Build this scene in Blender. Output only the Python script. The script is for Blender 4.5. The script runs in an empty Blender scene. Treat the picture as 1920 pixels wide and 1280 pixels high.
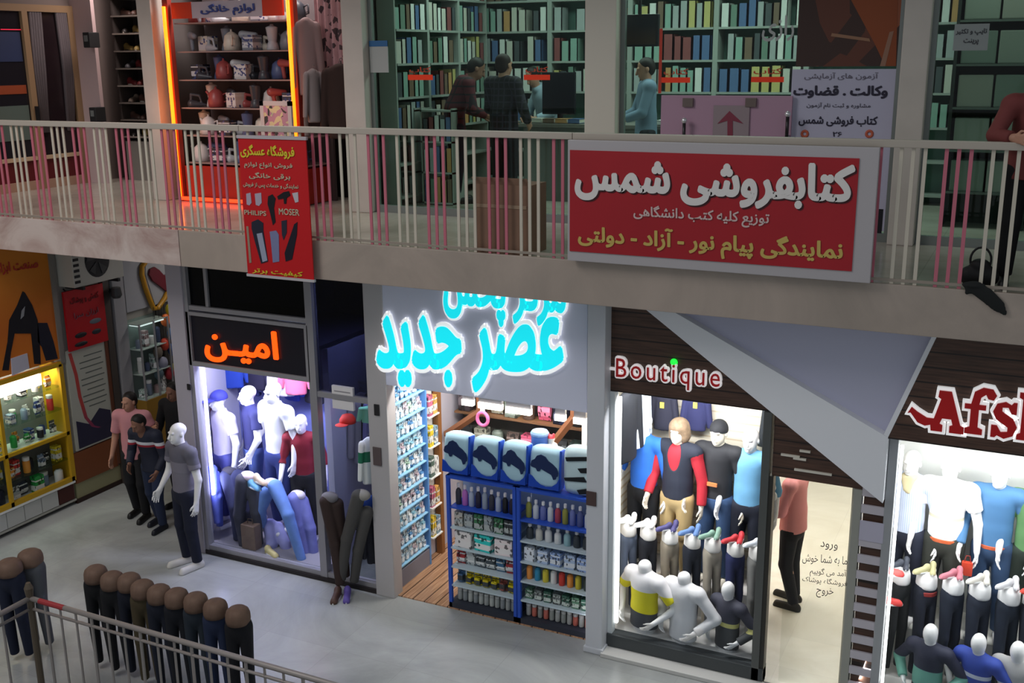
import bpy, bmesh, math, random
import numpy as np
from mathutils import Vector, Matrix
random.seed(7)
SC = bpy.context.scene
COL = SC.collection
PI = math.pi
R = math.radians
# ------------------------------------------------------------------ camera
F_PX, YAW, PITCH, ROLL, EYE = 2041.0, R(26.10), R(14.70), R(-0.62), 5.6
_f = np.array([-math.sin(YAW) * math.cos(PITCH), math.cos(YAW) * math.cos(PITCH), -math.sin(PITCH)])
_r = np.array([math.cos(YAW), math.sin(YAW), 0.0])
_u = np.cross(_r, _f)
_r, _u = math.cos(ROLL) * _r + math.sin(ROLL) * _u, -math.sin(ROLL) * _r + math.cos(ROLL) * _u
cam_d = bpy.data.cameras.new('camera')
cam = bpy.data.objects.new('camera', cam_d)
COL.objects.link(cam)
cam_d.sensor_fit = 'HORIZONTAL'
cam_d.sensor_width = 36.0
cam_d.lens = F_PX / 1920.0 * 36.0
cam_d.clip_start = 0.1
cam_d.clip_end = 200
cam.matrix_world = Matrix(((_r[0], _u[0], -_f[0], 0), (_r[1], _u[1], -_f[1], 0), (_r[2], _u[2], -_f[2], EYE), (0, 0, 0, 1)))
SC.camera = cam
# ------------------------------------------------------------------ world, exposure, big lights
SC.view_settings.view_transform = 'Standard'
SC.view_settings.look = 'None'
SC.view_settings.gamma = 1.0
SC.view_settings.use_curve_mapping = False
SC.view_settings.exposure = 0.0
W = bpy.data.worlds.new('atrium_daylight')
SC.world = W
W.use_nodes = True
W.node_tree.nodes['Background'].inputs[0].default_value = (0.86, 0.94, 1.0, 1)
W.node_tree.nodes['Background'].inputs[1].default_value = 0.36


def area(name, loc, size, energy, color=(1, 1, 1), target=None, rot=None, size_y=None, spread=180):
    d = bpy.data.lights.new(name, 'AREA')
    d.energy = energy
    d.color = color
    d.size = size
    if size_y:
        d.shape = 'RECTANGLE'
        d.size_y = size_y
    d.spread = R(spread)
    o = bpy.data.objects.new(name, d)
    COL.objects.link(o)
    o.location = loc
    if target is not None:
        v = Vector(target) - Vector(loc)
        o.rotation_euler = v.to_track_quat('-Z', 'Y').to_euler()
    elif rot:
        o.rotation_euler = rot
    return o


# added fill light without a known source, brightens the left half of the slab
area('left_fill_light', (-9.2, 2.2, 10.5), 4.0, 330, (1.0, 0.95, 0.93), target=(-9.5, 8.0, 4.0), size_y=4.0)

# ------------------------------------------------------------------ places measured on the photograph
YF = 8.97     # lower shop fronts
YS = 8.30     # slab edge and balcony railing
YU = 10.25    # upper shop fronts
Z2 = 3.93     # upper floor level
ZS = 3.58     # underside of slab
XL = -10.93   # left wing


def ray(px, py):
    return _r * ((px - 960) / F_PX) - _u * ((py - 640) / F_PX) + _f


def FY(px, py, Y):
    d = ray(px, py)
    d = d * (Y / d[1])
    return (d[0], Y, d[2] + EYE)


def FX(px, py, X):
    d = ray(px, py)
    d = d * (X / d[0])
    return (X, d[1], d[2] + EYE)


def G(px, py, Z):
    d = ray(px, py)
    d = d * ((Z - EYE) / d[2])
    return (d[0], d[1], Z)


# ------------------------------------------------------------------ materials
def lin(c):
    out = []
    for v in c[:3]:
        v = v / 255.0
        out.append(v / 12.92 if v <= 0.04045 else ((v + 0.055) / 1.055) ** 2.4)
    return tuple(out) + (1.0,)


MC = {}


def mat(rgb, rough=0.55, metal=0.0, emit=0.0, noise=0.0, nscale=8.0, bump=0.0, spec=0.4):
    """plain surface, optionally mottled; emit is the strength of things that give off light"""
    key = (tuple(rgb), rough, metal, emit, noise, nscale, bump, spec)
    if key in MC:
        return MC[key]
    m = bpy.data.materials.new('surface')
    m.use_nodes = True
    nt = m.node_tree
    b = nt.nodes['Principled BSDF']
    c = lin(rgb)
    b.inputs['Base Color'].default_value = c
    b.inputs['Roughness'].default_value = rough
    b.inputs['Metallic'].default_value = metal
    b.inputs['Specular IOR Level'].default_value = spec
    if emit:
        b.inputs['Emission Color'].default_value = c
        b.inputs['Emission Strength'].default_value = emit
    if noise or bump:
        tc = nt.nodes.new('ShaderNodeTexCoord')
        n = nt.nodes.new('ShaderNodeTexNoise')
        n.inputs['Scale'].default_value = nscale
        n.inputs['Detail'].default_value = 5
        nt.links.new(tc.outputs['Object'], n.inputs['Vector'])
        if noise:
            r = nt.nodes.new('ShaderNodeValToRGB')
            r.color_ramp.elements[0].position = 0.3
            r.color_ramp.elements[1].position = 0.7
            r.color_ramp.elements[0].color = tuple(v * (1 - noise) for v in c[:3]) + (1,)
            r.color_ramp.elements[1].color = tuple(min(1, v * (1 + noise)) for v in c[:3]) + (1,)
            nt.links.new(n.outputs['Fac'], r.inputs['Fac'])
            nt.links.new(r.outputs['Color'], b.inputs['Base Color'])
        if bump:
            bp = nt.nodes.new('ShaderNodeBump')
            bp.inputs['Strength'].default_value = bump
            bp.inputs['Distance'].default_value = 0.02
            nt.links.new(n.outputs['Fac'], bp.inputs['Height'])
            nt.links.new(bp.outputs['Normal'], b.inputs['Normal'])
    MC[key] = m
    return m


def bands(stops, axis='Z', rough=0.7, scale=1.0, interp='CONSTANT'):
    """stops: [(position in metres along the object's own axis, rgb)], lowest first"""
    key = ('bands', tuple((round(p, 3), tuple(c)) for p, c in stops), axis, scale)
    if key in MC:
        return MC[key]
    m = bpy.data.materials.new('banded_cloth')
    m.use_nodes = True
    nt = m.node_tree
    b = nt.nodes['Principled BSDF']
    b.inputs['Roughness'].default_value = rough
    tc = nt.nodes.new('ShaderNodeTexCoord')
    sx = nt.nodes.new('ShaderNodeSeparateXYZ')
    mr = nt.nodes.new('ShaderNodeMapRange')
    lo, hi = -0.5, 2.0
    mr.inputs[1].default_value = lo
    mr.inputs[2].default_value = hi
    r = nt.nodes.new('ShaderNodeValToRGB')
    r.color_ramp.interpolation = interp
    els = r.color_ramp.elements
    while len(els) > 1:
        els.remove(els[-1])
    for i, (p, c) in enumerate(stops):
        q = min(1, max(0, (p - lo) / (hi - lo)))
        e = els[0] if i == 0 else els.new(q)
        e.position = q if i else 0.0
        e.color = lin(c)
    nt.links.new(tc.outputs['Object'], sx.inputs[0])
    nt.links.new(sx.outputs[axis], mr.inputs[0])
    nt.links.new(mr.outputs[0], r.inputs[0])
    nt.links.new(r.outputs[0], b.inputs['Base Color'])
    MC[key] = m
    return m


def stripes(c1, c2, period, axis='Z', duty=0.5, rough=0.6, wobble=0.0):
    key = ('stripes', tuple(c1), tuple(c2), period, axis, duty, wobble)
    if key in MC:
        return MC[key]
    m = bpy.data.materials.new('striped_surface')
    m.use_nodes = True
    nt = m.node_tree
    b = nt.nodes['Principled BSDF']
    b.inputs['Roughness'].default_value = rough
    tc = nt.nodes.new('ShaderNodeTexCoord')
    sx = nt.nodes.new('ShaderNodeSeparateXYZ')
    a = nt.nodes.new('ShaderNodeMath'); a.operation = 'DIVIDE'; a.inputs[1].default_value = period
    f = nt.nodes.new('ShaderNodeMath'); f.operation = 'FRACT'
    g = nt.nodes.new('ShaderNodeMath'); g.operation = 'GREATER_THAN'; g.inputs[1].default_value = duty
    mx = nt.nodes.new('ShaderNodeMix'); mx.data_type = 'RGBA'
    mx.inputs[6].default_value = lin(c1)
    mx.inputs[7].default_value = lin(c2)
    nt.links.new(tc.outputs['Object'], sx.inputs[0])
    nt.links.new(sx.outputs[axis], a.inputs[0])
    nt.links.new(a.outputs[0], f.inputs[0])
    nt.links.new(f.outputs[0], g.inputs[0])
    nt.links.new(g.outputs[0], mx.inputs[0])
    nt.links.new(mx.outputs[2], b.inputs['Base Color'])
    MC[key] = m
    return m


def checked(c1, c2, p=0.06):
    """plaid shirt cloth: thin lines on a dark ground"""
    m = bpy.data.materials.new('plaid_cloth')
    m.use_nodes = True
    nt = m.node_tree
    b = nt.nodes['Principled BSDF']
    b.inputs['Roughness'].default_value = 0.8
    tc = nt.nodes.new('ShaderNodeTexCoord')
    sx = nt.nodes.new('ShaderNodeSeparateXYZ')
    nt.links.new(tc.outputs['Object'], sx.inputs[0])
    outs = []
    for ax in 'XZ':
        a = nt.nodes.new('ShaderNodeMath'); a.operation = 'DIVIDE'; a.inputs[1].default_value = p
        f = nt.nodes.new('ShaderNodeMath'); f.operation = 'FRACT'
        g = nt.nodes.new('ShaderNodeMath'); g.operation = 'GREATER_THAN'; g.inputs[1].default_value = 0.78
        nt.links.new(sx.outputs[ax], a.inputs[0]); nt.links.new(a.outputs[0], f.inputs[0]); nt.links.new(f.outputs[0], g.inputs[0])
        outs.append(g)
    ad = nt.nodes.new('ShaderNodeMath'); ad.operation = 'MAXIMUM'
    nt.links.new(outs[0].outputs[0], ad.inputs[0]); nt.links.new(outs[1].outputs[0], ad.inputs[1])
    mx = nt.nodes.new('ShaderNodeMix'); mx.data_type = 'RGBA'
    mx.inputs[6].default_value = lin(c1); mx.inputs[7].default_value = lin(c2)
    nt.links.new(ad.outputs[0], mx.inputs[0]); nt.links.new(mx.outputs[2], b.inputs['Base Color'])
    return m


def printed(c1, c2, c3, scale=9.0, rough=0.45):
    """printed carton or packet: blotches of three inks"""
    key = ('printed', tuple(c1), tuple(c2), tuple(c3), scale)
    if key in MC:
        return MC[key]
    m = bpy.data.materials.new('printed_packet')
    m.use_nodes = True
    nt = m.node_tree
    b = nt.nodes['Principled BSDF']
    b.inputs['Roughness'].default_value = rough
    # a plain pack with a label band across it; small marks sit inside the band only
    tc = nt.nodes.new('ShaderNodeTexCoord')
    oi = nt.nodes.new('ShaderNodeObjectInfo')
    sp = nt.nodes.new('ShaderNodeSeparateXYZ')
    r = nt.nodes.new('ShaderNodeValToRGB')
    r.color_ramp.interpolation = 'CONSTANT'
    r.color_ramp.elements[0].color = lin(c1)
    r.color_ramp.elements[1].position = 0.22
    r.color_ramp.elements[1].color = lin(c2)
    for p_, c_ in ((0.56, c1), (0.80, c2), (0.88, c1)):
        e = r.color_ramp.elements.new(p_)
        e.color = lin(c_)
    sh = nt.nodes.new('ShaderNodeMath'); sh.operation = 'MULTIPLY_ADD'
    sh.inputs[1].default_value = 0.16
    v = nt.nodes.new('ShaderNodeTexVoronoi')
    v.inputs['Scale'].default_value = scale * 1.4
    sv = nt.nodes.new('ShaderNodeSeparateXYZ')
    g = nt.nodes.new('ShaderNodeMath'); g.operation = 'GREATER_THAN'; g.inputs[1].default_value = 0.80
    mx = nt.nodes.new('ShaderNodeMix'); mx.data_type = 'RGBA'
    mx.inputs[7].default_value = lin(c3)
    L = nt.links.new
    ad = nt.nodes.new('ShaderNodeVectorMath'); ad.operation = 'ADD'
    L(tc.outputs['Object'], ad.inputs[0]); L(oi.outputs['Random'], ad.inputs[1])
    L(tc.outputs['Object'], sp.inputs[0]); L(oi.outputs['Random'], sh.inputs[0]); L(sp.outputs['Z'], sh.inputs[2]); L(sh.outputs[0], r.inputs[0])
    L(ad.outputs[0], v.inputs['Vector']); L(v.outputs['Color'], sv.inputs[0]); L(sv.outputs[0], g.inputs[0])
    L(g.outputs[0], mx.inputs[0]); L(r.outputs[0], mx.inputs[6]); L(mx.outputs[2], b.inputs['Base Color'])
    MC[key] = m
    return m


def blotched(c1, c2, c3, scale=9.0, rough=0.6):
    """picture or patterned cloth: blotches of three colours"""
    m = bpy.data.materials.new('patterned_sheet')
    m.use_nodes = True
    nt = m.node_tree
    b = nt.nodes['Principled BSDF']
    b.inputs['Roughness'].default_value = rough
    tc = nt.nodes.new('ShaderNodeTexCoord')
    v = nt.nodes.new('ShaderNodeTexVoronoi')
    v.inputs['Scale'].default_value = scale
    r = nt.nodes.new('ShaderNodeValToRGB')
    r.color_ramp.interpolation = 'CONSTANT'
    r.color_ramp.elements[0].color = lin(c1)
    r.color_ramp.elements[1].position = 0.45
    r.color_ramp.elements[1].color = lin(c2)
    e = r.color_ramp.elements.new(0.78)
    e.color = lin(c3)
    sp = nt.nodes.new('ShaderNodeSeparateXYZ')
    nt.links.new(tc.outputs['Object'], v.inputs['Vector'])
    nt.links.new(v.outputs['Color'], sp.inputs[0])
    nt.links.new(sp.outputs[0], r.inputs[0])
    nt.links.new(r.outputs[0], b.inputs['Base Color'])
    return m


def glass_mat(tint, refl=0.06):
    key = ('glass', tint, refl)
    if key in MC:
        return MC[key]
    m = bpy.data.materials.new('clear_glass')
    m.use_nodes = True
    nt = m.node_tree
    nt.nodes.clear()
    out = nt.nodes.new('ShaderNodeOutputMaterial')
    tr = nt.nodes.new('ShaderNodeBsdfTransparent')
    gl = nt.nodes.new('ShaderNodeBsdfGlossy')
    gl.inputs['Roughness'].default_value = 0.03
    tr.inputs[0].default_value = tuple(tint) + (1,)
    fr = nt.nodes.new('ShaderNodeFresnel')
    fr.inputs[0].default_value = 1.35
    mx = nt.nodes.new('ShaderNodeMixShader')
    # only the outer face of a pane reflects; light leaving the pane passes straight on
    ge = nt.nodes.new('ShaderNodeNewGeometry')
    su = nt.nodes.new('ShaderNodeMath'); su.operation = 'SUBTRACT'; su.use_clamp = True
    nt.links.new(fr.outputs[0], su.inputs[0])
    nt.links.new(ge.outputs['Backfacing'], su.inputs[1])
    nt.links.new(su.outputs[0], mx.inputs[0])
    nt.links.new(tr.outputs[0], mx.inputs[1])
    nt.links.new(gl.outputs[0], mx.inputs[2])
    nt.links.new(mx.outputs[0], out.inputs[0])
    MC[key] = m
    return m


def wood_mat(c1, c2, board=0.12, axis='Z', rough=0.5):
    """boards with grain along X and a dark joint every `board` metres along axis"""
    key = ('wood', tuple(c1), tuple(c2), board, axis)
    if key in MC:
        return MC[key]
    m = bpy.data.materials.new('wood_boards')
    m.use_nodes = True
    nt = m.node_tree
    b = nt.nodes['Principled BSDF']
    b.inputs['Roughness'].default_value = rough
    tc = nt.nodes.new('ShaderNodeTexCoord')
    mp = nt.nodes.new('ShaderNodeMapping')
    mp.inputs['Scale'].default_value = (1.2, 1.2, 22) if axis == 'Z' else ((22, 1.2, 1.2) if axis == 'X' else (1.2, 22, 1.2))
    n = nt.nodes.new('ShaderNodeTexNoise')
    n.inputs['Scale'].default_value = 2.5
    n.inputs['Detail'].default_value = 6
    r = nt.nodes.new('ShaderNodeValToRGB')
    r.color_ramp.elements[0].position = 0.32
    r.color_ramp.elements[1].position = 0.68
    r.color_ramp.elements[0].color = lin(c1)
    r.color_ramp.elements[1].color = lin(c2)
    sx = nt.nodes.new('ShaderNodeSeparateXYZ')
    a = nt.nodes.new('ShaderNodeMath'); a.operation = 'DIVIDE'; a.inputs[1].default_value = board
    f = nt.nodes.new('ShaderNodeMath'); f.operation = 'FRACT'
    g = nt.nodes.new('ShaderNodeMath'); g.operation = 'GREATER_THAN'; g.inputs[1].default_value = 0.1
    mx = nt.nodes.new('ShaderNodeMix'); mx.data_type = 'RGBA'
    mx.inputs[6].default_value = tuple(v * 0.3 for v in lin(c1)[:3]) + (1,)
    L = nt.links.new
    L(tc.outputs['Object'], mp.inputs[0]); L(mp.outputs[0], n.inputs['Vector']); L(n.outputs['Fac'], r.inputs[0])
    L(tc.outputs['Object'], sx.inputs[0]); L(sx.outputs[axis], a.inputs[0]); L(a.outputs[0], f.inputs[0]); L(f.outputs[0], g.inputs[0])
    L(g.outputs[0], mx.inputs[0]); L(r.outputs[0], mx.inputs[7]); L(mx.outputs[2], b.inputs['Base Color'])
    MC[key] = m
    return m


def stone_mat(base, vein, tile=None, rough=0.3, scale=1.2, joint=0.6):
    key = ('stone', tuple(base), tuple(vein), tile, rough, scale)
    if key in MC:
        return MC[key]
    m = bpy.data.materials.new('veined_stone')
    m.use_nodes = True
    nt = m.node_tree
    b = nt.nodes['Principled BSDF']
    b.inputs['Roughness'].default_value = rough
    tc = nt.nodes.new('ShaderNodeTexCoord')
    n = nt.nodes.new('ShaderNodeTexNoise')
    n.inputs['Scale'].default_value = scale
    n.inputs['Detail'].default_value = 8
    n.inputs['Roughness'].default_value = 0.62
    n.inputs['Distortion'].default_value = 1.3
    r = nt.nodes.new('ShaderNodeValToRGB')
    r.color_ramp.elements[0].position = 0.34
    r.color_ramp.elements[1].position = 0.62
    r.color_ramp.elements[0].color = lin(vein)
    r.color_ramp.elements[1].color = lin(base)
    L = nt.links.new
    L(tc.outputs['Object'], n.inputs['Vector']); L(n.outputs['Fac'], r.inputs[0])
    col = r.outputs[0]
    if tile:
        br = nt.nodes.new('ShaderNodeTexBrick')
        br.offset = 0.0
        br.inputs['Color1'].default_value = (1, 1, 1, 1)
        br.inputs['Color2'].default_value = (0.93, 0.93, 0.93, 1)
        br.inputs['Mortar'].default_value = (joint, joint, joint, 1)
        br.inputs['Scale'].default_value = 1.0
        br.inputs['Mortar Size'].default_value = 0.004
        br.inputs['Brick Width'].default_value = tile[0]
        br.inputs['Row Height'].default_value = tile[1]
        L(tc.outputs['Object'], br.inputs['Vector'])
        mx = nt.nodes.new('ShaderNodeMix'); mx.data_type = 'RGBA'; mx.blend_type = 'MULTIPLY'
        mx.inputs[0].default_value = 1.0
        L(col, mx.inputs[6]); L(br.outputs[0], mx.inputs[7])
        col = mx.outputs[2]
    L(col, b.inputs['Base Color'])
    MC[key] = m
    return m


# ------------------------------------------------------------------ objects
def settags(o, label=None, cat=None, group=None, kind=None):
    if label:
        o['label'] = label
    if cat:
        o['category'] = cat
    if group:
        o['group'] = group
    if kind:
        o['kind'] = kind
    return o


def thing(name, label, cat, loc=(0, 0, 0), rz=0.0, group=None, rot=None):
    o = bpy.data.objects.new(name, None)
    o.empty_display_size = 0.1
    COL.objects.link(o)
    o.location = loc
    o.rotation_euler = rot if rot else (0, 0, rz)
    return settags(o, label, cat, group)


def paint(o, m):
    """give this object its own material even when its mesh is shared"""
    if len(o.data.materials) == 0:
        o.data.materials.append(m)
    o.material_slots[0].link = 'OBJECT'
    o.material_slots[0].material = m


def put(name, mesh, m=None, parent=None, loc=(0, 0, 0), rot=(0, 0, 0), scale=(1, 1, 1)):
    o = bpy.data.objects.new(name, mesh)
    COL.objects.link(o)
    o.location = loc
    o.rotation_euler = rot
    o.scale = scale
    if parent:
        o.parent = parent
    if m:
        paint(o, m)
    return o


def dup(o, parent=None):
    c = o.copy()
    COL.objects.link(c)
    c.parent = parent
    for ch in list(o.children):
        d = dup(ch, c)
    return c


class MB:
    """collects shapes, then becomes ONE mesh object"""

    def __init__(self):
        self.v = []
        self.f = []

    def add(self, vs, fs):
        n = len(self.v)
        self.v += [tuple(map(float, p)) for p in vs]
        self.f += [tuple(i + n for i in f) for f in fs]
        return self

    def box(self, x0, x1, y0, y1, z0, z1):
        if x0 > x1: x0, x1 = x1, x0
        if y0 > y1: y0, y1 = y1, y0
        if z0 > z1: z0, z1 = z1, z0
        vs = [(x0, y0, z0), (x1, y0, z0), (x1, y1, z0), (x0, y1, z0), (x0, y0, z1), (x1, y0, z1), (x1, y1, z1), (x0, y1, z1)]
        return self.add(vs, [(0, 3, 2, 1), (4, 5, 6, 7), (0, 1, 5, 4), (1, 2, 6, 5), (2, 3, 7, 6), (3, 0, 4, 7)])

    def cbox(self, c, s, rot=None):
        a = [k / 2 for k in s]
        vs = [Vector((sx * a[0], sy * a[1], sz * a[2])) for sz in (-1, 1) for sx, sy in ((-1, -1), (1, -1), (1, 1), (-1, 1))]
        if rot is not None:
            vs = [rot @ v for v in vs]
        vs = [v + Vector(c) for v in vs]
        return self.add(vs, [(0, 3, 2, 1), (4, 5, 6, 7), (0, 1, 5, 4), (1, 2, 6, 5), (2, 3, 7, 6), (3, 0, 4, 7)])

    def prism(self, pts, d):
        """pts: 3-D outline (counter-clockwise seen from outside), d: vector it is pushed along"""
        n = len(pts)
        d = np.array(d)
        vs = [np.array(p) for p in pts] + [np.array(p) + d for p in pts]
        fs = [tuple(range(n)), tuple(reversed(range(n, 2 * n)))]
        fs += [(i, i + n, (i + 1) % n + n, (i + 1) % n) for i in range(n)]
        return self.add(vs, fs)

    def tube(self, path, r, n=8, cap=True):
        path = [Vector(p) for p in path]
        rr = r if isinstance(r, (list, tuple)) else [r] * len(path)
        vs, fs = [], []
        up = Vector((0, 0, 1))
        prev = None
        for i, p in enumerate(path):
            t = (path[min(i + 1, len(path) - 1)] - path[max(i - 1, 0)]).normalized()
            if prev is None:
                a = t.cross(up)
                if a.length < 1e-3:
                    a = t.cross(Vector((1, 0, 0)))
                a.normalize()
            else:
                a = (prev - t * prev.dot(t)).normalized()
            prev = a
            b = t.cross(a)
            for k in range(n):
                w = 2 * PI * k / n
                vs.append(p + a * math.cos(w) * rr[i] + b * math.sin(w) * rr[i])
        for i in range(len(path) - 1):
            for k in range(n):
                fs.append((i * n + k, i * n + (k + 1) % n, (i + 1) * n + (k + 1) % n, (i + 1) * n + k))
        if cap:
            fs.append(tuple(reversed(range(n))))
            fs.append(tuple(range((len(path) - 1) * n, len(path) * n)))
        return self.add(vs, fs)

    def lathe(self, prof, c=(0, 0, 0), n=12, sx=1.0, sy=1.0):
        """prof: [(radius, z)] upward"""
        vs, fs = [], []
        for r, z in prof:
            for k in range(n):
                w = 2 * PI * k / n
                vs.append((c[0] + r * math.cos(w) * sx, c[1] + r * math.sin(w) * sy, c[2] + z))
        for i in range(len(prof) - 1):
            for k in range(n):
                fs.append((i * n + k, i * n + (k + 1) % n, (i + 1) * n + (k + 1) % n, (i + 1) * n + k))
        fs.append(tuple(reversed(range(n))))
        fs.append(tuple(range((len(prof) - 1) * n, len(prof) * n)))
        return self.add(vs, fs)

    def ell(self, c, r, n=12, m=8):
        prof = [(max(1e-4, math.sin(PI * i / m)), -math.cos(PI * i / m)) for i in range(m + 1)]
        vs0 = len(self.v)
        self.lathe(prof, (0, 0, 0), n)
        for i in range(vs0, len(self.v)):
            p = self.v[i]
            self.v[i] = (c[0] + p[0] * r[0], c[1] + p[1] * r[1], c[2] + p[2] * r[2])
        return self

    def torus(self, c, R0, r, axis='Y', n=20, k=8, sz=1.0):
        pts = []
        for i in range(n + 1):
            w = 2 * PI * i / n
            a, b = R0 * math.cos(w), R0 * math.sin(w) * sz
            pts.append((c[0] + a, c[1], c[2] + b) if axis == 'Y' else ((c[0], c[1] + a, c[2] + b) if axis == 'X' else (c[0] + a, c[1] + b, c[2])))
        return self.tube(pts, r, k, cap=False)

    def mesh(self, name, off=(0, 0, 0), bevel=0.0, smooth=False):
        me = bpy.data.meshes.new(name)
        v = [(p[0] - off[0], p[1] - off[1], p[2] - off[2]) for p in self.v]
        me.from_pydata(v, [], self.f)
        if bevel:
            bm = bmesh.new()
            bm.from_mesh(me)
            ed = [e for e in bm.edges if len(e.link_faces) == 2 and e.calc_face_angle(0) > 0.6]
            bmesh.ops.bevel(bm, geom=ed, offset=bevel, segments=2, profile=0.6, affect='EDGES', clamp_overlap=True)
            bm.to_mesh(me)
            bm.free()
        me.validate()
        if smooth:
            me.polygons.foreach_set('use_smooth', [True] * len(me.polygons))
        me.update()
        return me

    def build(self, name, m, parent=None, bevel=0.0, smooth=False, local=False, label=None, cat=None, group=None, kind=None):
        """world coordinates unless local; a parent must be unrotated when world coordinates are used"""
        if parent is not None:
            off = (0, 0, 0)
            if not local:
                q = parent
                off = Vector((0, 0, 0))
                while q is not None:
                    off = off + q.location
                    q = q.parent
            me = self.mesh(name, off, bevel, smooth)
            o = put(name, me, None, parent)
        else:
            xs = np.array(self.v)
            lo, hi = xs.min(0), xs.max(0)
            off = ((lo[0] + hi[0]) / 2, (lo[1] + hi[1]) / 2, lo[2])
            me = self.mesh(name, off, bevel, smooth)
            o = put(name, me, None, None, off)
        me.materials.append(m)
        return settags(o, label, cat, group, kind)


def struct(name, mb, m, bevel=0.0, label=None):
    return mb.build(name, m, bevel=bevel, kind='structure', label=label)


_W = ('first second third fourth fifth sixth seventh eighth ninth tenth eleventh twelfth thirteenth fourteenth fifteenth sixteenth '
      'seventeenth eighteenth nineteenth twentieth').split()
_T = ['', '', 'twenty', 'thirty', 'forty', 'fifty', 'sixty', 'seventy', 'eighty', 'ninety']


def nth(i):
    """0 -> first"""
    if i < 20:
        return _W[i]
    t, u = divmod(i + 1, 10)
    return (_T[t] + '-' + _W[u - 1]) if u else _T[t][:-1] + 'ieth'


# ------------------------------------------------------------------ writing
_A = {'ا': 0xFE8D, 'آ': 0xFE81, 'ب': 0xFE8F, 'پ': 0xFB56, 'ت': 0xFE95, 'ث': 0xFE99, 'ج': 0xFE9D, 'چ': 0xFB7A, 'ح': 0xFEA1, 'خ': 0xFEA5, 'د': 0xFEA9,
      'ذ': 0xFEAB, 'ر': 0xFEAD, 'ز': 0xFEAF, 'ژ': 0xFB8A, 'س': 0xFEB1, 'ش': 0xFEB5, 'ص': 0xFEB9, 'ض': 0xFEBD, 'ط': 0xFEC1, 'ظ': 0xFEC5, 'ع': 0xFEC9,
      'غ': 0xFECD, 'ف': 0xFED1, 'ق': 0xFED5, 'ک': 0xFB8E, 'گ': 0xFB92, 'ل': 0xFEDD, 'م': 0xFEE1, 'ن': 0xFEE5, 'و': 0xFEED, 'ه': 0xFEE9, 'ی': 0xFBFC}
_RIGHT = set('اآدذرزژو')
_JOIN = set(_A) | {'ـ'}


def shape_fa(s):
    """Persian letters to their joined forms, in left-to-right order"""
    out = []
    for i, ch in enumerate(s):
        if ch not in _A:
            out.append(ch)
            continue
        pj = i > 0 and s[i - 1] in _JOIN and s[i - 1] not in _RIGHT
        nj = i + 1 < len(s) and s[i + 1] in _JOIN and ch not in _RIGHT
        k = (3 if pj else 2) if nj else (1 if pj else 0)
        out.append(chr(_A[ch] + k))
    return ''.join(reversed(out))


_TC = {}


def text_mesh(s, bold=0.0, depth=0.0, spacing=1.0):
    key = (s, bold, depth, spacing)
    if key in _TC:
        return _TC[key]
    c = bpy.data.curves.new('lettering', 'FONT')
    c.body = shape_fa(s) if any(ch in _A for ch in s) else s
    c.resolution_u = 3
    c.space_character = spacing
    c.offset = bold
    c.extrude = depth
    o = bpy.data.objects.new('lettering', c)
    COL.objects.link(o)
    bpy.context.view_layer.update()
    dg = bpy.context.evaluated_depsgraph_get()
    me = bpy.data.meshes.new_from_object(o.evaluated_get(dg))
    bpy.data.objects.remove(o)
    bpy.data.curves.remove(c)
    n = len(me.vertices)
    co = np.empty(n * 3)
    me.vertices.foreach_get('co', co)
    co = co.reshape(-1, 3)
    fs = [tuple(p.vertices) for p in me.polygons]
    bpy.data.meshes.remove(me)
    _TC[key] = (co, fs)
    return co, fs


def letters(name, s, p0, p1, hgt, m, parent, bold=0.02, thick=0.01, nrm=(0, -1, 0), lift=0.006, label=None, ref=None, up=(0, 0, 1), spacing=1.0):
    """Letters of string s fitted between p0 (bottom left) and p1 (bottom right), hgt tall, standing out along nrm.
    ref: a (bold) value whose bounding box does the fitting, so that an outline and a face share one place."""
    co0, fs0 = text_mesh(s, 0.0, 0.05, spacing)
    lo, hi = co0.min(0), co0.max(0)
    if ref is None:
        ref = bold
    lo, hi = lo - [ref, ref, 0], hi + [ref, ref, 0]
    offs = [(0, 0)]
    if bold > 0:      # heavy lettering: the same letters laid side by side within the stroke's width
        offs += [(bold * math.cos(k * PI / 5), bold * math.sin(k * PI / 5)) for k in range(10)]
        if bold > 0.05:
            offs += [(bold * .5 * math.cos(k * PI / 3), bold * .5 * math.sin(k * PI / 3)) for k in range(6)]
    co = np.concatenate([co0 + [a, b, 0] for a, b in offs])
    n0 = len(co0)
    fs = [tuple(i + n0 * k for i in f) for k in range(len(offs)) for f in fs0]
    p0, p1, nrm, up = (np.array(q, float) for q in (p0, p1, nrm, up))
    u = (p1 - p0)
    t = (co - lo) / (hi - lo)
    zz = (co[:, 2] - co[:, 2].min()) / (np.ptp(co[:, 2]) or 1)
    step = np.repeat(np.arange(len(offs)), n0) * 0.00012      # no two copies share a plane
    vs = p0 + t[:, :1] * u + t[:, 1:2] * hgt * up + (lift + zz * thick + step)[:, None] * nrm
    mb = MB()
    mb.add(vs, fs)
    return mb.build(name, m, parent, label=label)
# ================================================================== the shell
CREAM = mat((196, 188, 180), 0.5, noise=0.06, nscale=3)
GREYP = mat((150, 150, 156), 0.45)
ALU = mat((158, 156, 160), 0.4, metal=0.3)
DARK = mat((22, 22, 26), 0.5)
BLACK = mat((10, 10, 12), 0.5)
WHITE = mat((232, 232, 230), 0.5)
XR = 6.0
XW = -16.0

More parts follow.
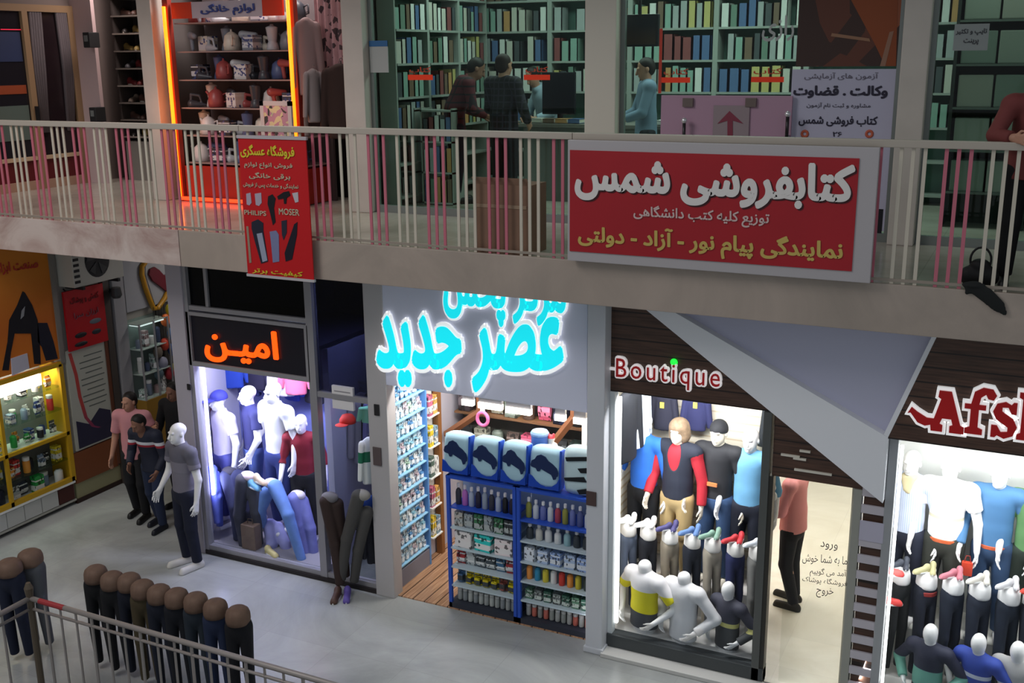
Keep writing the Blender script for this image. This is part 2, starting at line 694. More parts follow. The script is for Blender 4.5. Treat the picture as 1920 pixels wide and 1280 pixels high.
# ground floor, with the stairwell left open behind the pipe railing
HX0, HX1, HY = -7.74, -2.2, 5.96
FLOOR = stone_mat((176, 178, 176), (146, 148, 147), (0.8, 0.8), 0.25, 0.55, 0.88)
f = MB()
f.box(XW, XR, HY, 17, -0.3, 0).box(XW, HX0, -3, HY, -0.3, 0).box(HX1, XR, -3, HY, -0.3, 0)
struct('floor', f, FLOOR)
struct('floor_basement', MB().box(HX0 - 1, HX1 + 1, -3, HY + 1, -3.1, -3.0), mat((60, 58, 52), 0.6))
struct('wall_stairwell', MB().box(HX0, HX1, HY, HY + 0.1, -3, -0.3).box(HX0 - 0.1, HX0, -3, HY + 0.1, -3, -0.3), mat((90, 86, 78), 0.7))

# upper floor slab: body, polished top and the stone facing along its edge
struct('slab', MB().box(XW, XR, YS + 0.05, 17, ZS, Z2 - 0.02), mat((150, 146, 140), 0.8))
struct('floor_upper', MB().box(XW, XR, YS + 0.05, 17, Z2 - 0.02, Z2), stone_mat((190, 184, 172), (168, 160, 148), (0.6, 0.6), 0.16, 0.8, 0.8))
xj = FY(336, 460, YS)[0]
struct('trim_1', MB().box(XW, xj - 0.004, YS, YS + 0.05, ZS - 0.01, Z2 + 0.01), stone_mat((206, 190, 182), (170, 142, 134), None, 0.4, 1.6),
       bevel=0.006, label='pinkish veined stone facing on the slab edge')
struct('trim_2', MB().box(xj + 0.004, XR, YS, YS + 0.05, ZS - 0.01, Z2 + 0.01), stone_mat((174, 158, 146), (154, 141, 130), None, 0.45, 0.7),
       bevel=0.006, label='plain beige stone facing on the slab edge')
# roof over the upper gallery
struct('ceiling_upper', MB().box(XW, XR, YS - 0.1, 17, 7.0, 7.25), mat((170, 166, 160), 0.8))
struct('wall_end', MB().box(XW, XR, 16.9, 17.1, -0.3, 7.2), mat((120, 116, 112), 0.8))
struct('wall_right', MB().box(XR, XR + 0.2, YF, 17, 0, 7.2), CREAM)

# ---------------------------------------------------------------- lower storey walls
struct('wall_left', MB().box(XL - 0.25, XL - 0.03, 9.41, 15, 0, ZS).box(XL - 0.9, XL - 0.6, -3, 9.41, 0, ZS), mat((150, 146, 140), 0.7))
struct('wall_corridor', MB().box(XL - 0.1, -8.4, 14.2, 14.4, 0, ZS), mat((120, 116, 110), 0.7))
LAV = mat((196, 192, 204), 0.5)
struct('wall_partition', MB().prism([(-8.62, YF + 0.1, 0), (-8.52, YF + 0.1, 0), (-9.02, 10.45, 0), (-9.02, 14.2, 0), (-9.12, 14.2, 0), (-9.12, 10.45, 0)], (0, 0, ZS)), LAV)
struct('wall_divider', MB().box(-6.06, -5.96, YF + 0.1, 13.0, 0, ZS), LAV)
struct('wall_back', MB().box(-9.0, -3.5, 12.6, 12.8, 0, ZS), mat((176, 172, 166), 0.7))
struct('wall_boutique_back', MB().box(-3.5, -2.2, 10.15, 10.25, 0, ZS), stripes((236, 226, 206), (214, 196, 166), 0.09, 'Z', 0.82))
struct('wall_boutique_side', MB().box(-3.62, -3.56, YF + 0.08, 12.6, 0, ZS), stripes((240, 232, 214), (206, 186, 152), 0.09, 'Z', 0.7))
struct('wall_passage_left', MB().prism([(-1.96, YF + 0.06, 0), (-1.90, YF + 0.06, 0), (-2.17, 10.2, 0), (-2.23, 10.2, 0)], (0, 0, ZS)), mat((70, 66, 62), 0.5))
struct('wall_passage_right', MB().box(-1.22, -1.15, YF + 0.14, 16.9, 0, ZS), mat((214, 210, 200), 0.5))
struct('wall_passage_far', MB().box(-4.2, -2.62, 10.25, 10.4, 0, ZS), mat((230, 228, 222), 0.5))
struct('wall_passage_end', MB().box(-4.2, -1.05, 15.6, 15.8, 0, ZS), mat((214, 210, 200), 0.5))
struct('floor_passage', MB().box(-3.6, -1.22, YF + 0.02, 15.6, 0, 0.012), stone_mat((240, 237, 228), (224, 219, 206), (0.6, 0.6), 0.3, 1.0, 0.9))
struct('wall_afsh_back', MB().box(-1.15, 2.2, 10.15, 10.25, 0, ZS), mat((222, 222, 216), 0.6))
struct('wall_afsh_side', MB().box(2.1, 2.2, YF + 0.06, 10.15, 0, ZS), WHITE)

# posts and pillars of the lower front
xa = FY(330, 600, YF)[0]
struct('pillar_corner', MB().box(-8.62, -8.40, YF - 0.05, YF + 0.12, 0, ZS), mat((170, 164, 172), 0.45), bevel=0.008)
struct('pillar_middle', MB().box(-6.03, -5.80, YF - 0.05, YF + 0.12, 0, ZS), mat((190, 186, 186), 0.4, metal=0.1), bevel=0.008)
x0, x1 = FY(1097, 1215, 8.80)[0], FY(1128, 1215, 8.80)[0]
PX0, PX1 = x0, x1
struct('pillar', MB().box(x0, x1, 8.80, 9.02, 0.05, ZS).box(x0 - 0.015, x1 + 0.015, 8.785, 9.03, 0, 0.06), mat((206, 208, 214), 0.42), bevel=0.01)

# ---------------------------------------------------------------- upper storey walls
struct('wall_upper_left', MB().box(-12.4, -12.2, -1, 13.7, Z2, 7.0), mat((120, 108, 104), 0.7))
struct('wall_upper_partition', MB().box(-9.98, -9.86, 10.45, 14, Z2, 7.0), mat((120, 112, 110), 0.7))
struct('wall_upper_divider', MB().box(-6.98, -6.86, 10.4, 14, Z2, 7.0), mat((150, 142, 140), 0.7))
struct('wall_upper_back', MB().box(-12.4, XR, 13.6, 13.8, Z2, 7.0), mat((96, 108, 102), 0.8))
for i, (pa, pb, yy) in enumerate(((277, 303, YU), (654, 692, YU), (1105, 1163, YU), (1693, 1744, YU))):
    q0, q1 = FY(pa, 100, yy)[0], FY(pb, 100, yy)[0]
    struct('pillar_upper_%d' % (i + 1), MB().box(q0, q1, yy - 0.12, yy + 0.12, Z2, 7.0), CREAM if i != 2 else mat((206, 200, 188), 0.5), bevel=0.01)
x0 = FY(165, 150, 11.34)[0]
struct('pillar_upper_5', MB().box(-12.2, FY(188, 150, 11.34)[0], 11.3, 11.36, Z2, 7.0), mat((196, 172, 172), 0.5))
# ================================================================== fascias and signs of the lower shops
WOODS = wood_mat((58, 38, 29), (92, 64, 50), 0.125)
# grey sign box with the cyan letters
ax0, ax1 = FY(686, 650, YF - 0.04)[0], FY(1101, 650, YF - 0.04)[0]
zlo = FY(900, 746, YF - 0.04)[2]
t = thing('shop_sign', 'grey sign box with big cyan lit letters above the car goods shop', 'sign', ((ax0 + ax1) / 2, YF, zlo))
MB().box(ax0, ax1, YF - 0.04, YF + 0.14, zlo, ZS - 0.02).build('sign_box', mat((224, 227, 246), 0.5), t, bevel=0.006)
CY = mat((20, 226, 240), 0.4, emit=0.75)
CW = mat((250, 250, 250), 0.4, emit=0.55)


def channel(name, s, pl, pr, pt, Y, parent, mface, mrim, b=0.03, rim=0.055, thick=0.03):
    """lit letters: a pale rim standing out of the wall and a coloured face on it.  pl / pr: bottom corners, pt: a point at the top"""
    a, c, h = FY(*pl, Y), FY(*pr, Y), FY(*pt, Y)
    hh = h[2] - a[2]
    o = letters(name, s, a, c, hh, mrim, parent, bold=rim, ref=b, thick=thick, lift=0.004)
    letters('letter_face', s, a, c, hh, mface, o, bold=b, ref=b, thick=0.008, lift=0.004 + thick)
    return o


channel('lettering', 'عصر جدید', (712, 729), (1060, 738), (712, 590), YF - 0.04, t, CY, CW, 0.042, 0.085)
channel('lettering', 'مرکز پخش', (836, 602), (1064, 622), (836, 480), YF - 0.04, t, CY, CW, 0.038, 0.08)

# black sign with the orange name over the clothes shop
t = thing('shop_sign', 'black framed sign with a glowing orange Persian name', 'sign', FY(465, 690, YF))
q = [FY(358, 590, YF), FY(576, 706, YF)]
sx0, sx1, sz0, sz1 = -8.36, -6.80, 2.34, 2.87
MB().box(sx0, sx1, YF, YF + 0.1, sz0, sz1).build('sign_panel', mat((26, 24, 34), 0.35), t)
fr = MB()
fr.box(sx0, sx1, YF - 0.03, YF + 0.1, sz1, sz1 + 0.04).box(sx0, sx1, YF - 0.03, YF + 0.1, sz0 - 0.05, sz0)
fr.box(sx0 - 0.05, sx0, YF - 0.03, YF + 0.1, sz0 - 0.05, sz1 + 0.04).box(sx1, sx1 + 0.05, YF - 0.03, YF + 0.1, sz0 - 0.05, sz1 + 0.04)
fr.build('sign_frame', ALU, t, bevel=0.004)
a, b = FY(387, 676, YF - 0.01), FY(525, 690, YF - 0.01)
letters('lettering', 'امیـن', a, b, FY(387, 607, YF - 0.01)[2] - a[2] - 0.02, mat((255, 78, 10), 0.4, emit=1.6), t, bold=0.028, thick=0.012)

# brown boarded fascia of the boutique, running on above the passage
d0 = YF - 0.02
zb = FY(1132, 731, d0)[2]
xb0, xb1 = PX1, FY(1668, 900, d0)[0]
t = thing('shop_sign', 'dark brown boarded fascia with the small red and white Boutique letters', 'sign', ((xb0 + xb1) / 2, d0, zb))
zp = FY(1460, 893, d0)[2]
xp = FY(1452, 800, d0)[0]
MB().prism([(xb0, d0, zb), (xp, d0, zb), (xp, d0, zp), (xb1, d0, zp), (xb1, d0, ZS), (xb0, d0, ZS)], (0, 0.12, 0)).build('sign_board', WOODS, t)
RED = mat((178, 20, 24), 0.4, emit=0.12)
LW = mat((244, 240, 240), 0.4, emit=0.35)
a, b = FY(1157, 716, d0), FY(1352, 736, d0)
hh = FY(1157, 668, d0)[2] - a[2]
lt_ = letters('lettering', 'Boutique', a, b, hh, LW, t, bold=0.07, ref=0.02, thick=0.03, lift=0.004, spacing=1.3)
letters('letter_face', 'Boutique', a, b, hh, RED, lt_, bold=0.0, ref=0.02, thick=0.008, lift=0.038, spacing=1.3)
a = FY(1150, 690, d0)
MB().box(a[0] - 0.03, a[0] + 0.03, d0 - 0.03, d0, a[2] - 0.012, a[2] + 0.012).build('lettering', LW, t)
c = FY(1265, 678, d0)
MB().ell((c[0], c[1] - 0.02, c[2]), (0.034, 0.02, 0.034)).build('lamp', mat((30, 235, 60), 0.4, emit=1.5), t, smooth=True, label='green indicator lamp')
for (pa, pb) in (((1465, 850), (1500, 856)), ((1488, 857), (1512, 861)), ((1490, 878), (1560, 888)), ((1500, 843), (1520, 846))):
    a, b = FY(*pa, d0), FY(*pb, d0)
    MB().box(a[0], b[0], d0 - 0.02, d0, a[2] - 0.012, a[2] + 0.006).build('lettering', mat((220, 214, 200), 0.5), t)

# the folded grey cladding between the boutique and the next shop
yb, yt = YF - 0.16, YF - 0.06
P = lambda px, py, y=yb: FY(px, py, y)
a, b, c, d = P(1215, 583), P(1665, 945), P(1665, 820), P(1290, 600)
ext = (ZS - a[2]) * (b[0] - a[0]) / (a[2] - b[2])
ext2 = (ZS - d[2]) * (c[0] - d[0]) / (d[2] - c[2])
t = thing('cladding', 'grey folded metal cladding with a slanted pale band and recessed triangle', 'cladding', (b[0], yb, b[2]))
xr = c[0]
MB().prism([(a[0] - ext, yb, ZS), (xr, yb, b[2]), (xr, yb, c[2]), (d[0] - ext2, yb, ZS)], (0, 0.14, 0)).build('slanted_band', mat((238, 239, 244), 0.5), t, label='pale slanted band')
e = P(1757, 630)
ext3 = (ZS - e[2]) * (e[0] - xr) / (e[2] - c[2])
ex = e[0] + ext3
MB().prism([(d[0] - ext2, yt, ZS), (xr, yt, c[2]), (ex, yt, ZS)], (0, 0.04, 0)).build('triangle_panel', mat((194, 194, 216), 0.5), t, label='darker recessed triangle')
MB().prism([(xr - 0.035, yb, c[2] + 0.02), (xr, yb, c[2]), (ex, yb, ZS), (ex - 0.035, yb, ZS)], (0, 0.14, 0)).build('edge_strip', mat((238, 239, 244), 0.5), t)

# brown fascia with the big red and white letters
z0 = FY(1672, 823, yb)[2]
t = thing('shop_sign', 'dark brown boarded fascia with large red letters edged in white', 'sign', (xr + 1, yb, z0))
MB().prism([(xr, yb + 0.004, z0), (2.2, yb + 0.004, z0), (2.2, yb + 0.004, ZS), (ex, yb + 0.004, ZS), (xr, yb + 0.004, c[2])], (0, 0.14, 0)).build('sign_board', WOODS, t)
# letters drawn as outlines: heavy slab serif, the A with a long swash
GL = {
    'A': [[(0.30, 1.0), (0.62, 1.0), (0.90, 0.20), (1.0, 0.17), (1.0, 0.0), (0.62, 0.0), (0.62, 0.16), (0.70, 0.19), (0.655, 0.33), (0.42, 0.33), (0.36, 0.19),
           (0.44, 0.16), (0.44, 0.0), (0.14, 0.0), (0.12, 0.14), (-0.02, 0.10), (-0.22, 0.16), (-0.42, 0.38), (-0.50, 0.36), (-0.40, 0.52), (-0.24, 0.42),
           (0.02, 0.30), (0.20, 0.30), (0.36, 0.80), (0.28, 0.84)]],
    'f': [[(0.0, 0.0), (0.52, 0.0), (0.52, 0.13), (0.38, 0.17), (0.38, 0.60), (0.58, 0.60), (0.58, 0.72), (0.38, 0.72), (0.42, 0.90), (0.55, 0.98), (0.62, 0.88),
           (0.78, 0.86), (0.86, 0.98), (0.74, 1.12), (0.46, 1.14), (0.22, 1.02), (0.14, 0.72), (-0.04, 0.72), (-0.04, 0.60), (0.14, 0.60), (0.14, 0.17), (0.0, 0.13)]],
    's': [[(0.0, 0.26), (0.16, 0.26), (0.28, 0.12), (0.46, 0.14), (0.46, 0.24), (0.12, 0.40), (0.02, 0.56), (0.12, 0.74), (0.36, 0.80), (0.52, 0.74), (0.58, 0.80), (0.68, 0.80),
           (0.68, 0.54), (0.54, 0.54), (0.44, 0.68), (0.28, 0.67), (0.28, 0.58), (0.60, 0.44), (0.72, 0.26), (0.62, 0.06), (0.38, -0.02), (0.18, 0.04), (0.12, -0.01), (0.0, -0.01)]],
    'h': [[(0.0, 0.0), (0.44, 0.0), (0.44, 0.12), (0.34, 0.16), (0.34, 0.52), (0.50, 0.62), (0.60, 0.54), (0.60, 0.16), (0.50, 0.12), (0.50, 0.0), (0.94, 0.0), (0.94, 0.12),
           (0.84, 0.16), (0.84, 0.60), (0.72, 0.76), (0.52, 0.76), (0.34, 0.64), (0.34, 1.12), (0.0, 1.12), (0.0, 1.0), (0.10, 0.96), (0.10, 0.16), (0.0, 0.12)]],
}


def grow(pts, g):
    """outline pushed outwards by g (mitred, limited)"""
    n = len(pts)
    ar = sum(pts[i][0] * pts[(i + 1) % n][1] - pts[(i + 1) % n][0] * pts[i][1] for i in range(n))
    sgn = 1 if ar > 0 else -1
    out = []
    for i in range(n):
        p, q, r = (np.array(pts[k % n], float) for k in (i - 1, i, i + 1))
        e1, e2 = q - p, r - q
        n1 = np.array([e1[1], -e1[0]]) / (np.hypot(*e1) + 1e-9) * sgn
        n2 = np.array([e2[1], -e2[0]]) / (np.hypot(*e2) + 1e-9) * sgn
        m = n1 + n2
        k = np.dot(m, n1)
        out.append(tuple(q + m * (g / max(k, 0.55))))
    return out


def glyph(name, ch, org, size, lean, y, thick, g, m, parent, sx=1.0):
    mb = MB()
    for pl in GL[ch]:
        pp = grow(pl, g)
        n = len(pp)
        ar = sum(pp[i][0] * pp[(i + 1) % n][1] - pp[(i + 1) % n][0] * pp[i][1] for i in range(n))
        if ar < 0:
            pp = pp[::-1]
        mb.prism([(org[0] + (u + lean * v) * size * sx, y, org[1] + v * size) for u, v in pp], (0, thick, 0))
    return mb.build(name, m, parent)


AW = mat((246, 246, 246), 0.4, emit=0.45)
AR = mat((176, 14, 18), 0.4, emit=0.1)
for ch, px, py, sx in (('A', 1736, 802, .84), ('f', 1808, 808, .74), ('s', 1857, 814, .70), ('h', 1905, 820, .74)):
    o = FY(px, py, yb)
    sz = 0.335 if ch != 's' else 0.36
    lt_ = glyph('lettering', ch, (o[0], o[2]), sz, -0.02, yb - 0.035, 0.04, 0.075, AW, t, sx)
    glyph('letter_face', ch, (o[0], o[2]), sz, -0.02, yb - 0.05, 0.016, 0.0, AR, lt_, sx)

# striped timber column beside the passage and the post of the next window
x0, x1 = FY(1612, 1000, YF)[0], FY(1657, 1000, YF)[0]
ztop = FY(1640, 935, YF)[2] + 0.25
t = thing('column', 'brown timber column crossed by grey slats beside the passage', 'column', ((x0 + x1) / 2, YF, 0))
MB().box(-1.10, -0.935, YF - 0.02, YF + 0.06, 0, 2.5).build('column_core', wood_mat((62, 40, 30), (86, 58, 44), 0.4), t)
nz = 0.02
while nz < 2.0:
    MB().box(-1.115, -0.92, YF - 0.045, YF - 0.02, nz, nz + 0.075).build('slat', mat((196, 190, 198), 0.5), t, bevel=0.004)
    nz += 0.152
o = MB().box(-1.115, -0.92, YF - 0.052, YF - 0.045, 1.6, 1.78).build('notice', mat((190, 186, 204), 0.5), t, label='grey notice with a line of writing')
struct('pillar_window', MB().box(-0.93, -0.86, YF - 0.05, YF + 0.06, 0.0, z0 + 0.1), mat((170, 172, 176), 0.35, metal=0.3))

# ================================================================== glazing frames of the lower fronts
# clothes shop: upper dark lights, display window, glazed door bay
t = thing('shopfront', 'grey aluminium shopfront frame with dark upper panes around the clothes display', 'shopfront', (-7.2, YF, 0))
fr = MB()
for xx, w in ((-8.40, 0.05), (-6.77, 0.09)):
    fr.box(xx, xx + w, YF - 0.03, YF + 0.06, 0.05, ZS)
fr.box(-8.40, -6.03, YF - 0.02, YF + 0.06, 0.05, 0.11)
fr.box(-6.68, -6.03, YF - 0.02, YF + 0.06, 2.14, 2.20)
fr.box(-8.35, -6.77, YF - 0.02, YF + 0.06, 2.93, 2.98)
xm = FY(388, 560, YF)[0]
fr.box(xm - 0.02, xm + 0.02, YF - 0.01, YF + 0.05, 2.98, ZS)
fr.build('frame', ALU, t, bevel=0.004)
MB().box(-8.40, -6.03, YF - 0.04, YF + 0.1, 0, 0.05).build('sill', mat((40, 34, 34), 0.5), t)
DG = glass_mat((0.07, 0.07, 0.09))
CG = glass_mat((0.93, 0.95, 0.97))
MB().box(-8.35, xm - 0.02, YF + 0.02, YF + 0.026, 2.98, ZS).build('pane', DG, t)
MB().box(xm + 0.02, -6.77, YF + 0.02, YF + 0.026, 2.98, ZS).build('pane', DG, t)
MB().box(-6.68, -6.03, YF + 0.02, YF + 0.026, 2.20, ZS).build('pane', glass_mat((0.22, 0.23, 0.30)), t)
MB().box(-8.35, -6.77, YF + 0.02, YF + 0.026, 0.11, 2.29).build('pane', CG, t)
MB().box(-6.68, -6.03, YF + 0.02, YF + 0.026, 0.11, 2.14).build('pane', CG, t)
a = FY(623, 765, YF - 0.02)
b = FY(660, 728, YF - 0.02)
tt = MB().box(a[0], b[0], YF - 0.012, YF + 0.02, a[2], b[2]).build('notice', mat((226, 222, 222), 0.6), label='small pale paper notice stuck on the dark pane above the glass door', cat='notice')
for k in range(3):
    zz = b[2] - 0.05 - k * 0.045
    MB().box(a[0] + 0.03, b[0] - 0.03 - 0.02 * (k % 2), YF - 0.014, YF - 0.011, zz - 0.012, zz).build('print_line', mat((150, 146, 150), 0.6), tt)

# boutique: window frame, sill, step
zs = FY(1135, 1192, YF)[2]
t = thing('shopfront', 'slim pale frame and clear glass of the boutique window', 'shopfront', (-2.65, YF, 0))
MB().box(PX1, PX1 + 0.05, YF - 0.03, YF + 0.06, 0.02, zb).build('jamb', mat((226, 232, 234), 0.4), t, bevel=0.004)
MB().box(-1.97, -1.90, YF - 0.05, YF + 0.06, 0.0, zb).build('jamb', mat((96, 98, 96), 0.4, metal=0.3), t, bevel=0.004)
MB().box(PX1, -1.86, YF - 0.05, YF + 0.08, 0.03, zs + 0.06).build('sill', mat((74, 78, 80), 0.4, metal=0.3), t, bevel=0.006)
MB().box(PX1 + 0.05, -1.93, YF + 0.0, YF + 0.006, zs + 0.06, zb).build('pane', CG, t)
struct('trim_3', MB().box(PX1, -1.84, 8.76, YF - 0.04, 0.0, 0.04), mat((206, 204, 200), 0.35), bevel=0.004)
struct('floor_window', MB().prism([(PX1, YF + 0.08, 0), (-1.98, YF + 0.08, 0), (-2.2, 10.15, 0), (-3.56, 10.15, 0)], (0, 0, zs + 0.06)), mat((214, 212, 208), 0.4))
struct('floor_display', MB().prism([(-8.50, YF + 0.08, 0), (-6.77, YF + 0.08, 0), (-6.77, 10.4, 0), (-8.98, 10.4, 0)], (0, 0, 0.10)), mat((150, 146, 150), 0.4))
# next shop
t = thing('shopfront', 'clear glass of the shop window under the large red letters', 'shopfront', (0.6, YF, 0))
MB().box(-0.86, 2.1, YF + 0.0, YF + 0.006, 0.12, z0).build('pane', CG, t)
MB().box(-0.86, 2.1, YF - 0.05, YF + 0.06, 0.0, 0.12).build('sill', mat((90, 92, 94), 0.4), t)
struct('floor_window.001', MB().box(-0.9, 2.1, YF + 0.08, 10.15, 0.0, 0.12), mat((214, 212, 208), 0.4))
# passage: steel door frame and glass door leaf with dark lettering
t = thing('door_frame', 'dark steel frame around the passage opening', 'door frame', (-1.5, YF, 0))
MB().box(-1.90, -1.86, YF - 0.04, YF + 0.06, 0, zp).build('jamb', mat((60, 58, 54), 0.4, metal=0.4), t)
jx0, jx1 = FY(1601, 1000, YF)[0], FY(1612, 1000, YF)[0]
MB().box(FY(1600, 950, YF)[0], -1.115, YF - 0.04, YF + 0.06, 0, zp).build('jamb', mat((164, 164, 156), 0.4, metal=0.3), t, bevel=0.005)
t = thing('glass_door', 'clear glass door of the passage with small dark Persian lines printed on it', 'door', (-1.5, YF + 0.03, 0.02))
MB().box(-1.74, -1.14, YF + 0.065, YF + 0.075, 0.02, zp).build('pane', glass_mat((0.95, 0.96, 0.94)), t)
BK = mat((50, 48, 46), 0.6)
for s, pa, pb, pt in (('ورود', (1538, 1029), (1570, 1033), 1014), ('ما به شما خوش', (1504, 1056), (1588, 1063), 1036), ('آمد می گوییم', (1518, 1080), (1586, 1086), 1062),
                      ('فروشگاه پوشاک', (1504, 1092), (1588, 1102), 1078), ('خروج', (1530, 1119), (1562, 1122), 1100)):
    a, b = FY(*pa, YF + 0.065), FY(*pb, YF + 0.065)
    letters('lettering', s, a, b, FY(pa[0], pt, YF + 0.065)[2] - a[2], BK, t, bold=0.0, thick=0.001, lift=0.0015)
# ================================================================== figures: one smooth surface grown from tapered limbs
def sdf_surface(prims, vox, pad=0.03):
    """prims: dicts with kind 'cone' (a, b, ra, rb, flat) or 'ell' (c, r), k = blend; optional cut=(point, normal) keeps the side the normal points away from"""
    los, his = [], []
    for p in prims:
        if p['t'] == 'cone':
            rr = max(p['ra'], p['rb'])
            lo = np.minimum(p['a'], p['b']) - rr
            hi = np.maximum(p['a'], p['b']) + rr
        else:
            m = np.max(p['r'])
            lo, hi = p['c'] - m, p['c'] + m
        los.append(lo - pad)
        his.append(hi + pad)
    LO, HI = np.min(los, 0), np.max(his, 0)
    n = np.ceil((HI - LO) / vox).astype(int) + 2
    D = np.full(n, 1.0, np.float32)
    for p, lo, hi in zip(prims, los, his):
        i0 = np.maximum(0, np.floor((lo - LO) / vox).astype(int))
        i1 = np.minimum(n, np.ceil((hi - LO) / vox).astype(int) + 1)
        ax = [LO[k] + np.arange(i0[k], i1[k]) * vox for k in range(3)]
        X, Y, Z = np.meshgrid(*ax, indexing='ij')
        if p['t'] == 'cone':
            a, b = p['a'], p['b']
            fx = p.get('flat', 1.0)      # depth (y) compared with width
            dy = b[1] - a[1]
            L = b - a
            Ls = np.array([L[0], L[1] / fx, L[2]])
            PX, PY, PZ = X - a[0], (Y - a[1]) / fx, Z - a[2]
            h = np.clip((PX * Ls[0] + PY * Ls[1] + PZ * Ls[2]) / (Ls @ Ls + 1e-9), 0, 1)
            d = np.sqrt((PX - Ls[0] * h) ** 2 + (PY - Ls[1] * h) ** 2 + (PZ - Ls[2] * h) ** 2) - (p['ra'] + (p['rb'] - p['ra']) * h)
            d = d * min(1.0, 0.5 + 0.5 * fx)
        else:
            c, r = p['c'], p['r']
            q = ((X - c[0]) / r[0], (Y - c[1]) / r[1], (Z - c[2]) / r[2])
            k0 = np.sqrt(q[0] ** 2 + q[1] ** 2 + q[2] ** 2) + 1e-6
            k1 = np.sqrt((q[0] / r[0]) ** 2 + (q[1] / r[1]) ** 2 + (q[2] / r[2]) ** 2) + 1e-6
            d = k0 * (k0 - 1) / k1
        for cp, cn in p.get('cut', ()):
            d = np.maximum(d, (X - cp[0]) * cn[0] + (Y - cp[1]) * cn[1] + (Z - cp[2]) * cn[2])
        S = D[i0[0]:i1[0], i0[1]:i1[1], i0[2]:i1[2]]
        k = p.get('k', 0.02)
        if p.get('sub'):
            S[...] = np.maximum(S, -d)
        else:
            h = np.maximum(k - np.abs(S - d), 0) / k
            S[...] = np.minimum(S, d) - h * h * k * 0.25
    # surface nets
    V = np.stack([D[i:n[0] - 1 + i, j:n[1] - 1 + j, k:n[2] - 1 + k] for i in (0, 1) for j in (0, 1) for k in (0, 1)], -1)
    neg = V < 0
    mix = neg.any(-1) & ~neg.all(-1)
    idx = np.argwhere(mix)
    vv = V[mix]
    off = np.array([(i, j, k) for i in (0, 1) for j in (0, 1) for k in (0, 1)], float)
    acc = np.zeros((len(idx), 3))
    cnt = np.zeros(len(idx))
    for i in range(8):
        for j in range(i + 1, 8):
            if np.abs(off[i] - off[j]).sum() == 1:
                cr = (vv[:, i] < 0) != (vv[:, j] < 0)
                t = vv[:, i] / (vv[:, i] - vv[:, j] + 1e-12)
                pnt = off[i] + t[:, None] * (off[j] - off[i])
                acc[cr] += pnt[cr]
                cnt[cr] += 1
    co = LO + (idx + acc / np.maximum(cnt, 1)[:, None]) * vox
    ID = np.full(mix.shape, -1, int)
    ID[tuple(idx.T)] = np.arange(len(idx))
    S = D < 0
    faces = []
    for ax in range(3):
        s0 = [slice(1, -1)] * 3
        s1 = [slice(1, -1)] * 3
        s0[ax] = slice(0, n[ax] - 1)
        s1[ax] = slice(1, n[ax])
        a, b = S[tuple(s0)], S[tuple(s1)]
        e = np.argwhere(a != b)
        if not len(e):
            continue
        inside = a[tuple(e.T)]
        base = e.copy()
        for q in range(3):
            if q != ax:
                base[:, q] += 1
        o1, o2 = [q for q in range(3) if q != ax]
        if ax == 1:
            o1, o2 = o2, o1
        def at(d1, d2):
            w = base.copy()
            w[:, o1] += d1
            w[:, o2] += d2
            return ID[tuple(w.T)]
        q = np.stack([at(-1, -1), at(0, -1), at(0, 0), at(-1, 0)], 1)
        q[~inside] = q[~inside][:, ::-1]
        faces.append(q[(q >= 0).all(1)])
    return co, np.concatenate(faces)


def sdf_mesh(name, prims, vox=0.011):
    co, fa = sdf_surface(prims, vox)
    me = bpy.data.meshes.new(name)
    me.vertices.add(len(co))
    me.vertices.foreach_set('co', co.astype(np.float32).ravel())
    me.loops.add(fa.size)
    me.loops.foreach_set('vertex_index', fa.ravel().astype(np.int32))
    me.polygons.add(len(fa))
    me.polygons.foreach_set('loop_start', np.arange(0, fa.size, 4, dtype=np.int32))
    me.polygons.foreach_set('loop_total', np.full(len(fa), 4, dtype=np.int32))
    me.polygons.foreach_set('use_smooth', np.ones(len(fa), bool))
    me.update(calc_edges=True)
    me.validate()
    return me


A3 = lambda *p: np.array(p, float)


def cone(a, b, ra, rb, k=0.025, flat=1.0, cut=()):
    return dict(t='cone', a=np.array(a, float), b=np.array(b, float), ra=ra, rb=rb, k=k, flat=flat, cut=cut)


def ell(c, r, k=0.02, cut=(), sub=False):
    return dict(t='ell', c=np.array(c, float), r=np.array(r, float), k=k, cut=cut, sub=sub)


def skeleton(h=1.78, **over):
    """joints of a standing figure facing -Y, feet on z = 0; s: R is the figure's right (x < 0)"""
    J = {'pelvis': (0, 0, .53), 'waist': (0, 0, .61), 'chest': (0, 0, .725), 'neck': (0, .005, .825), 'head': (0, -.012, .915)}
    for s, q in (('R', -1), ('L', 1)):
        J['sh' + s] = (q * .107, .004, .800)
        J['el' + s] = (q * .140, .012, .625)
        J['wr' + s] = (q * .150, -.025, .485)
        J['hip' + s] = (q * .050, 0, .505)
        J['kn' + s] = (q * .056, -.012, .285)
        J['an' + s] = (q * .060, .012, .045)
        J['toe' + s] = (q * .072, -.105, .018)
    J.update(over)
    return {k: np.array(v, float) * h for k, v in J.items()}


def unit(v):
    return v / (np.linalg.norm(v) + 1e-9)


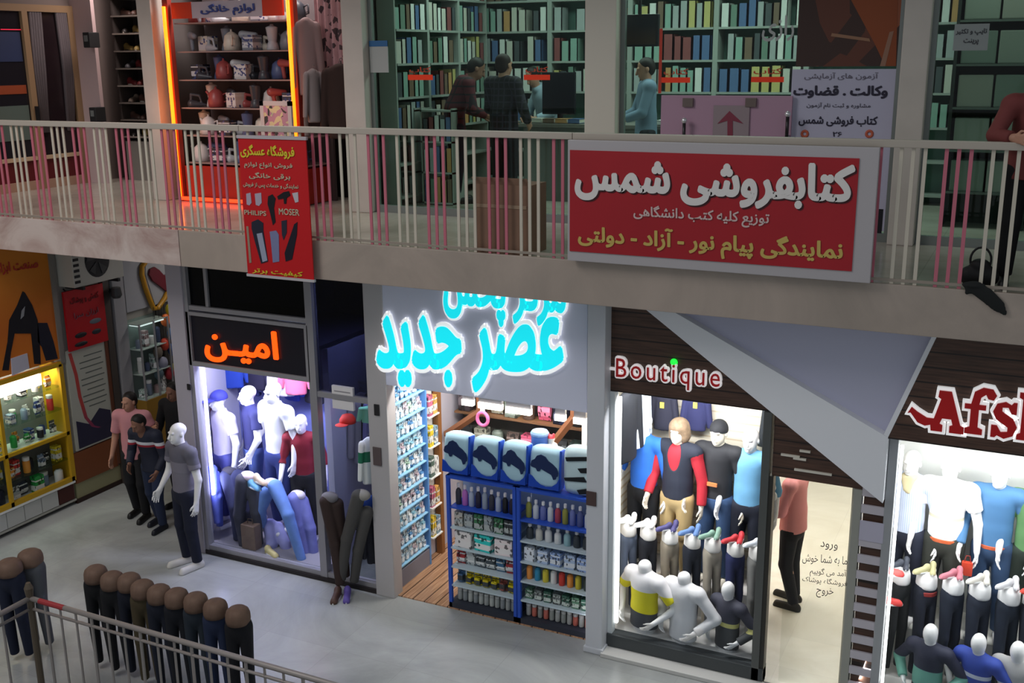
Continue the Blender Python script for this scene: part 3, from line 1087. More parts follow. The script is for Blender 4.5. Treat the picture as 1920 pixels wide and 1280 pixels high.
def hand_prims(w, d, n, h, curl=0.5, side=1):
    """palm, four bent fingers of unequal length and a thumb; d: along the hand, n: the way the palm faces"""
    d = unit(d)
    n = unit(n - d * (n @ d))
    s = np.cross(d, n) * side
    pl = .050 * h
    out = []
    for q in (-.013, 0.0, .013):
        out.append(cone(w + s * q * h * .7, w + d * pl + s * q * h, .0105 * h, .0085 * h, k=.008))
    for q, L in ((-.0195, .038), (-.0065, .046), (.0065, .043), (.0195, .034)):
        b = w + d * pl * .98 + s * q * h
        d2 = unit(d + n * curl * .55 + s * q * 6)
        m = b + d2 * L * h * .52
        d3 = unit(d2 + n * curl * .95)
        e = m + d3 * L * h * .48
        out += [cone(b, m, .0056 * h, .0052 * h, k=.004), cone(m, e, .0052 * h, .0043 * h, k=.004)]
    tb = w + d * pl * .28 - s * .013 * h
    tm = tb + unit(d * .75 - s * .75 + n * .25) * .026 * h
    te = tm + unit(d * .95 - s * .1 + n * .45) * .022 * h
    out += [cone(tb, tm, .0072 * h, .006 * h, k=.006), cone(tm, te, .006 * h, .0048 * h, k=.004)]
    return out


def head_prims(c, h, face=True, look=0.0, nod=0.0, egg=False):
    """c: middle of the head; look turns it about the vertical, nod tips it forward"""
    cl, sl = math.cos(look), math.sin(look)
    cn, sn = math.cos(nod), math.sin(nod)

    def T(x, y, z):
        y, z = y * cn - z * sn, y * sn + z * cn
        return c + A3(x * cl - y * sl, x * sl + y * cl, z) * h
    if egg:
        return [ell(c, (.043 * h, .050 * h, .064 * h), k=.03)]
    out = [ell(T(0, .008, .018), (.0435 * h, .0535 * h, .047 * h), k=.03),
           ell(T(0, -.012, -.022), (.036 * h, .041 * h, .045 * h), k=.03),
           ell(T(0, -.030, -.052), (.020 * h, .020 * h, .014 * h), k=.015)]
    if face:
        out += [cone(T(0, -.052, .006), T(0, -.064, -.020), .0055 * h, .0085 * h, k=.008),
                cone(T(-.020, -.047, .012), T(.020, -.047, .012), .007 * h, .007 * h, k=.01),
                cone(T(-.012, -.052, -.036), T(.012, -.052, -.036), .005 * h, .005 * h, k=.006),
                ell(T(-.018, -.050, -.002), (.0105 * h, .007 * h, .006 * h), k=.004, sub=True),
                ell(T(.018, -.050, -.002), (.0105 * h, .007 * h, .006 * h), k=.004, sub=True)]
        for q in (-1, 1):
            out.append(ell(T(q * .044, .006, -.006), (.006 * h, .012 * h, .017 * h), k=.006))
    return out


def body_prims(J, h, fem=False, legs=True, head='face', look=0.0, nod=0.0, curl=0.5, hands=True, palm=None, feet=True):
    p = [cone(J['chest'] + A3(0, 0, .035) * h, J['waist'], .085 * h, .075 * h, flat=.66),
         cone(J['waist'], J['pelvis'], .075 * h, .084 * h, flat=.70),
         cone(J['shR'] * .8 + J['neck'] * .2, J['shL'] * .8 + J['neck'] * .2, .036 * h, .036 * h, k=.03),
         cone(J['neck'] - A3(0, 0, .02) * h, J['neck'] * .45 + J['head'] * .55, .034 * h, .030 * h, k=.025)]
    p += head_prims(J['head'], h, head == 'face', look, nod, head == 'egg')
    for s, q in (('R', -1), ('L', 1)):
        p += [ell(J['sh' + s], (.036 * h, .036 * h, .036 * h), k=.03),
              cone(J['sh' + s], J['el' + s], .031 * h, .024 * h, k=.02),
              cone(J['el' + s], J['wr' + s], .024 * h, .0155 * h, k=.015)]
        if hands:
            d = J['wr' + s] - J['el' + s]
            n = A3(-q, -.15, 0) if palm is None else A3(*palm)
            p += hand_prims(J['wr' + s], d, n, h, curl, side=(1 if q > 0 else -1))
        if legs:
            p += [cone(J['hip' + s], J['kn' + s], .050 * h, .033 * h, k=.03), cone(J['kn' + s], J['an' + s], .033 * h, .020 * h, k=.02)]
            kn, an = J['kn' + s], J['an' + s]
            p += [ell(kn * .7 + an * .3 + A3(0, .012, 0) * h, (.021 * h, .022 * h, .06 * h), k=.03)]
            if feet:
                p += [cone(an - A3(0, -.018 * h, .022 * h), J['toe' + s], .020 * h, .014 * h, k=.02)]
    return p


def shirt_prims(J, h, sleeve=0.55, hem=.50, e=.010, collar=False, loose=1.0, fore=0.0, neckcut=True):
    """sleeve: how much of the upper arm it covers; fore: how much of the forearm"""
    hz = A3(J['pelvis'][0], J['pelvis'][1], hem * h)
    cut = [(hz, A3(0, 0, -1))]
    p = [cone(J['chest'] + A3(0, 0, .036) * h, J['waist'], .087 * h + e, (.079 * h + e) * loose, flat=.68, k=.03, cut=cut),
         cone(J['waist'], J['pelvis'] - A3(0, 0, .05) * h, (.079 * h + e) * loose, (.088 * h + e) * loose, flat=.72, k=.03, cut=cut),
         cone(J['shR'] * .82 + J['neck'] * .18, J['shL'] * .82 + J['neck'] * .18, .037 * h + e, .037 * h + e, k=.035)]
    if collar:
        p.append(cone(J['neck'] - A3(0, 0, .012) * h, J['neck'] + A3(0, .002, .012) * h, .039 * h + e * .5, .036 * h + e * .4, k=.008,
                      cut=[(J['neck'] + A3(0, 0, .016) * h, A3(0, -.35, 1) / 1.06)]))
    for s in 'RL':
        sh, el_, wr = J['sh' + s], J['el' + s], J['wr' + s]
        d = unit(el_ - sh)
        p.append(ell(sh, A3(1, 1, 1) * (.037 * h + e), k=.03))
        if fore > 0:
            d2 = unit(wr - el_)
            end = el_ + (wr - el_) * fore
            p.append(cone(sh, el_, .032 * h + e, .027 * h + e, k=.02))
            p.append(cone(el_, end + d2 * .03, .027 * h + e, .021 * h + e, k=.015, cut=[(end, d2)]))
        else:
            end = sh + (el_ - sh) * sleeve
            p.append(cone(sh, end + d * .03, .033 * h + e, .033 * h + e, k=.02, cut=[(end, d)]))
    return p


def trouser_prims(J, h, e=.008, low=1.0, top=.565, wide=1.0):
    """low: how far down the shin they reach"""
    tc = [(A3(0, 0, top * h) + A3(J['pelvis'][0], J['pelvis'][1], 0), A3(0, 0, 1))]
    p = [cone(J['pelvis'] + A3(0, 0, .05) * h, J['pelvis'] - A3(0, 0, .02) * h, .078 * h + e, .086 * h + e, flat=.74, k=.02, cut=tc)]
    for s in 'RL':
        hp, kn, an = J['hip' + s], J['kn' + s], J['an' + s]
        d = unit(an - kn)
        end = kn + (an - kn) * low
        p += [cone(hp, kn, (.052 * h + e) * wide, (.036 * h + e) * wide, k=.02),
              cone(kn, end + d * .03, (.036 * h + e) * wide, (.027 * h + e) * wide, k=.02, cut=[(end, d)])]
    return p


def shoe_prims(J, h, s, e=.004):
    an, toe = J['an' + s], J['toe' + s]
    heel = an + A3(0, .022 * h, -.026 * h)
    heel[2] = max(heel[2], .02 * h)
    return [cone(heel, toe + A3(0, 0, .006) * h, .0205 * h + e, .0165 * h + e, k=.02), cone(an, heel, .024 * h, .022 * h, k=.02),
            cone(A3(heel[0], heel[1], .010 * h), A3(toe[0], toe[1] - .005 * h, .010 * h), .0205 * h + e, .018 * h + e, k=.012, cut=[(A3(0, 0, .001 + (toe[2] - .018 * h)), A3(0, 0, -1))])]


def hair_prims(c, h, look=0.0, low=0.0, nod=0.0):
    cl, sl = math.cos(look), math.sin(look)
    cn, sn = math.cos(nod), math.sin(nod)

    def T(x, y, z):
        y, z = y * cn - z * sn, y * sn + z * cn
        return c + A3(x * cl - y * sl, x * sl + y * cl, z) * h
    fwd = A3(sl, -cl, 0)
    return [ell(T(0, .014, .025), (.0475 * h, .0535 * h, .046 * h), k=.01, cut=[(T(0, -.030, 0), unit(fwd - A3(0, 0, .55)))]),
            ell(T(0, .030, -.006 - low), (.042 * h, .036 * h, .046 * h), k=.02, cut=[(T(0, .004, 0), fwd)])]


SKIN = mat((176, 130, 108), 0.55)
SKIN_D = mat((138, 98, 80), 0.6)
MANW = mat((238, 236, 234), 0.35)
HAIRM = mat((24, 18, 16), 0.6)


def person(label, loc, rz, J, h, shirt, trousers, shoe, skin=SKIN, hair=HAIRM, look=0.0, nod=0.0, shirt_kw=None, curl=0.5, palm=None, group=None, tr_kw=None, hairlow=0.0):
    t = thing('person', label, 'person', loc, rz, group)
    hd = mat((24, 18, 16), 0.6)
    put('body', sdf_mesh('body', body_prims(J, h, look=look, nod=nod, curl=curl, palm=palm), 0.0085), skin, t)
    if hair is not None:
        put('hair', sdf_mesh('hair', hair_prims(J['head'], h, look, hairlow, nod), 0.009), hair, t)
    put('shirt', sdf_mesh('shirt', shirt_prims(J, h, **(shirt_kw or {})), 0.011), shirt, t)
    put('trousers', sdf_mesh('trousers', trouser_prims(J, h, **(tr_kw or {})), 0.011), trousers, t)
    for s in 'RL':
        put('shoe', sdf_mesh('shoe', shoe_prims(J, h, s), 0.009), shoe, t)
    return t
# ================================================================== shop-window mannequins
HM = 1.72
JM = skeleton(HM, elR=(-.150, -.005, .632), wrR=(-.150, -.085, .520), elL=(.152, .015, .630), wrL=(.165, -.020, .490))
JB = skeleton(1.5, elR=(-.205, .045, .665), wrR=(-.125, -.055, .575), elL=(.205, .045, .665), wrL=(.125, -.055, .575))
PM = {}


def proto(key, f):
    if key not in PM:
        PM[key] = f()
    return PM[key]


def m_body(): return proto('body', lambda: sdf_mesh('body', body_prims(JM, HM), 0.0095))
def m_short(): return proto('short', lambda: sdf_mesh('shirt', shirt_prims(JM, HM, 0.6, .50, collar=True, loose=.97), 0.011))
def m_long(): return proto('long', lambda: sdf_mesh('shirt', shirt_prims(JM, HM, hem=.50, fore=.93, collar=True, loose=.97), 0.011))
def m_elbow(): return proto('elbow', lambda: sdf_mesh('shirt', shirt_prims(JM, HM, hem=.49, fore=.25, collar=True, loose=.97), 0.011))
def m_vest():
    def f():
        p = shirt_prims(JM, HM, 0.05, .515, e=.019)
        p = [q for q in p if q['t'] == 'cone' and q['ra'] > .06]
        p.append(cone(JM['shR'] * .62 + JM['neck'] * .38, JM['shL'] * .62 + JM['neck'] * .38, .052 * 1.2, .052 * 1.2, k=.03))
        p.append(ell(JM['chest'] + A3(0, -.13, .13), (.075, .10, .20), sub=True))
        p.append(ell(JM['neck'] + A3(0, 0, .03), (.07, .075, .09), sub=True))
        return sdf_mesh('vest', p, 0.009)
    return proto('vest', f)
def m_trousers(): return proto('trousers', lambda: sdf_mesh('trousers', trouser_prims(JM, HM, top=.535), 0.011))
def m_shoe(): return proto('shoe', lambda: sdf_mesh('shoe', shoe_prims(JM, HM, 'R'), 0.008))


def strip(z0, z1, r, d=.72, n=20):
    mb = MB()
    mb.lathe([(r, z0), (r + .006, z0 + .004), (r + .006, z1 - .004), (r, z1)], n=n, sy=d)
    return mb


BELT = None


def mannequin(label, loc, rz, shirt, sm, trm, mirror=False, sc=1.0, vest=None, hat=None, belt=None, scarf=None, group=None, shoes=None, body=None, cat='mannequin'):
    t = thing('mannequin', label, cat, loc, rz, group)
    t.scale = (-sc if mirror else sc, sc, sc)
    put('body', m_body(), body or MANW, t)
    put('shirt', {'short': m_short, 'long': m_long, 'elbow': m_elbow}[shirt](), sm, t)
    put('trousers', m_trousers(), trm, t)
    if shoes:
        for q in (1, -1):
            put('shoe', m_shoe(), shoes, t, scale=(q, 1, 1))
    if vest:
        put('vest', m_vest(), vest, t)
    h = JM['head']
    if hat == 'beanie':
        put('cap', proto('beanie', lambda: sdf_mesh('cap', [ell(h + A3(0, .012, .035), (.088, .105, .098), cut=[(h + A3(0, -.03, .015), A3(0, -.15, -1))])], 0.008)), mat((34, 34, 38), 0.8), t, label_hint(t))
    elif hat == 'cap':
        me = proto('peak', lambda: sdf_mesh('cap', [ell(h + A3(0, .012, .035), (.092, .112, .095), cut=[(h + A3(0, 0, .018), A3(0, 0, -1))]),
                                                    ell(h + A3(0, -.14, .025), (.078, .095, .014), k=.01)], 0.008))
        put('cap', me, mat((56, 60, 150), 0.7), t)
    elif hat == 'wig':
        me = proto('wig', lambda: sdf_mesh('wig', [ell(h + A3(0, .02, .045), (.10, .115, .095), k=.03, cut=[(h + A3(0, -.075, 0), A3(0, -1, -.4) / 1.08)]),
                                                   ell(h + A3(-.06, .035, -.03), (.05, .075, .09), k=.03), ell(h + A3(.06, .035, -.03), (.05, .075, .09), k=.03)], 0.009))
        put('wig', me, mat((128, 106, 84), 0.7, noise=.25, nscale=30), t)
    if belt:
        mb = strip(.515 * HM, .535 * HM, .098 * HM * .93)
        put('belt', proto('belt', lambda: mb.mesh('belt')), belt, t)
    if scarf:
        c = JM['neck'] + A3(0, -.02, .02)
        put('scarf', proto('scarf', lambda: sdf_mesh('scarf', [ell(c, (.085, .08, .035)), cone(c + A3(.03, -.07, 0), c + A3(.02, -.095, -.12), .035, .02, flat=.5), cone(c + A3(-.03, -.07, 0), c + A3(-.01, -.095, -.1), .035, .02, flat=.5)], 0.009)), scarf, t)
    return t


def label_hint(t):
    return (0, 0, 0)


def window_x(px, py, Y):
    return FY(px, py, Y)[0]


RISER_B = 0.50
struct('floor_riser', MB().box(-3.55, -2.16, 9.62, 10.15, 0.15, RISER_B), mat((214, 210, 204), 0.5))
struct('floor_riser.001', MB().box(-0.9, 2.1, 9.62, 10.15, 0.12, RISER_B), mat((214, 212, 206), 0.5))
DK = mat((26, 28, 36), 0.8)
my = 9.78
S = 1.0
blue_tee = bands([(-.5, (26, 84, 176)), (.86, (36, 96, 188))])
mannequin('mannequin in a plain bright blue tee and black trousers, leftmost in the boutique window', (window_x(1207, 900, my), my, RISER_B), R(-14), 'elbow', mat((38, 100, 190), .75), mat((20, 21, 26), .8), sc=.985)
mannequin('mannequin with a brown wig, red shirt, dark waistcoat and beige trousers', (window_x(1274, 900, my), my - .06, RISER_B), R(-10), 'long', mat((172, 34, 48), .75), mat((186, 160, 112), .8), vest=mat((32, 36, 50), .8), hat='wig', belt=mat((140, 60, 34), .5), body=mat((226, 214, 196), .4), sc=.985)
t = mannequin('mannequin in a black tee and dark cap with blue jeans in the boutique window', (window_x(1345, 900, my), my, RISER_B), R(-6), 'short', mat((36, 36, 40), .75), mat((50, 74, 110), .85, noise=.25, nscale=5), hat='beanie', body=mat((232, 224, 206), .4), sc=1.0)
pm = MB()
pm.cbox((-.005, -.122, 1.075), (.10, .02, .035))
put('chest_print', pm.mesh('chest_print'), mat((206, 122, 70), .6), t)
mannequin('mannequin in an open light blue shirt with rolled sleeves and dark trousers', (window_x(1404, 920, my), my, RISER_B), R(-4), 'elbow', mat((104, 158, 194), .75, noise=.08, nscale=6), mat((24, 28, 42), .8), sc=.985)
# the next window
mannequin('mannequin in a pale striped shirt and beige scarf, beside the slatted column', (window_x(1703, 960, my), my, RISER_B), R(-14), 'elbow', stripes((222, 228, 244), (190, 204, 232), .018, 'X'), mat((34, 38, 54), .8), scarf=mat((214, 200, 160), .8), sc=.985)
mannequin('mannequin in a white tee with a beige chest band and dark olive trousers', (window_x(1776, 960, my), my - .05, RISER_B), R(-8), 'short', bands([(-.5, (244, 242, 240)), (1.10, (214, 206, 178)), (1.125, (246, 244, 242))]), mat((52, 54, 48), .8), belt=mat((196, 92, 50), .5), sc=1.0)
mannequin('mannequin in a blue long-sleeved top with a tan belt and blue jeans', (window_x(1866, 980, my), my, RISER_B), R(-4), 'long', mat((74, 118, 160), .75), mat((48, 72, 104), .85, noise=.2, nscale=5), belt=mat((190, 88, 52), .5), sc=.99)
mannequin('mannequin in a green tee cut by the right edge of the photo', (window_x(1940, 990, my), my, RISER_B), R(-2), 'short', mat((92, 134, 84), .75), mat((36, 46, 38), .8), sc=.99)

# clothes behind the boutique mannequins
def garment_mesh(kind='jacket'):
    def f():
        h = 1.0
        p = [cone(A3(0, 0, -.16), A3(0, 0, -.62), .15, .165, flat=.36, k=.03, cut=[(A3(0, 0, -.66), A3(0, 0, -1))]),
             cone(A3(-.15, 0, -.1), A3(.15, 0, -.1), .05, .05, k=.04, flat=.7)]
        for q in (-1, 1):
            e = A3(q * .235, 0, -.60)
            p.append(cone(A3(q * .17, 0, -.11), e, .058, .05, k=.02, flat=.8, cut=[(e, A3(0, 0, -1))]))
        p.append(ell(A3(0, 0, -.05), (.055, .045, .03), k=.02))
        return sdf_mesh('cloth', p, .014)
    return proto('garment', f)


def hook_mesh():
    def f():
        mb = MB()
        mb.tube([(0, 0, -.06), (0, 0, .0), (0.012, 0, .03), (.03, 0, .035), (.042, 0, .018)], .004, 6)
        mb.tube([(-.17, 0, -.10), (0, 0, -.055), (.17, 0, -.10)], .008, 6)
        return mb.mesh('hanger')
    return proto('hook', f)


def garment(label, loc, rz, m, sc=(1, 1, 1), group=None, name='hanging_jacket', cat='garment'):
    t = thing(name, label, cat, loc, rz, group)
    t.scale = sc
    put('cloth', garment_mesh(), m, t)
    put('hanger', hook_mesh(), mat((90, 90, 92), .4, metal=.6), t)
    return t


def peg(loc, L, d=(0, 1, 0)):
    return (Vector(loc), Vector(loc) + Vector(d) * L)


garment('dark jacket with a yellow badge hanging on the left side wall of the boutique window', (-3.38, 9.38, 2.52), R(78), mat((30, 32, 38), .8), (1.05, 1, 1.1))
garment('white and blue sleeved shirt hanging next to the dark jacket in the boutique window', (-3.36, 9.62, 2.55), R(80), bands([(-.5, (224, 232, 240)), (-.35, (214, 226, 240))]), (1, 1, 1.05))
for px, lab in ((1246, 'dark padded jacket with a yellow badge hung behind the waistcoat mannequin'), (1308, 'navy padded jacket with a yellow badge hung between waistcoat and black tee mannequins')):
    q = FY(px, 735, 10.08)
    t = garment(lab, (q[0], 10.06, q[2] + .02), 0, mat((44, 44, 60), .8) if px < 1300 else mat((48, 50, 92), .8), (.62, .8, .62))
    put('badge', MB().cbox((0, -.062, -.22), (.07, .012, .10)).mesh('badge'), mat((206, 190, 90), .6), t)
garment('dark grey coat hanging at the right end of the boutique window', (-2.06, 10.02, 2.42), R(-20), mat((50, 54, 58), .8), (.8, 1, .9))
# white frilled scarf and belts on the right frame
t = thing('scarf', 'white frilled scarf hanging at the right edge of the boutique window', 'scarf', (-2.0, 9.5, 2.2))
mb = MB()
for k in range(9):
    mb.ell((-2.0 + .03 * math.sin(k * 2.1), 9.5, 2.22 - k * .085), (.05 - .01 * (k % 2), .03, .05), 8, 6)
mb.build('cloth', mat((236, 236, 234), .8), t, smooth=True)
mb = MB().tube([(-2.0, 9.5, 2.26), (-1.99, 9.5, 2.33), (-1.95, 9.42, 2.33), (-1.935, 9.40, 2.33)], .006, 6)
mb.build('hook', ALU, t)
t = thing('belt', 'pale leather belt with dark buckle hanging at the right of the boutique window', 'belt', (-1.98, 9.3, 1.1))
MB().tube([(-1.955, 9.28, 1.52), (-1.99, 9.27, 1.38), (-1.985, 9.28, 1.2), (-1.97, 9.28, 1.0), (-1.96, 9.28, .84)], [.018, .022, .016, .016, .012], 8).build('strap', mat((206, 186, 150), .6), t, smooth=True)
MB().cbox((-1.965, 9.27, 1.53), (.05, .02, .05)).build('buckle', mat((40, 40, 44), .4, metal=.6), t)

# ---------------------------------------------------------------- trouser forms
def m_form_legs(): return proto('formlegs', lambda: sdf_mesh('trousers', trouser_prims(skeleton(HM), HM, top=.545, low=1.02), 0.011))
def m_form_cap():
    def f():
        mb = MB()
        mb.lathe([(.02, .0), (.150, .0), (.156, .02), (.150, .09), (.13, .125), (.08, .145), (.02, .15)], n=20, sy=.8)
        return mb.mesh('waist_cap', smooth=True)
    return proto('formcap', f)


def trouser_form(label, loc, rz, tm, cm, sx=.60, sy=.85, sz=1.0, group=None, capz=.12, capk=1.0):
    t = thing('trouser_form', label, 'trouser form', loc, rz, group)
    t.scale = (sx, sy, sz)
    zt = .535 * HM
    put('trousers', m_form_legs(), tm, t)
    put('waist_cap', m_form_cap(), cm, t, loc=(0, 0, zt), scale=(1.02, 1.02, capk))
    return t


def m_sneaker():
    def f():
        p = [cone(A3(0, .08, .045), A3(0, -.09, .030), .036, .030, k=.03), ell(A3(0, .075, .07), (.032, .04, .035), k=.03),
             cone(A3(0, .085, .012), A3(0, -.10, .012), .036, .038, k=.01, cut=[(A3(0, 0, 0), A3(0, 0, -1))])]
        return sdf_mesh('upper', p, .008)
    return proto('sneaker', f)


def m_sole():
    def f():
        mb = MB()
        n = 20
        out = []
        for i in range(n):
            w = 2 * PI * i / n
            out.append((.040 * math.cos(w) * (1 + .1 * math.sin(w)), .135 * math.sin(w) - .005, 0))
        mb.prism(out[::-1], (0, 0, .018))
        return mb.mesh('sole')
    return proto('sole', f)


def sneaker(label, loc, rz, m, group=None, sc=1.0, sole=WHITE):
    t = thing('sneaker', label, 'shoe', loc, rz, group)
    t.scale = (sc, sc, sc)
    put('upper', m_sneaker(), m, t)
    put('sole', m_sole(), sole, t)
    return t


CAPW = mat((232, 228, 222), .7)
fy, fz = 9.44, .11 + .04
cols = [((92, 102, 122), 'grey-blue jeans'), ((32, 34, 42), 'black trousers'), ((150, 138, 120), 'taupe trousers'), ((36, 40, 52), 'dark navy trousers'),
        ((168, 158, 142), 'light beige trousers'), ((40, 46, 88), 'royal navy trousers'), ((130, 128, 124), 'grey trousers')]
sho = [((240, 240, 238), 'white'), ((246, 240, 238), 'white and red'), ((70, 66, 110), 'purple'), ((90, 120, 168), 'blue'), ((120, 150, 134), 'green'), ((196, 52, 58), 'red'), ((222, 226, 232), 'pale grey')]
for i, (c, nm) in enumerate(cols):
    px = (1178, 1215, 1256, 1298, 1336, 1379, 1420)[i]
    x = FY(px, 1000 + i * 6, fy)[0]
    trouser_form('%s on the %s form from the left in the boutique row' % (nm, nth(i)), (x, fy, fz), R(38), mat(c, .85, noise=.12, nscale=5), CAPW, .50, .74, .93)
    zt = fz + (.535 * HM + .15) * .93 - .005
    s = sho[i]
    for q, w in ((-1, 'left'), (1, 'right')):
        sneaker('%s %s sneaker on the %s trouser form of the boutique' % (w, s[1], nth(i)), (x + q * .042, fy - .02 + .03 * q, zt + (0.004 if q > 0 else 0)), R(-20 + 25 * q), mat(s[0], .6), sc=.70)
# next window
for i, (px, py, c, nm) in enumerate(((1688, 1075, (34, 36, 38), 'black trousers'), (1738, 1083, (30, 34, 48), 'red-belted dark blue jeans'), (1788, 1090, (36, 42, 56), 'navy jeans'), (1838, 1100, (38, 44, 58), 'washed navy jeans'),
                                    (1893, 1108, (30, 38, 52), 'deep blue jeans'), (1940, 1115, (28, 32, 44), 'dark jeans'))):
    x = FY(px, py, fy)[0]
    t = trouser_form('%s on the %s form from the left under the large red letters' % (nm, nth(i)), (x, fy, .12), R(36), mat(c, .85, noise=.2, nscale=4), mat((236, 234, 232), .7), .54, .8, 1.0)
    if i == 1:
        put('belt', proto('fbelt', lambda: strip(.50 * HM, .522 * HM, .098 * HM).mesh('belt')), mat((140, 44, 40), .5), t)
    zt = .12 + .535 * HM + .145
    s = [((66, 70, 80), 'dark grey'), ((178, 172, 128), 'khaki'), ((186, 110, 122), 'pink'), ((206, 200, 190), 'white and tan'), ((196, 194, 196), 'light grey'), ((200, 60, 44), 'red')][i]
    for q, w in ((-1, 'left'), (1, 'right')):
        sneaker('%s %s shoe on the %s form under the large red letters' % (w, s[1], nth(i)), (x + q * .042, fy - .02 + .03 * q, zt), R(-20 + 25 * q), mat(s[0], .6), sc=.70)
# white and red trainers hanging beside the column, a red tag and pale straps
for k, (px, py) in enumerate(((1658, 1065), (1655, 1120))):
    q = FY(px, py, 9.15)
    t = sneaker('%s red and white trainer hanging beside the slatted column' % ('upper', 'lower')[k], (q[0] + .045, 9.15, q[2] - .05), R(100), mat((196, 58, 54), .6), sc=.9)
    MB().tube([(q[0] + .045, 9.15, q[2] + .02), (q[0] + .04 - .02 * k, 9.15, 2.62)], .003, 5).build('cord', WHITE, t, local=False) if False else put('cord', MB().tube([(0, .03, .06), (0, .03, (2.66 - q[2] + .05) / .9)], .003, 5).mesh('cord'), WHITE, t)
t = thing('gift_bag', 'small red paper bag between the trouser forms and the blue-top mannequin', 'bag', FY(1812, 1075, 9.55))
a = FY(1812, 1075, 9.58)
MB().cbox((a[0], 9.58, a[2] + .05), (.09, .05, .12)).build('bag', mat((196, 64, 40), .5), t)
MB().tube([(a[0] - .025, 9.58, a[2] + .11), (a[0] - .015, 9.58, a[2] + .17), (a[0] + .015, 9.58, a[2] + .17), (a[0] + .025, 9.58, a[2] + .11)], .004, 6).build('handle', mat((150, 40, 30), .5), t)

# ---------------------------------------------------------------- half torsos along the front
def m_bust(): return proto('bust', lambda: sdf_mesh('torso', [q for q in body_prims(JB, 1.5, legs=False, head='egg')] , .009))
def m_bust_cap():
    J2 = dict(JB)
    J2['head'] = JB['neck'] + A3(0, -.012, .075)
    pr = [q for q in body_prims(J2, 1.5, legs=False, head='egg') if not (q['t'] == 'ell' and q['r'][2] > .09)]
    pr.append(ell(J2['head'] + A3(0, 0, .0), (.058, .062, .062), k=.03))
    return sdf_mesh('torso', pr, .009)
def m_bshort(): return proto('bshort', lambda: sdf_mesh('shirt', shirt_prims(JB, 1.5, .75, .50, collar=True), .010))
def m_blong(): return proto('blong', lambda: sdf_mesh('shirt', shirt_prims(JB, 1.5, hem=.49, fore=.9, collar=True), .010))


def bust(label, loc, rz, kind, m, sc=1.0, body=None, cap=False):
    t = thing('torso_form', label, 'torso form', loc, rz)
    t.scale = (sc, sc, sc)
    base = -.47 * 1.5
    put('torso', proto('bustcap', m_bust_cap) if cap else m_bust(), body or MANW, t, loc=(0, 0, base))
    put('shirt', (m_bshort if kind == 'short' else m_blong)(), m, t, loc=(0, 0, base))
    mb = MB().lathe([(.11, 0), (.11, .02), (.05, .03), (.04, .06)], n=16, sy=.8)
    put('stand', proto('bstand', lambda: mb.mesh('stand')), mat((210, 208, 206), .4), t)
    return t


by = 9.16
bz = zs + .06
z15 = 1.5
bust('half torso in a yellow, white and grey polo at the boutique front', (window_x(1207, 1180, by), by, bz), R(-22), 'short',
     bands([(-.5, (64, 66, 72)), (.60 * z15, (226, 214, 14)), (.735 * z15, (226, 222, 222))]), 1.10, cap=True)
bust('half torso in a plain white long-sleeved shirt at the boutique front', (window_x(1281, 1210, by), by - .03, bz), R(-22), 'long', mat((222, 220, 220), .7), 1.06, cap=True)
bust('half torso in a dark navy top with a pale yellow chest stripe', (window_x(1362, 1220, by), by, bz), R(-24), 'long',
     bands([(-.5, (62, 64, 66)), (.655 * z15, (206, 200, 120)), (.685 * z15, (52, 52, 66))]), .90)
bust('half torso in a navy top with a sea-green lower part', (window_x(1742, 1230, by), by, .12), R(-18), 'long',
     bands([(-.5, (40, 42, 60)), (.56 * z15, (112, 172, 154)), (.68 * z15, (40, 42, 62))]), .94)
bust('half torso in a blue, red and white striped polo', (window_x(1832, 1250, by), by, .12), R(-24), 'short',
     bands([(-.5, (190, 176, 60)), (.58 * z15, (52, 74, 160)), (.61 * z15, (170, 44, 60)), (.66 * z15, (52, 74, 160)), (.70 * z15, (200, 206, 220)), (.725 * z15, (46, 70, 160))]), .94)
bust('half torso in a pale grey top at the right corner of the photo', (window_x(1905, 1262, by), by, .12), R(-18), 'long', mat((176, 174, 172), .7), .94)

# ================================================================== the clothes display under the orange name
LB = mat((188, 180, 214), .75)
ay = 9.52
mannequin('mannequin in a blue peaked cap and pale lilac shirt with one purple sleeve', (window_x(420, 850, ay), ay, .12), R(-20), 'short', bands([(-.5, (150, 34, 70)), (-.13, (206, 200, 220))], 'X'), mat((70, 74, 140), .8), hat='cap', vest=None, sc=1.0)
mannequin('mannequin in a navy polo and blue jeans behind the display glass', (window_x(463, 850, ay), ay + .12, .20), R(-34), 'short', mat((44, 46, 96), .75), mat((76, 96, 160), .85, noise=.25, nscale=4), sc=1.0, mirror=True)
mannequin('mannequin in a white tee and blue jeans behind the display glass', (window_x(522, 850, ay), ay, .20), R(-12), 'short', mat((240, 240, 244), .75), mat((48, 62, 120), .85, noise=.2, nscale=4), sc=1.08)
mannequin('mannequin in a dark red shirt and black trousers at the right end of the display', (window_x(566, 850, ay), ay + .02, .12), R(20), 'elbow', mat((128, 22, 40), .75), mat((22, 22, 28), .8), sc=.92)
for i, (px, c, lab, k) in enumerate(((398, (52, 64, 140), 'blue garment hanging behind the peaked-cap mannequin', .8), (445, (40, 70, 170), 'bright blue shirt hanging high behind the navy polo mannequin', 1), (484, (36, 32, 56), 'dark purple shirt hanging left of the white tee mannequin', 1),
                                  (566, (216, 110, 140), 'pink tee hanging in the top right corner of the clothes display', .8), (415, (170, 190, 230), 'pale blue shirt hanging in the top left of the clothes display', .8), (545, (206, 200, 214), 'white shirt hanging behind the white tee mannequin', .8))):
    q = FY(px, 700 if i != 4 else 690, 10.25)
    garment(lab, (q[0], 10.2 - .08 * (i % 2), 2.40 if i not in (3,) else 2.44), R(20 if i % 2 else -10), mat(c, .8), (k, 1, 1.15))
mb = MB().box(-8.9, -6.8, 10.2, 10.22, 2.44, 2.46)
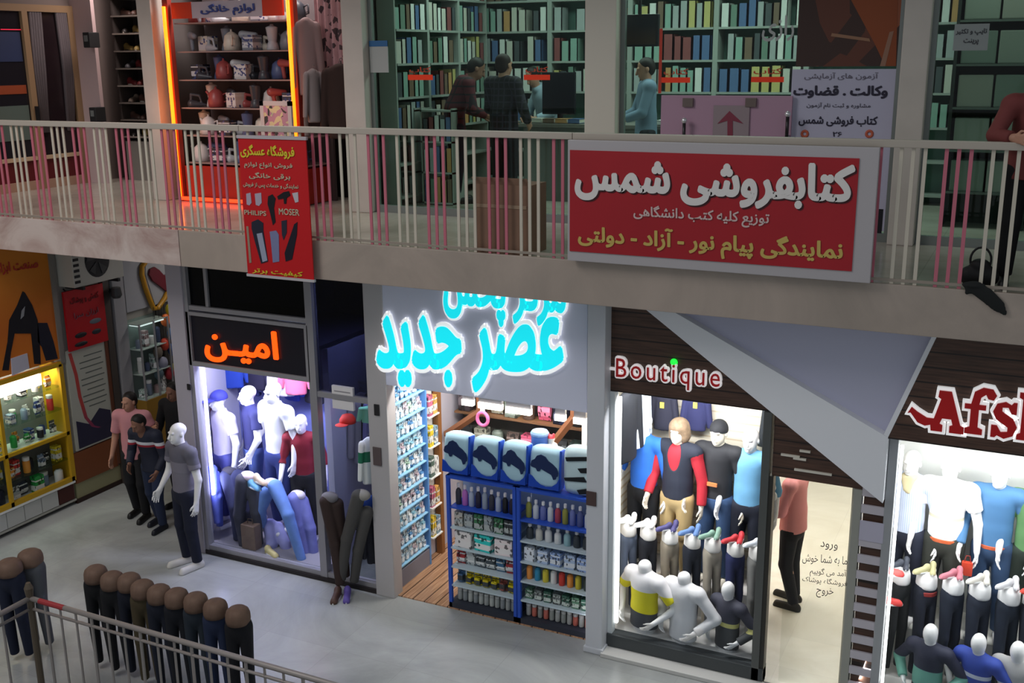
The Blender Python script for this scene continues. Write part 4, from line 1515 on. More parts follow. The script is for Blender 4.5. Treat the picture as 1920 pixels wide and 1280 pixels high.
struct('rail_display', mb, ALU)
struct('wall_display_back', MB().box(-9.0, -6.75, 10.4, 10.45, 0, 2.6), mat((120, 128, 190), .6))
struct('light_block_display', MB().prism([(-8.50, YF + 0.1, 2.62), (-6.70, YF + 0.1, 2.62), (-6.70, 10.45, 2.62), (-9.0, 10.45, 2.62)], (0, 0, .04)), mat((60, 60, 76), .6))  # dark lid added above the display to stop lamp leakage
struct('wall_display_side', MB().box(-6.78, -6.70, 9.2, 10.4, 0, 2.6), mat((200, 200, 226), .6))
for i, (x, c, nm) in enumerate(((-8.62, (30, 34, 90), 'dark navy'), (-8.05, (36, 60, 170), 'strong blue'), (-7.72, (28, 26, 44), 'near-black'), (-7.35, (150, 150, 200), 'pale lilac'), (-7.02, (40, 44, 100), 'indigo'))):
    garment('%s shirt on the back rail of the clothes display, %s from the left' % (nm, nth(i)), (x, 10.28, 2.40), R(-30 + 15 * (i % 3)), mat(c, .8), (.85, 1, 1.3))
# jeans on leg forms at the front of the display
def leg_form(label, pts, r, m, cap=None, group=None, cat='trouser form'):
    """one pair of jeans on a bent leg form; pts: hip, knee, foot of the two legs"""
    t = thing('trouser_form', label, cat, pts[0][0])
    pr = []
    for (a, b, c), (ra, rb, rc) in zip(pts, r):
        d = unit(np.array(c) - np.array(b))
        pr += [cone(a, b, ra, rb, k=.02), cone(b, np.array(c) + d * .03, rb, rc, k=.02, cut=[(np.array(c), d)])]
    a = np.array(pts[0][0])
    for q in pr:
        q['a'] = q['a'] - a
        q['b'] = q['b'] - a
        q['cut'] = [(cp - a, cn) for cp, cn in q['cut']]
    put('trousers', sdf_mesh('trousers', pr, .011), m, t)
    if cap:
        d = unit(np.array(pts[0][0]) - np.array(pts[0][1]))
        mb = MB().ell((0, 0, 0), (.10, .075, .06), 14, 8)
        put('waist_cap', mb.mesh('waist_cap', smooth=True), cap, t, loc=tuple(d * .06 + unit(np.array(pts[1][0]) - a) * .05))
    return t


F2 = lambda px, py, Y: np.array(FY(px, py, Y))
R2 = ((.085, .065, .05), (.08, .062, .048))
leg_form('dark blue jeans on a bent leg form in the clothes display', [(F2(425, 893, 9.3), F2(440, 950, 9.18), F2(446, 1010, 9.22)), (F2(446, 892, 9.34), F2(462, 960, 9.26), F2(470, 1025, 9.3))], R2, mat((58, 62, 96), .85, noise=.25, nscale=5), mat((60, 58, 70), .7))
leg_form('charcoal jeans with a pink waist cap in the clothes display', [(F2(455, 900, 9.16), F2(448, 965, 9.12), F2(458, 1030, 9.14)), (F2(472, 903, 9.22), F2(480, 960, 9.2), F2(486, 1020, 9.24))], R2, mat((74, 74, 86), .85, noise=.2, nscale=5), mat((236, 214, 220), .7))
leg_form('light blue jeans stretched diagonally on a leg form in the clothes display', [(F2(516, 912, 9.22), F2(540, 965, 9.14), F2(566, 1050, 9.12)), (F2(500, 925, 9.3), F2(488, 955, 9.24), F2(492, 985, 9.3))], ((.085, .07, .05), (.085, .065, .055)), mat((110, 146, 208), .85, noise=.2, nscale=5), mat((206, 196, 226), .7))
leg_form('lavender grey jeans with a pale cap beside the diagonal light blue pair', [(F2(552, 935, 9.34), F2(560, 985, 9.3), F2(575, 1048, 9.28)), (F2(566, 940, 9.4), F2(582, 990, 9.36), F2(590, 1050, 9.32))], R2, mat((126, 130, 190), .85, noise=.2, nscale=5), mat((222, 212, 216), .7))
leg_form('pale lilac jeans crouched under the diagonal light blue pair', [(F2(506, 985, 9.36), F2(510, 1020, 9.24), F2(508, 1052, 9.22)), (F2(520, 990, 9.4), F2(535, 1020, 9.3), F2(545, 1058, 9.26))], R2, mat((160, 160, 214), .85, noise=.15, nscale=5))
leg_form('bright blue jeans hanging by the left post of the clothes display', [(F2(398, 880, 9.2), F2(402, 920, 9.16), F2(408, 980, 9.15)), (F2(404, 890, 9.24), F2(410, 930, 9.2), F2(412, 985, 9.19))], ((.06, .05, .04), (.055, .048, .04)), mat((96, 110, 206), .85, noise=.2, nscale=5))
q = F2(474, 1042, 9.12)
t = thing('bag', 'brown paper bag on the display floor under the charcoal jeans', 'bag', tuple(q))
MB().cbox((q[0], 9.12, .25), (.20, .12, .30)).build('bag', mat((128, 106, 92), .8, noise=.15, nscale=6), t, bevel=.01)
MB().tube([(q[0] - .04, 9.12, .40), (q[0] - .03, 9.12, .46), (q[0] + .03, 9.12, .46), (q[0] + .04, 9.12, .40)], .005, 6).build('handle', mat((96, 80, 70), .7), t)
for k, (px, py, c, lab) in enumerate(((517, 1030, (206, 190, 130), 'beige shoe on the display floor under the diagonal light blue jeans'), (477, 915, (110, 170, 210), 'turquoise slipper on top of the charcoal jeans'), (488, 905, (226, 200, 170), 'tan slipper beside the turquoise one on the jeans forms'))):
    q = F2(px, py, 9.14)
    sneaker(lab, (q[0], 9.06 if k == 0 else 9.14, .10 if k == 0 else q[2]), R(70), mat(c, .6), sc=.95)

# grey-shirted mannequin standing out on the floor
t = mannequin('mannequin in a grey tee, dark jeans and white shoes standing out on the mall floor', (-8.34, 8.62, 0), R(-16), 'short', bands([(-.5, (118, 114, 126)), (1.15, (126, 122, 134)), (1.26, (96, 94, 106))]), mat((26, 30, 48), .85), sc=1.02, shoes=mat((214, 210, 204), .6))

# ================================================================== door bay of the clothes shop
for k in range(6):
    z = 2.42 + k * .20
    struct('shelf_jeans' if k == 0 else 'shelf_jeans.%03d' % k, MB().box(-6.42, -6.06, 9.75, 10.35, z, z + .015), mat((60, 66, 110), .5))
    for j in range(3):
        for i in range(3):
            if k == 5:
                continue
            c = ((40, 46, 110), (60, 84, 170), (34, 36, 80), (110, 140, 210), (190, 200, 236))[(k * 2 + j + i) % 5 if i else (k + j) % 4]
            y = 9.76 + j * .19
            t = thing('folded_jeans', '%s folded jeans, %s row, %s up, %s shelf above the glass door' % ({0: 'navy', 1: 'mid blue', 2: 'ink blue', 3: 'sky blue', 4: 'pale blue'}[(k * 2 + j + i) % 5 if i else (k + j) % 4], nth(j), nth(i), nth(k)), 'jeans', (-6.24, y + .085, z + .0155 + i * .045), 0, 'folded jeans on the shelves above the glass door')
            put('fold', proto('fold', lambda: MB().lathe([(.05, .0), (.085, .004), (.088, .021), (.085, .038), (.05, .042)], n=4).mesh('fold', smooth=False)), mat(c, .85), t, rot=(0, 0, PI / 4), scale=(1.0, 1.0, 1.0))
GR = [((150, 146, 160), 'grey shirt'), ((40, 38, 44), 'black jacket'), ((58, 56, 62), 'dark grey jacket'), ((120, 118, 170), 'lilac shirt'), ((44, 44, 50), 'charcoal coat'), ((60, 62, 56), 'olive jacket'), ((30, 30, 34), 'black shirt')]
for i, (c, nm) in enumerate(GR):
    garment('%s hanging %s from the left behind the glass door of the clothes shop' % (nm, nth(i)), (-6.60 + .075 * i, 9.62 + .1 * (i % 3), 2.02), R(70 - 8 * i), mat(c, .85), (.7, 1.0, 1.25), group='clothes on the rail behind the glass door')
struct('rail_door', MB().tube([(-6.7, 9.75, 2.08), (-6.05, 9.75, 2.08)], .012).box(-6.70, -6.05, 9.74, 9.76, 2.07, 2.09), ALU)
struct('door_post', MB().box(-6.15, -6.08, 9.12, 9.18, 0.1, 2.12), mat((120, 78, 50), .5), label='brown timber post inside the glass door')
q = FY(652, 792, 9.2)
t = thing('cap', 'red cap on a hook inside the glass door of the clothes shop', 'cap', q)
put('crown', MB().lathe([(.09, 0), (.088, .04), (.06, .085), (.01, .1)], n=14).mesh('crown', smooth=True), mat((206, 40, 28), .7), t)
put('peak', MB().ell((0, -.11, .008), (.075, .075, .008), 12, 6).mesh('peak', smooth=True), mat((190, 36, 26), .7), t)
q = FY(678, 778, 9.2)
garment('mint green cloth draped near the top of the glass door', (q[0] + .03, 9.3, q[2] + .08), R(30), mat((130, 206, 170), .8), (.5, .8, .28), name='draped_cloth', cat='cloth')
garment('green and white sports top hanging by the brown door post', (-6.13, 9.05, 1.75), R(60), bands([(-.5, (230, 234, 232)), (-.35, (20, 110, 80)), (-.2, (230, 230, 232))]), (.5, .8, .8))
garment('dark blue jacket hanging low by the brown door post', (-6.12, 9.04, 1.1), R(60), bands([(-.7, (24, 26, 40)), (-.2, (40, 80, 170))]), (.5, .8, 1.2))
R3 = ((.075, .06, .05), (.07, .058, .048))
leg_form('dark brown trousers on a leg form leaning in front of the glass door', [(F2(612, 940, 8.80), F2(628, 1020, 8.78), F2(638, 1095, 8.78)), (F2(632, 945, 8.86), F2(640, 1000, 8.86), F2(648, 1080, 8.86))], R3, mat((58, 44, 40), .85), mat((120, 116, 120), .7))
leg_form('grey trousers on a leg form leaning in front of the glass door', [(F2(672, 930, 8.84), F2(650, 1010, 8.80), F2(640, 1085, 8.80)), (F2(688, 960, 8.90), F2(672, 1030, 8.88), F2(664, 1090, 8.88))], R3, mat((78, 76, 74), .85), mat((150, 146, 140), .7))
sneaker('purple shoe with white sole at the foot of the grey trousers', (F2(660, 1098, 8.82)[0], 8.72, 0), R(30), mat((96, 80, 160), .6), sc=1.0)
sneaker('brown shoe at the foot of the dark brown trousers', (F2(638, 1104, 8.74)[0], 8.66, 0), R(20), mat((78, 54, 44), .6), sc=1.05)
# ================================================================== the car goods shop under the cyan letters
struct('floor_shop', MB().box(-5.96, -3.6, YF + 0.02, 12.6, 0, 0.012), wood_mat((150, 110, 82), (196, 154, 122), 0.14, 'X', 0.18))
BLUE = mat((44, 84, 190), 0.4)
LBL = mat((150, 200, 232), 0.45)
# packets and bottles: one mesh of each kind
def pk_box(): return proto('pkbox', lambda: MB().box(-.5, .5, -.5, .5, 0, 1).mesh('carton', bevel=.04))
def pk_card():
    def f():
        mb = MB()
        mb.box(-.5, .5, .1, .2, 0, 1)
        mb.prism([(-.34, .1, .08), (.34, .1, .08), (.40, -.1, .2), (.40, -.3, .4), (.34, -.1, .62), (-.34, -.1, .62), (-.40, -.3, .4), (-.40, -.1, .2)][:2] + [(.36, .1, .62), (-.36, .1, .62)], (0, -.42, 0))
        return mb.mesh('blister_card', bevel=.03)
    return proto('pkcard', f)
def pk_bottle(): return proto('pkbottle', lambda: MB().lathe([(.42, 0), (.48, .03), (.48, .58), (.40, .68), (.18, .76), (.18, .80)], n=12, sy=.8).mesh('bottle', smooth=True))
def pk_cap(): return proto('pkcap', lambda: MB().lathe([(.23, .80), (.25, .81), (.25, .97), (.20, 1.0)], n=12, sy=.9).mesh('cap', smooth=True))
def pk_can(): return proto('pkcan', lambda: MB().lathe([(.44, 0), (.46, .03), (.46, .86), (.40, .92), (.30, .95), (.30, 1.0)], n=14).mesh('can', smooth=True))
def pk_jar(): return proto('pkjar', lambda: MB().lathe([(.42, 0), (.48, .05), (.48, .70), (.40, .78)], n=12).mesh('jar', smooth=True))
def pk_lid(): return proto('pklid', lambda: MB().lathe([(.44, .78), (.46, .80), (.46, .98), (.42, 1.0)], n=12).mesh('lid', smooth=True))
def pk_pouch():
    def f():
        mb = MB()
        prof = [(-.5, 0, .02), (-.5, .03, .08), (-.5, .28, .35), (-.5, .22, .7), (-.5, .04, .94), (-.5, .03, 1.0)]
        vs = [(-.5, d, z) for _, d, z in prof] + [(-.5, -d, z) for _, d, z in reversed(prof)]
        mb.prism(vs, (1.0, 0, 0))
        return mb.mesh('pouch', bevel=.04)
    return proto('pkpouch', f)


def product(kind, label, loc, size, c, rz=0.0, group=None, cat=None, c2=(240, 240, 240)):
    """kind: carton, card, bottle, can, jar, pouch; size (w, d, h)"""
    def rnd(col, v=14):
        return tuple(max(0, min(255, int(q + random.uniform(-v, v)))) for q in col)
    if kind in ('bottle', 'jar'):
        t = thing('product_' + kind, label, cat or kind, loc, rz, group)
        t.scale = (size[0], size[1], size[2])
        put(kind, pk_bottle() if kind == 'bottle' else pk_jar(), mat(c, .35), t)
        put('cap' if kind == 'bottle' else 'lid', pk_cap() if kind == 'bottle' else pk_lid(), mat(c2, .4), t)
        return t
    me = {'carton': pk_box, 'card': pk_card, 'can': pk_can, 'pouch': pk_pouch}[kind]()
    m = printed(c, c2, tuple(int(v * .45) for v in c), 5.0) if kind in ('carton', 'card', 'pouch') else mat(c, .35)
    o = put('product_' + kind, me, m, None, loc, (0, 0, rz), size)
    return settags(o, label, cat or {'carton': 'carton', 'card': 'packet', 'can': 'can', 'pouch': 'packet'}[kind], group)


# wall of small packets on the left of the entrance
t = thing('display_shelving', 'tall pale blue shelving full of small packets just inside the entrance', 'shelving', (-5.9, 9.4, 0))
MB().box(-5.95, -5.93, 9.10, 9.76, .22, 2.62).build('back_panel', mat((196, 224, 240), .5), t)
MB().box(-5.95, -5.845, 9.07, 9.10, .0, 2.62).build('side_panel', mat((60, 96, 170), .45), t)
MB().box(-5.95, -5.845, 9.76, 9.79, .0, 2.62).build('side_panel', mat((90, 140, 200), .45), t)
MB().box(-5.95, -5.85, 9.10, 9.76, .0, .21).build('kick_board', mat((120, 120, 134), .5), t)
NSH = 11
PAL = [((200, 222, 236), 'pale'), ((240, 244, 246), 'white'), ((96, 150, 200), 'blue'), ((150, 200, 220), 'sky blue'), ((196, 180, 190), 'pinkish'), ((90, 110, 130), 'slate'), ((176, 206, 186), 'pale green'), ((206, 120, 130), 'red')]
for k in range(NSH):
    z = .24 + k * .205
    MB().box(-5.93, -5.85, 9.10, 9.76, z, z + .012).build('shelf', LBL, t)
    for i in range(7):
        c, nm = PAL[(k * 3 + i * 5 + (i * k) % 3) % (8 if (i + k) % 4 == 0 else 5)]
        product('card', '%s packet, %s along the %s shelf up of the pale blue shelving' % (nm, nth(i), nth(k)), (-5.893, 9.15 + i * .092, z + .0125),
                (.075, .06, .13 + .03 * ((i + k) % 2)), c, R(90), 'small packets on the pale blue shelving', c2=(236, 242, 246))
# narrow white rack and the timber post beyond it
t = thing('rack', 'narrow white rack between the pale blue shelving and the timber post', 'rack', (-5.9, 9.9, 0))
MB().box(-5.95, -5.93, 9.82, 10.04, .25, 2.5).build('back_panel', WHITE, t)
for k in range(6):
    z = .3 + k * .36
    MB().box(-5.93, -5.83, 9.82, 10.04, z, z + .015).build('shelf', WHITE, t)
    for i in range(2):
        c, nm = (((236, 206, 60), 'yellow'), ((240, 240, 238), 'white'), ((206, 110, 140), 'pink'), ((140, 170, 190), 'grey-blue'), ((90, 110, 100), 'dark green'), ((226, 170, 90), 'orange'))[(k * 2 + i * 3) % 6]
        product('carton', '%s carton on the %s shelf of the narrow white rack, %s the door' % (nm, nth(k), ('nearer', 'further from')[i]), (-5.88, 9.88 + .1 * i, z + .016), (.07, .08, .24 - .03 * i), c, 0, c2=(236, 236, 232))
struct('post', MB().box(-5.93, -5.86, 10.06, 10.13, 0.012, ZS), mat((140, 92, 50), .5), label='brown timber post inside the car goods shop')

# two glazed counters facing the mall
CY0, CY1 = 9.00, 9.36
cx = [-5.18, -4.385, PX0 - 0.01]
rows = [(.075, .20), (.275, .20), (.485, .20), (.70, .22), (.925, .22), (1.15, .26)]
for b in range(2):
    xa_, xb_ = cx[b] + .004, cx[b + 1] - .004
    t = thing('display_counter', ('left', 'right')[b] + ' blue-framed counter packed with goods, facing the mall', 'counter', ((xa_ + xb_) / 2, CY1, 0))
    for x in (xa_, xb_ - .035):
        MB().box(x, x + .035, CY0, CY0 + .035, .0, 1.49).build('post', BLUE, t)
    MB().box(xa_, xb_, CY1, CY1 + .015, .0, 1.49).build('back_panel', mat((150, 170, 200), .5), t)
    MB().box(xa_, xb_, CY0, CY1, 0.0, .07).build('base', mat((50, 54, 66), .5), t)
    MB().box(xa_, xb_, CY0 - .005, CY1, 1.46, 1.49).build('top', BLUE, t)
    for k, (z, h) in enumerate(rows[1:]):
        MB().box(xa_ + .035, xb_ - .035, CY0 + .005, CY1, z - .018, z).build('shelf', BLUE if k == 4 else mat((190, 206, 214), .4), t)
    MB().box(xa_ + .04, xb_ - .04, CY0 + .12, CY0 + .14, 1.44, 1.458).build('lamp_strip', mat((255, 255, 255), .4, emit=1.2), t)
    side = ('left', 'right')[b]
    w = xb_ - xa_ - .10
    spec = [
        [('jar', 11, .062, .14, [((176, 180, 178), 'grey'), ((150, 156, 160), 'dull grey'), ((196, 200, 196), 'pale grey')], (206, 206, 204)), ('jar', 11, .062, .14, [((150, 154, 150), 'grey'), ((176, 178, 176), 'pale grey'), ((200, 110, 96), 'orange')], (206, 206, 204))],
        [('card', 7, .095, .165, [((214, 190, 20), 'yellow'), ((190, 150, 50), 'mustard'), ((226, 206, 20), 'bright yellow'), ((74, 110, 150), 'blue'), ((150, 80, 70), 'rust')], (60, 66, 70)), ('carton', 7, .085, .12, [((52, 96, 80), 'dark green'), ((90, 130, 104), 'green'), ((110, 116, 116), 'grey')], (196, 204, 196))],
        [('pouch', 6, .105, .16, [((70, 80, 86), 'dark grey'), ((200, 206, 206), 'white'), ((180, 50, 54), 'red topped'), ((60, 110, 150), 'blue')], (222, 224, 222)), ('can', 8, .075, .15, [((206, 60, 50), 'red'), ((236, 150, 70), 'orange'), ((50, 140, 180), 'blue'), ((214, 196, 60), 'yellow'), ((64, 76, 74), 'dark'), ((226, 226, 224), 'white')], None)],
        [('carton', 3, .215, .185, [((236, 230, 228), 'white'), ((40, 206, 200), 'turquoise'), ((240, 226, 226), 'pinkish white')], (236, 232, 230)), ('carton', 5, .125, .15, [((150, 176, 224), 'light blue'), ((226, 232, 240), 'white'), ((176, 196, 226), 'pale blue')], (222, 228, 236))],
        [('carton', 6, .105, .175, [((70, 78, 84), 'dark grey'), ((60, 120, 80), 'green'), ((196, 190, 180), 'beige'), ((56, 60, 66), 'black'), ((150, 160, 166), 'grey')], (176, 182, 180)), ('bottle', 7, .085, .18, [((206, 204, 196), 'cream'), ((60, 66, 72), 'dark'), ((150, 190, 196), 'pale teal'), ((220, 222, 222), 'white')], (226, 226, 226))],
        [('bottle', 9, .072, .235, [((30, 30, 34), 'black'), ((44, 40, 60), 'dark violet'), ((150, 160, 176), 'grey'), ((60, 60, 70), 'charcoal'), ((186, 110, 190), 'violet'), ((170, 180, 200), 'silver')], (240, 232, 230)), ('bottle', 9, .072, .215, [((110, 120, 180), 'blue-violet'), ((90, 100, 150), 'dusk blue'), ((206, 214, 220), 'pale'), ((176, 70, 90), 'red'), ((150, 150, 70), 'olive'), ((200, 206, 214), 'silver')], (244, 242, 240))],
    ]
    for k, (z, h) in enumerate(rows):
        kind, n, wd, hh, pal, c2 = spec[k][b]
        for i in range(n):
            c, nm = pal[(i * 7 + k * 3 + b + i // 3) % len(pal)]
            x = xa_ + .05 + (i + .5) * w / n
            dz = hh * random.uniform(.88, 1.0)
            product(kind, '%s %s, %s along the %s shelf up of the %s blue-framed counter' % (nm, {'card': 'packet', 'pouch': 'packet'}.get(kind, kind), nth(i), nth(k), side), (x, CY0 + .10, z + .001), (wd * .9, min(.14, wd), dz), c,
                    random.uniform(-.12, .12), 'goods in the %s blue-framed counter' % side, c2=c2 or (230, 230, 228))

# zipped bags with a car printed on them, in a row on the counters
def m_bagshell():
    def f():
        co = MB().box(-.5, .5, -.5, .5, 0, 1)
        me = co.mesh('shell')
        bm = bmesh.new(); bm.from_mesh(me)
        bmesh.ops.subdivide_edges(bm, edges=bm.edges[:], cuts=6, use_grid_fill=True)
        for v in bm.verts:
            x, y, z = v.co.x * 2, v.co.y * 2, v.co.z * 2 - 1
            k = 1 - .05 * (x * x * z * z) ** 2
            v.co.x = x * k * .5 * (1 - .05 * z * z)
            v.co.z = (z * k * (1 - .05 * x * x) + 1) * .5
            v.co.y = y * .5 * (.55 + .45 * math.sqrt(max(0, 1 - max(x * x, z * z) ** 10)))
        bm.to_mesh(me); bm.free()
        me.polygons.foreach_set('use_smooth', [True] * len(me.polygons))
        return me
    return proto('bagshell', f)


CARP_OLD = [(-.34, .66), (-.30, .72), (-.20, .75), (-.08, .745), (.06, .68), (.16, .60), (.30, .50), (.37, .42), (.38, .34), (.34, .33), (.30, .38), (.24, .36), (.17, .41), (.05, .46), (-.06, .50), (-.16, .545), (-.24, .55), (-.33, .60)]
CARP = [(-.43, .56), (-.40, .66), (-.30, .71), (-.24, .79), (-.12, .83), (.02, .79), (.12, .70), (.26, .64), (.38, .56), (.43, .46), (.42, .38), (.38, .37), (.36, .31), (.29, .29), (.25, .36), (.22, .40), (-.10, .50), (-.14, .44), (-.21, .43), (-.26, .50), (-.40, .52)]
SWO = [(-.47, .34), (-.36, .30), (-.24, .20), (-.10, .13), (.06, .10), (.24, .12), (.40, .22), (.47, .34), (.47, .05), (-.47, .05)]
CAX = (0.55, -0.3)
for i, (pl, pr, py) in enumerate(((835, 886, 845), (889, 942, 856), (944, 994, 865), (996, 1057, 880))):
    y = 9.10
    xl, xr_ = FY(pl, py, y)[0], FY(pr, py, y)[0]
    w = xr_ - xl
    t = thing('zip_bag', 'blue-edged bag with a dark car print, %s from the left on the counters' % nth(i), 'bag', ((xl + xr_) / 2, y, 1.492), 0, 'zipped bags on the blue-framed counters', rot=(R(-6), 0, 0))
    t.scale = (w * .99, .18, .43)
    shell = put('shell', m_bagshell(), mat((170, 206, 222), .35), t)

    def flat(nm, pts, m, yy, key):
        def f():
            mb = MB()
            mb.prism([(px_, -.5, pz) for px_, pz in pts], (0, -.06, 0))
            return mb.mesh(nm)
        return put(nm, proto(key, f), m, shell, loc=(0, yy, 0))
    flat('car_print', CARP, mat((20, 40, 84), .4), 0, 'carp')
    flat('blue_print', SWO, mat((18, 66, 176), .4), 0, 'swo')
    put('edge_strip', proto('bagedge', lambda: MB().box(.43, .5, -.44, .1, .06, .96).mesh('edge_strip', bevel=.01)), mat((30, 80, 190), .4), t)
x0, x1 = FY(1060, 880, 9.1)[0], PX0 - .02
t = thing('zip_bag', 'white zipped bag printed with black arrow shapes beside the grey pillar', 'bag', ((x0 + x1) / 2, 9.12, 1.492), 0)
t.scale = (x1 - x0, .18, .48)
put('shell', m_bagshell(), mat((196, 220, 226), .35), t)
for k, pts in enumerate(([(-.4, .80), (.3, .88), (.34, .80), (-.36, .72)], [(.0, .60), (.42, .66), (.36, .54), (.1, .52)], [(-.44, .36), (.2, .44), (.3, .34), (-.4, .30)], [(-.02, .14), (.38, .22), (.34, .10), (.06, .06)])):
    mb = MB().prism([(a, -.5, c) for a, c in pts], (0, -.06, 0))
    put('arrow_print', mb.mesh('arrow_print'), mat((16, 22, 30), .5), t)

# goods hung at the back of the shop
t = thing('hanging_rack', 'rack of dark goods hanging across the back of the car goods shop', 'rack', (-4.8, 10.7, 0))
MB().box(-5.9, -3.7, 10.72, 10.76, 0, 3.2).build('back_panel', mat((74, 72, 68), .7, noise=.2, nscale=3), t)
for z in (1.15, 1.60, 2.05, 2.50):
    MB().box(-5.9, -3.7, 10.50, 10.72, z, z + .02).build('shelf', mat((120, 86, 60), .5), t)
hung = [((46, 50, 52), 'dark grey'), ((60, 74, 70), 'dark green'), ((30, 34, 60), 'navy'), ((96, 78, 70), 'brown'), ((176, 176, 160), 'pale'), ((70, 60, 66), 'plum'), ((40, 42, 44), 'black'), ((206, 90, 120), 'pink'), ((120, 130, 120), 'sage')]
for k, z in enumerate((1.172, 1.622, 2.072)):
    for i in range(11):
        c, nm = hung[(i * 4 + k * 5) % 9]
        product(('pouch', 'carton', 'can')[(i + k) % 3], '%s article, %s along the %s shelf up of the rear rack' % (nm, nth(i), nth(k)), (-5.79 + i * .2, 10.60, z), (.15, .13, .26 + .14 * ((i * 3 + k) % 3) / 2), c, 0, 'goods on the rear rack of the car goods shop', cat='goods', c2=tuple(min(255, v + 50) for v in c))
for k, (pa, pb) in enumerate((((836, 815), (900, 772)), ((1036, 832), (1076, 782)))):
    a, b = FY(*pa, 10.3), FY(*pb, 10.3)
    t = thing('timber_brace', 'brown slanting timber brace at the %s inside the car goods shop' % ('left', 'right')[k], 'brace', (a[0], 10.3, a[2]))
    MB().tube([(a[0], 10.3, a[2]), (b[0], 10.3, b[2])], .045, 4).build('strut', mat((134, 86, 58), .5), t)
    MB().box(b[0] - .03, b[0] + .03, 10.27, 10.33, b[2] - .02, ZS).build('post', mat((134, 86, 58), .5), t)
# pink ring and a blue bucket, a red and white toy on the counter top
q = FY(905, 785, 9.9)
t = thing('steering_wheel_cover', 'pink ring-shaped cover hanging inside the car goods shop', 'wheel cover', q)
MB().torus(q, .065, .02, 'Y', sz=1.15).build('ring', mat((226, 110, 160), .5), t, smooth=True)
MB().tube([(q[0], q[1], q[2] + .09), (q[0], q[1], q[2] + .18), (q[0], q[1], ZS)], .004, 6).build('cord', WHITE, t)
MB().cbox((q[0], q[1], q[2] + .14), (.05, .02, .10)).build('tag', WHITE, t)
q = FY(1008, 836, 9.25)
t = thing('bucket', 'blue tub standing behind the printed bags', 'tub', (q[0], 9.27, 1.49))
MB().lathe([(.065, 1.49), (.075, 1.51), (.085, 1.94), (.09, 1.96)], (q[0], 9.30, 0), 14).build('tub', mat((74, 110, 186), .4), t, smooth=True)
MB().lathe([(.092, 1.96), (.094, 1.98), (.08, 2.0)], (q[0], 9.30, 0), 14).build('lid', mat((150, 180, 226), .4), t)
q = FY(1030, 815, 9.3)
t = thing('toy', 'small red and white soft toy behind the printed bags', 'toy', (q[0], 9.34, 1.49))
put('body', sdf_mesh('body', [ell(A3(0, 0, .34), (.055, .045, .06)), ell(A3(0, 0, .43), (.04, .038, .04)), ell(A3(0, 0, .12), (.05, .04, .13)), cone(A3(-.05, 0, .37), A3(-.09, -.02, .31), .018, .015), cone(A3(.05, 0, .37), A3(.09, -.02, .31), .018, .015),
                               ell(A3(-.03, 0, .47), (.014, .01, .02)), ell(A3(.03, 0, .47), (.014, .01, .02))], .007), bands([(-.5, (206, 60, 70)), (.33, (236, 226, 224)), (.43, (206, 60, 70))]), t)
for i, (px, pw) in enumerate(((877, 12), (919, 25), (972, 26), (1050, 10), (1087, 12))):
    q = FY(px, 758 + (px - 900) * .165, 9.28)
    dx = pw * .0052
    t = thing('strip_lamp', 'white lamp segment under the grey sign, %s from the left' % nth(i), 'lamp', (q[0], 9.28, q[2]))
    MB().box(q[0] - dx, q[0] + dx, 9.26, 9.32, q[2] - .03, q[2] + .03).build('diffuser', mat((255, 250, 236), .4, emit=3.0), t)
    MB().box(q[0] - dx, q[0] + dx, 9.28, 9.32, q[2] + .03, ZS).build('bracket', ALU, t)
# ================================================================== left wing: tool showcase, poster, signs, corridor shops
YEL = mat((196, 152, 30), .4)
PX_ = lambda px, py, X=XL: FX(px, py, X)
SC0, SC1 = 6.9, 9.38          # along Y
t = thing('display_cabinet', 'long glass showcase with yellow frame lit inside and full of small goods', 'showcase', (XL, 8.4, 0))
zA, zB, zM = .36, 1.90, .98
for y in (9.36, 8.42, 7.5):
    MB().box(XL - .04, XL, y - .025, y + .02, .33, zB).build('post', YEL, t)
for z in (zA, zB):
    MB().box(XL - .05, XL, SC0, SC1, z - .03, z + .03).build('rail', YEL, t)
MB().box(XL - .04, XL, SC0, SC1, zM - .02, zM + .025).build('rail', YEL, t)
MB().box(XL - .42, XL - .40, SC0, SC1, .33, zB).build('back_panel', mat((120, 120, 118), .6), t)
MB().box(XL - .40, XL, SC0, SC1, .30, .33).build('floor_panel', WHITE, t)
MB().box(XL - .40, XL - .03, SC0, SC1, zM - .02, zM - .005).build('shelf', WHITE, t)
for z in (.62, 1.30, 1.60):
    MB().box(XL - .40, XL - .05, SC0, SC1, z, z + .008).build('shelf', glass_mat((.8, .9, .85)), t)
MB().box(XL - .40, XL - .0, SC1, SC1 + .02, .33, zB).build('side_panel', YEL, t)
for k in range(4):
    MB().box(XL - .05, XL + .004, 8.44 + .21 * k, 8.63 + .21 * k, 1.72, 1.86).build('light_panel', mat((255, 250, 232), .4, emit=2.0), t) if k < 4 and k < 3 else None
MB().box(XL - .05, XL + .004, 7.3, 8.40, 1.66, 1.84).build('light_panel', mat((255, 246, 226), .4, emit=2.0), t)
area('showcase_light', (XL - .2, 8.35, 1.86), 2.0, 20, (1, .96, .86), target=(XL - .15, 8.35, 0), size_y=.12).rotation_euler = (0, 0, R(90))
random.seed(11)
gp = [((236, 236, 232), 'white'), ((30, 32, 38), 'black'), ((40, 150, 70), 'green'), ((206, 60, 50), 'red'), ((226, 206, 50), 'yellow'), ((60, 80, 140), 'blue'), ((130, 150, 170), 'grey-blue'), ((226, 150, 60), 'orange'), ((90, 96, 100), 'dark grey')]
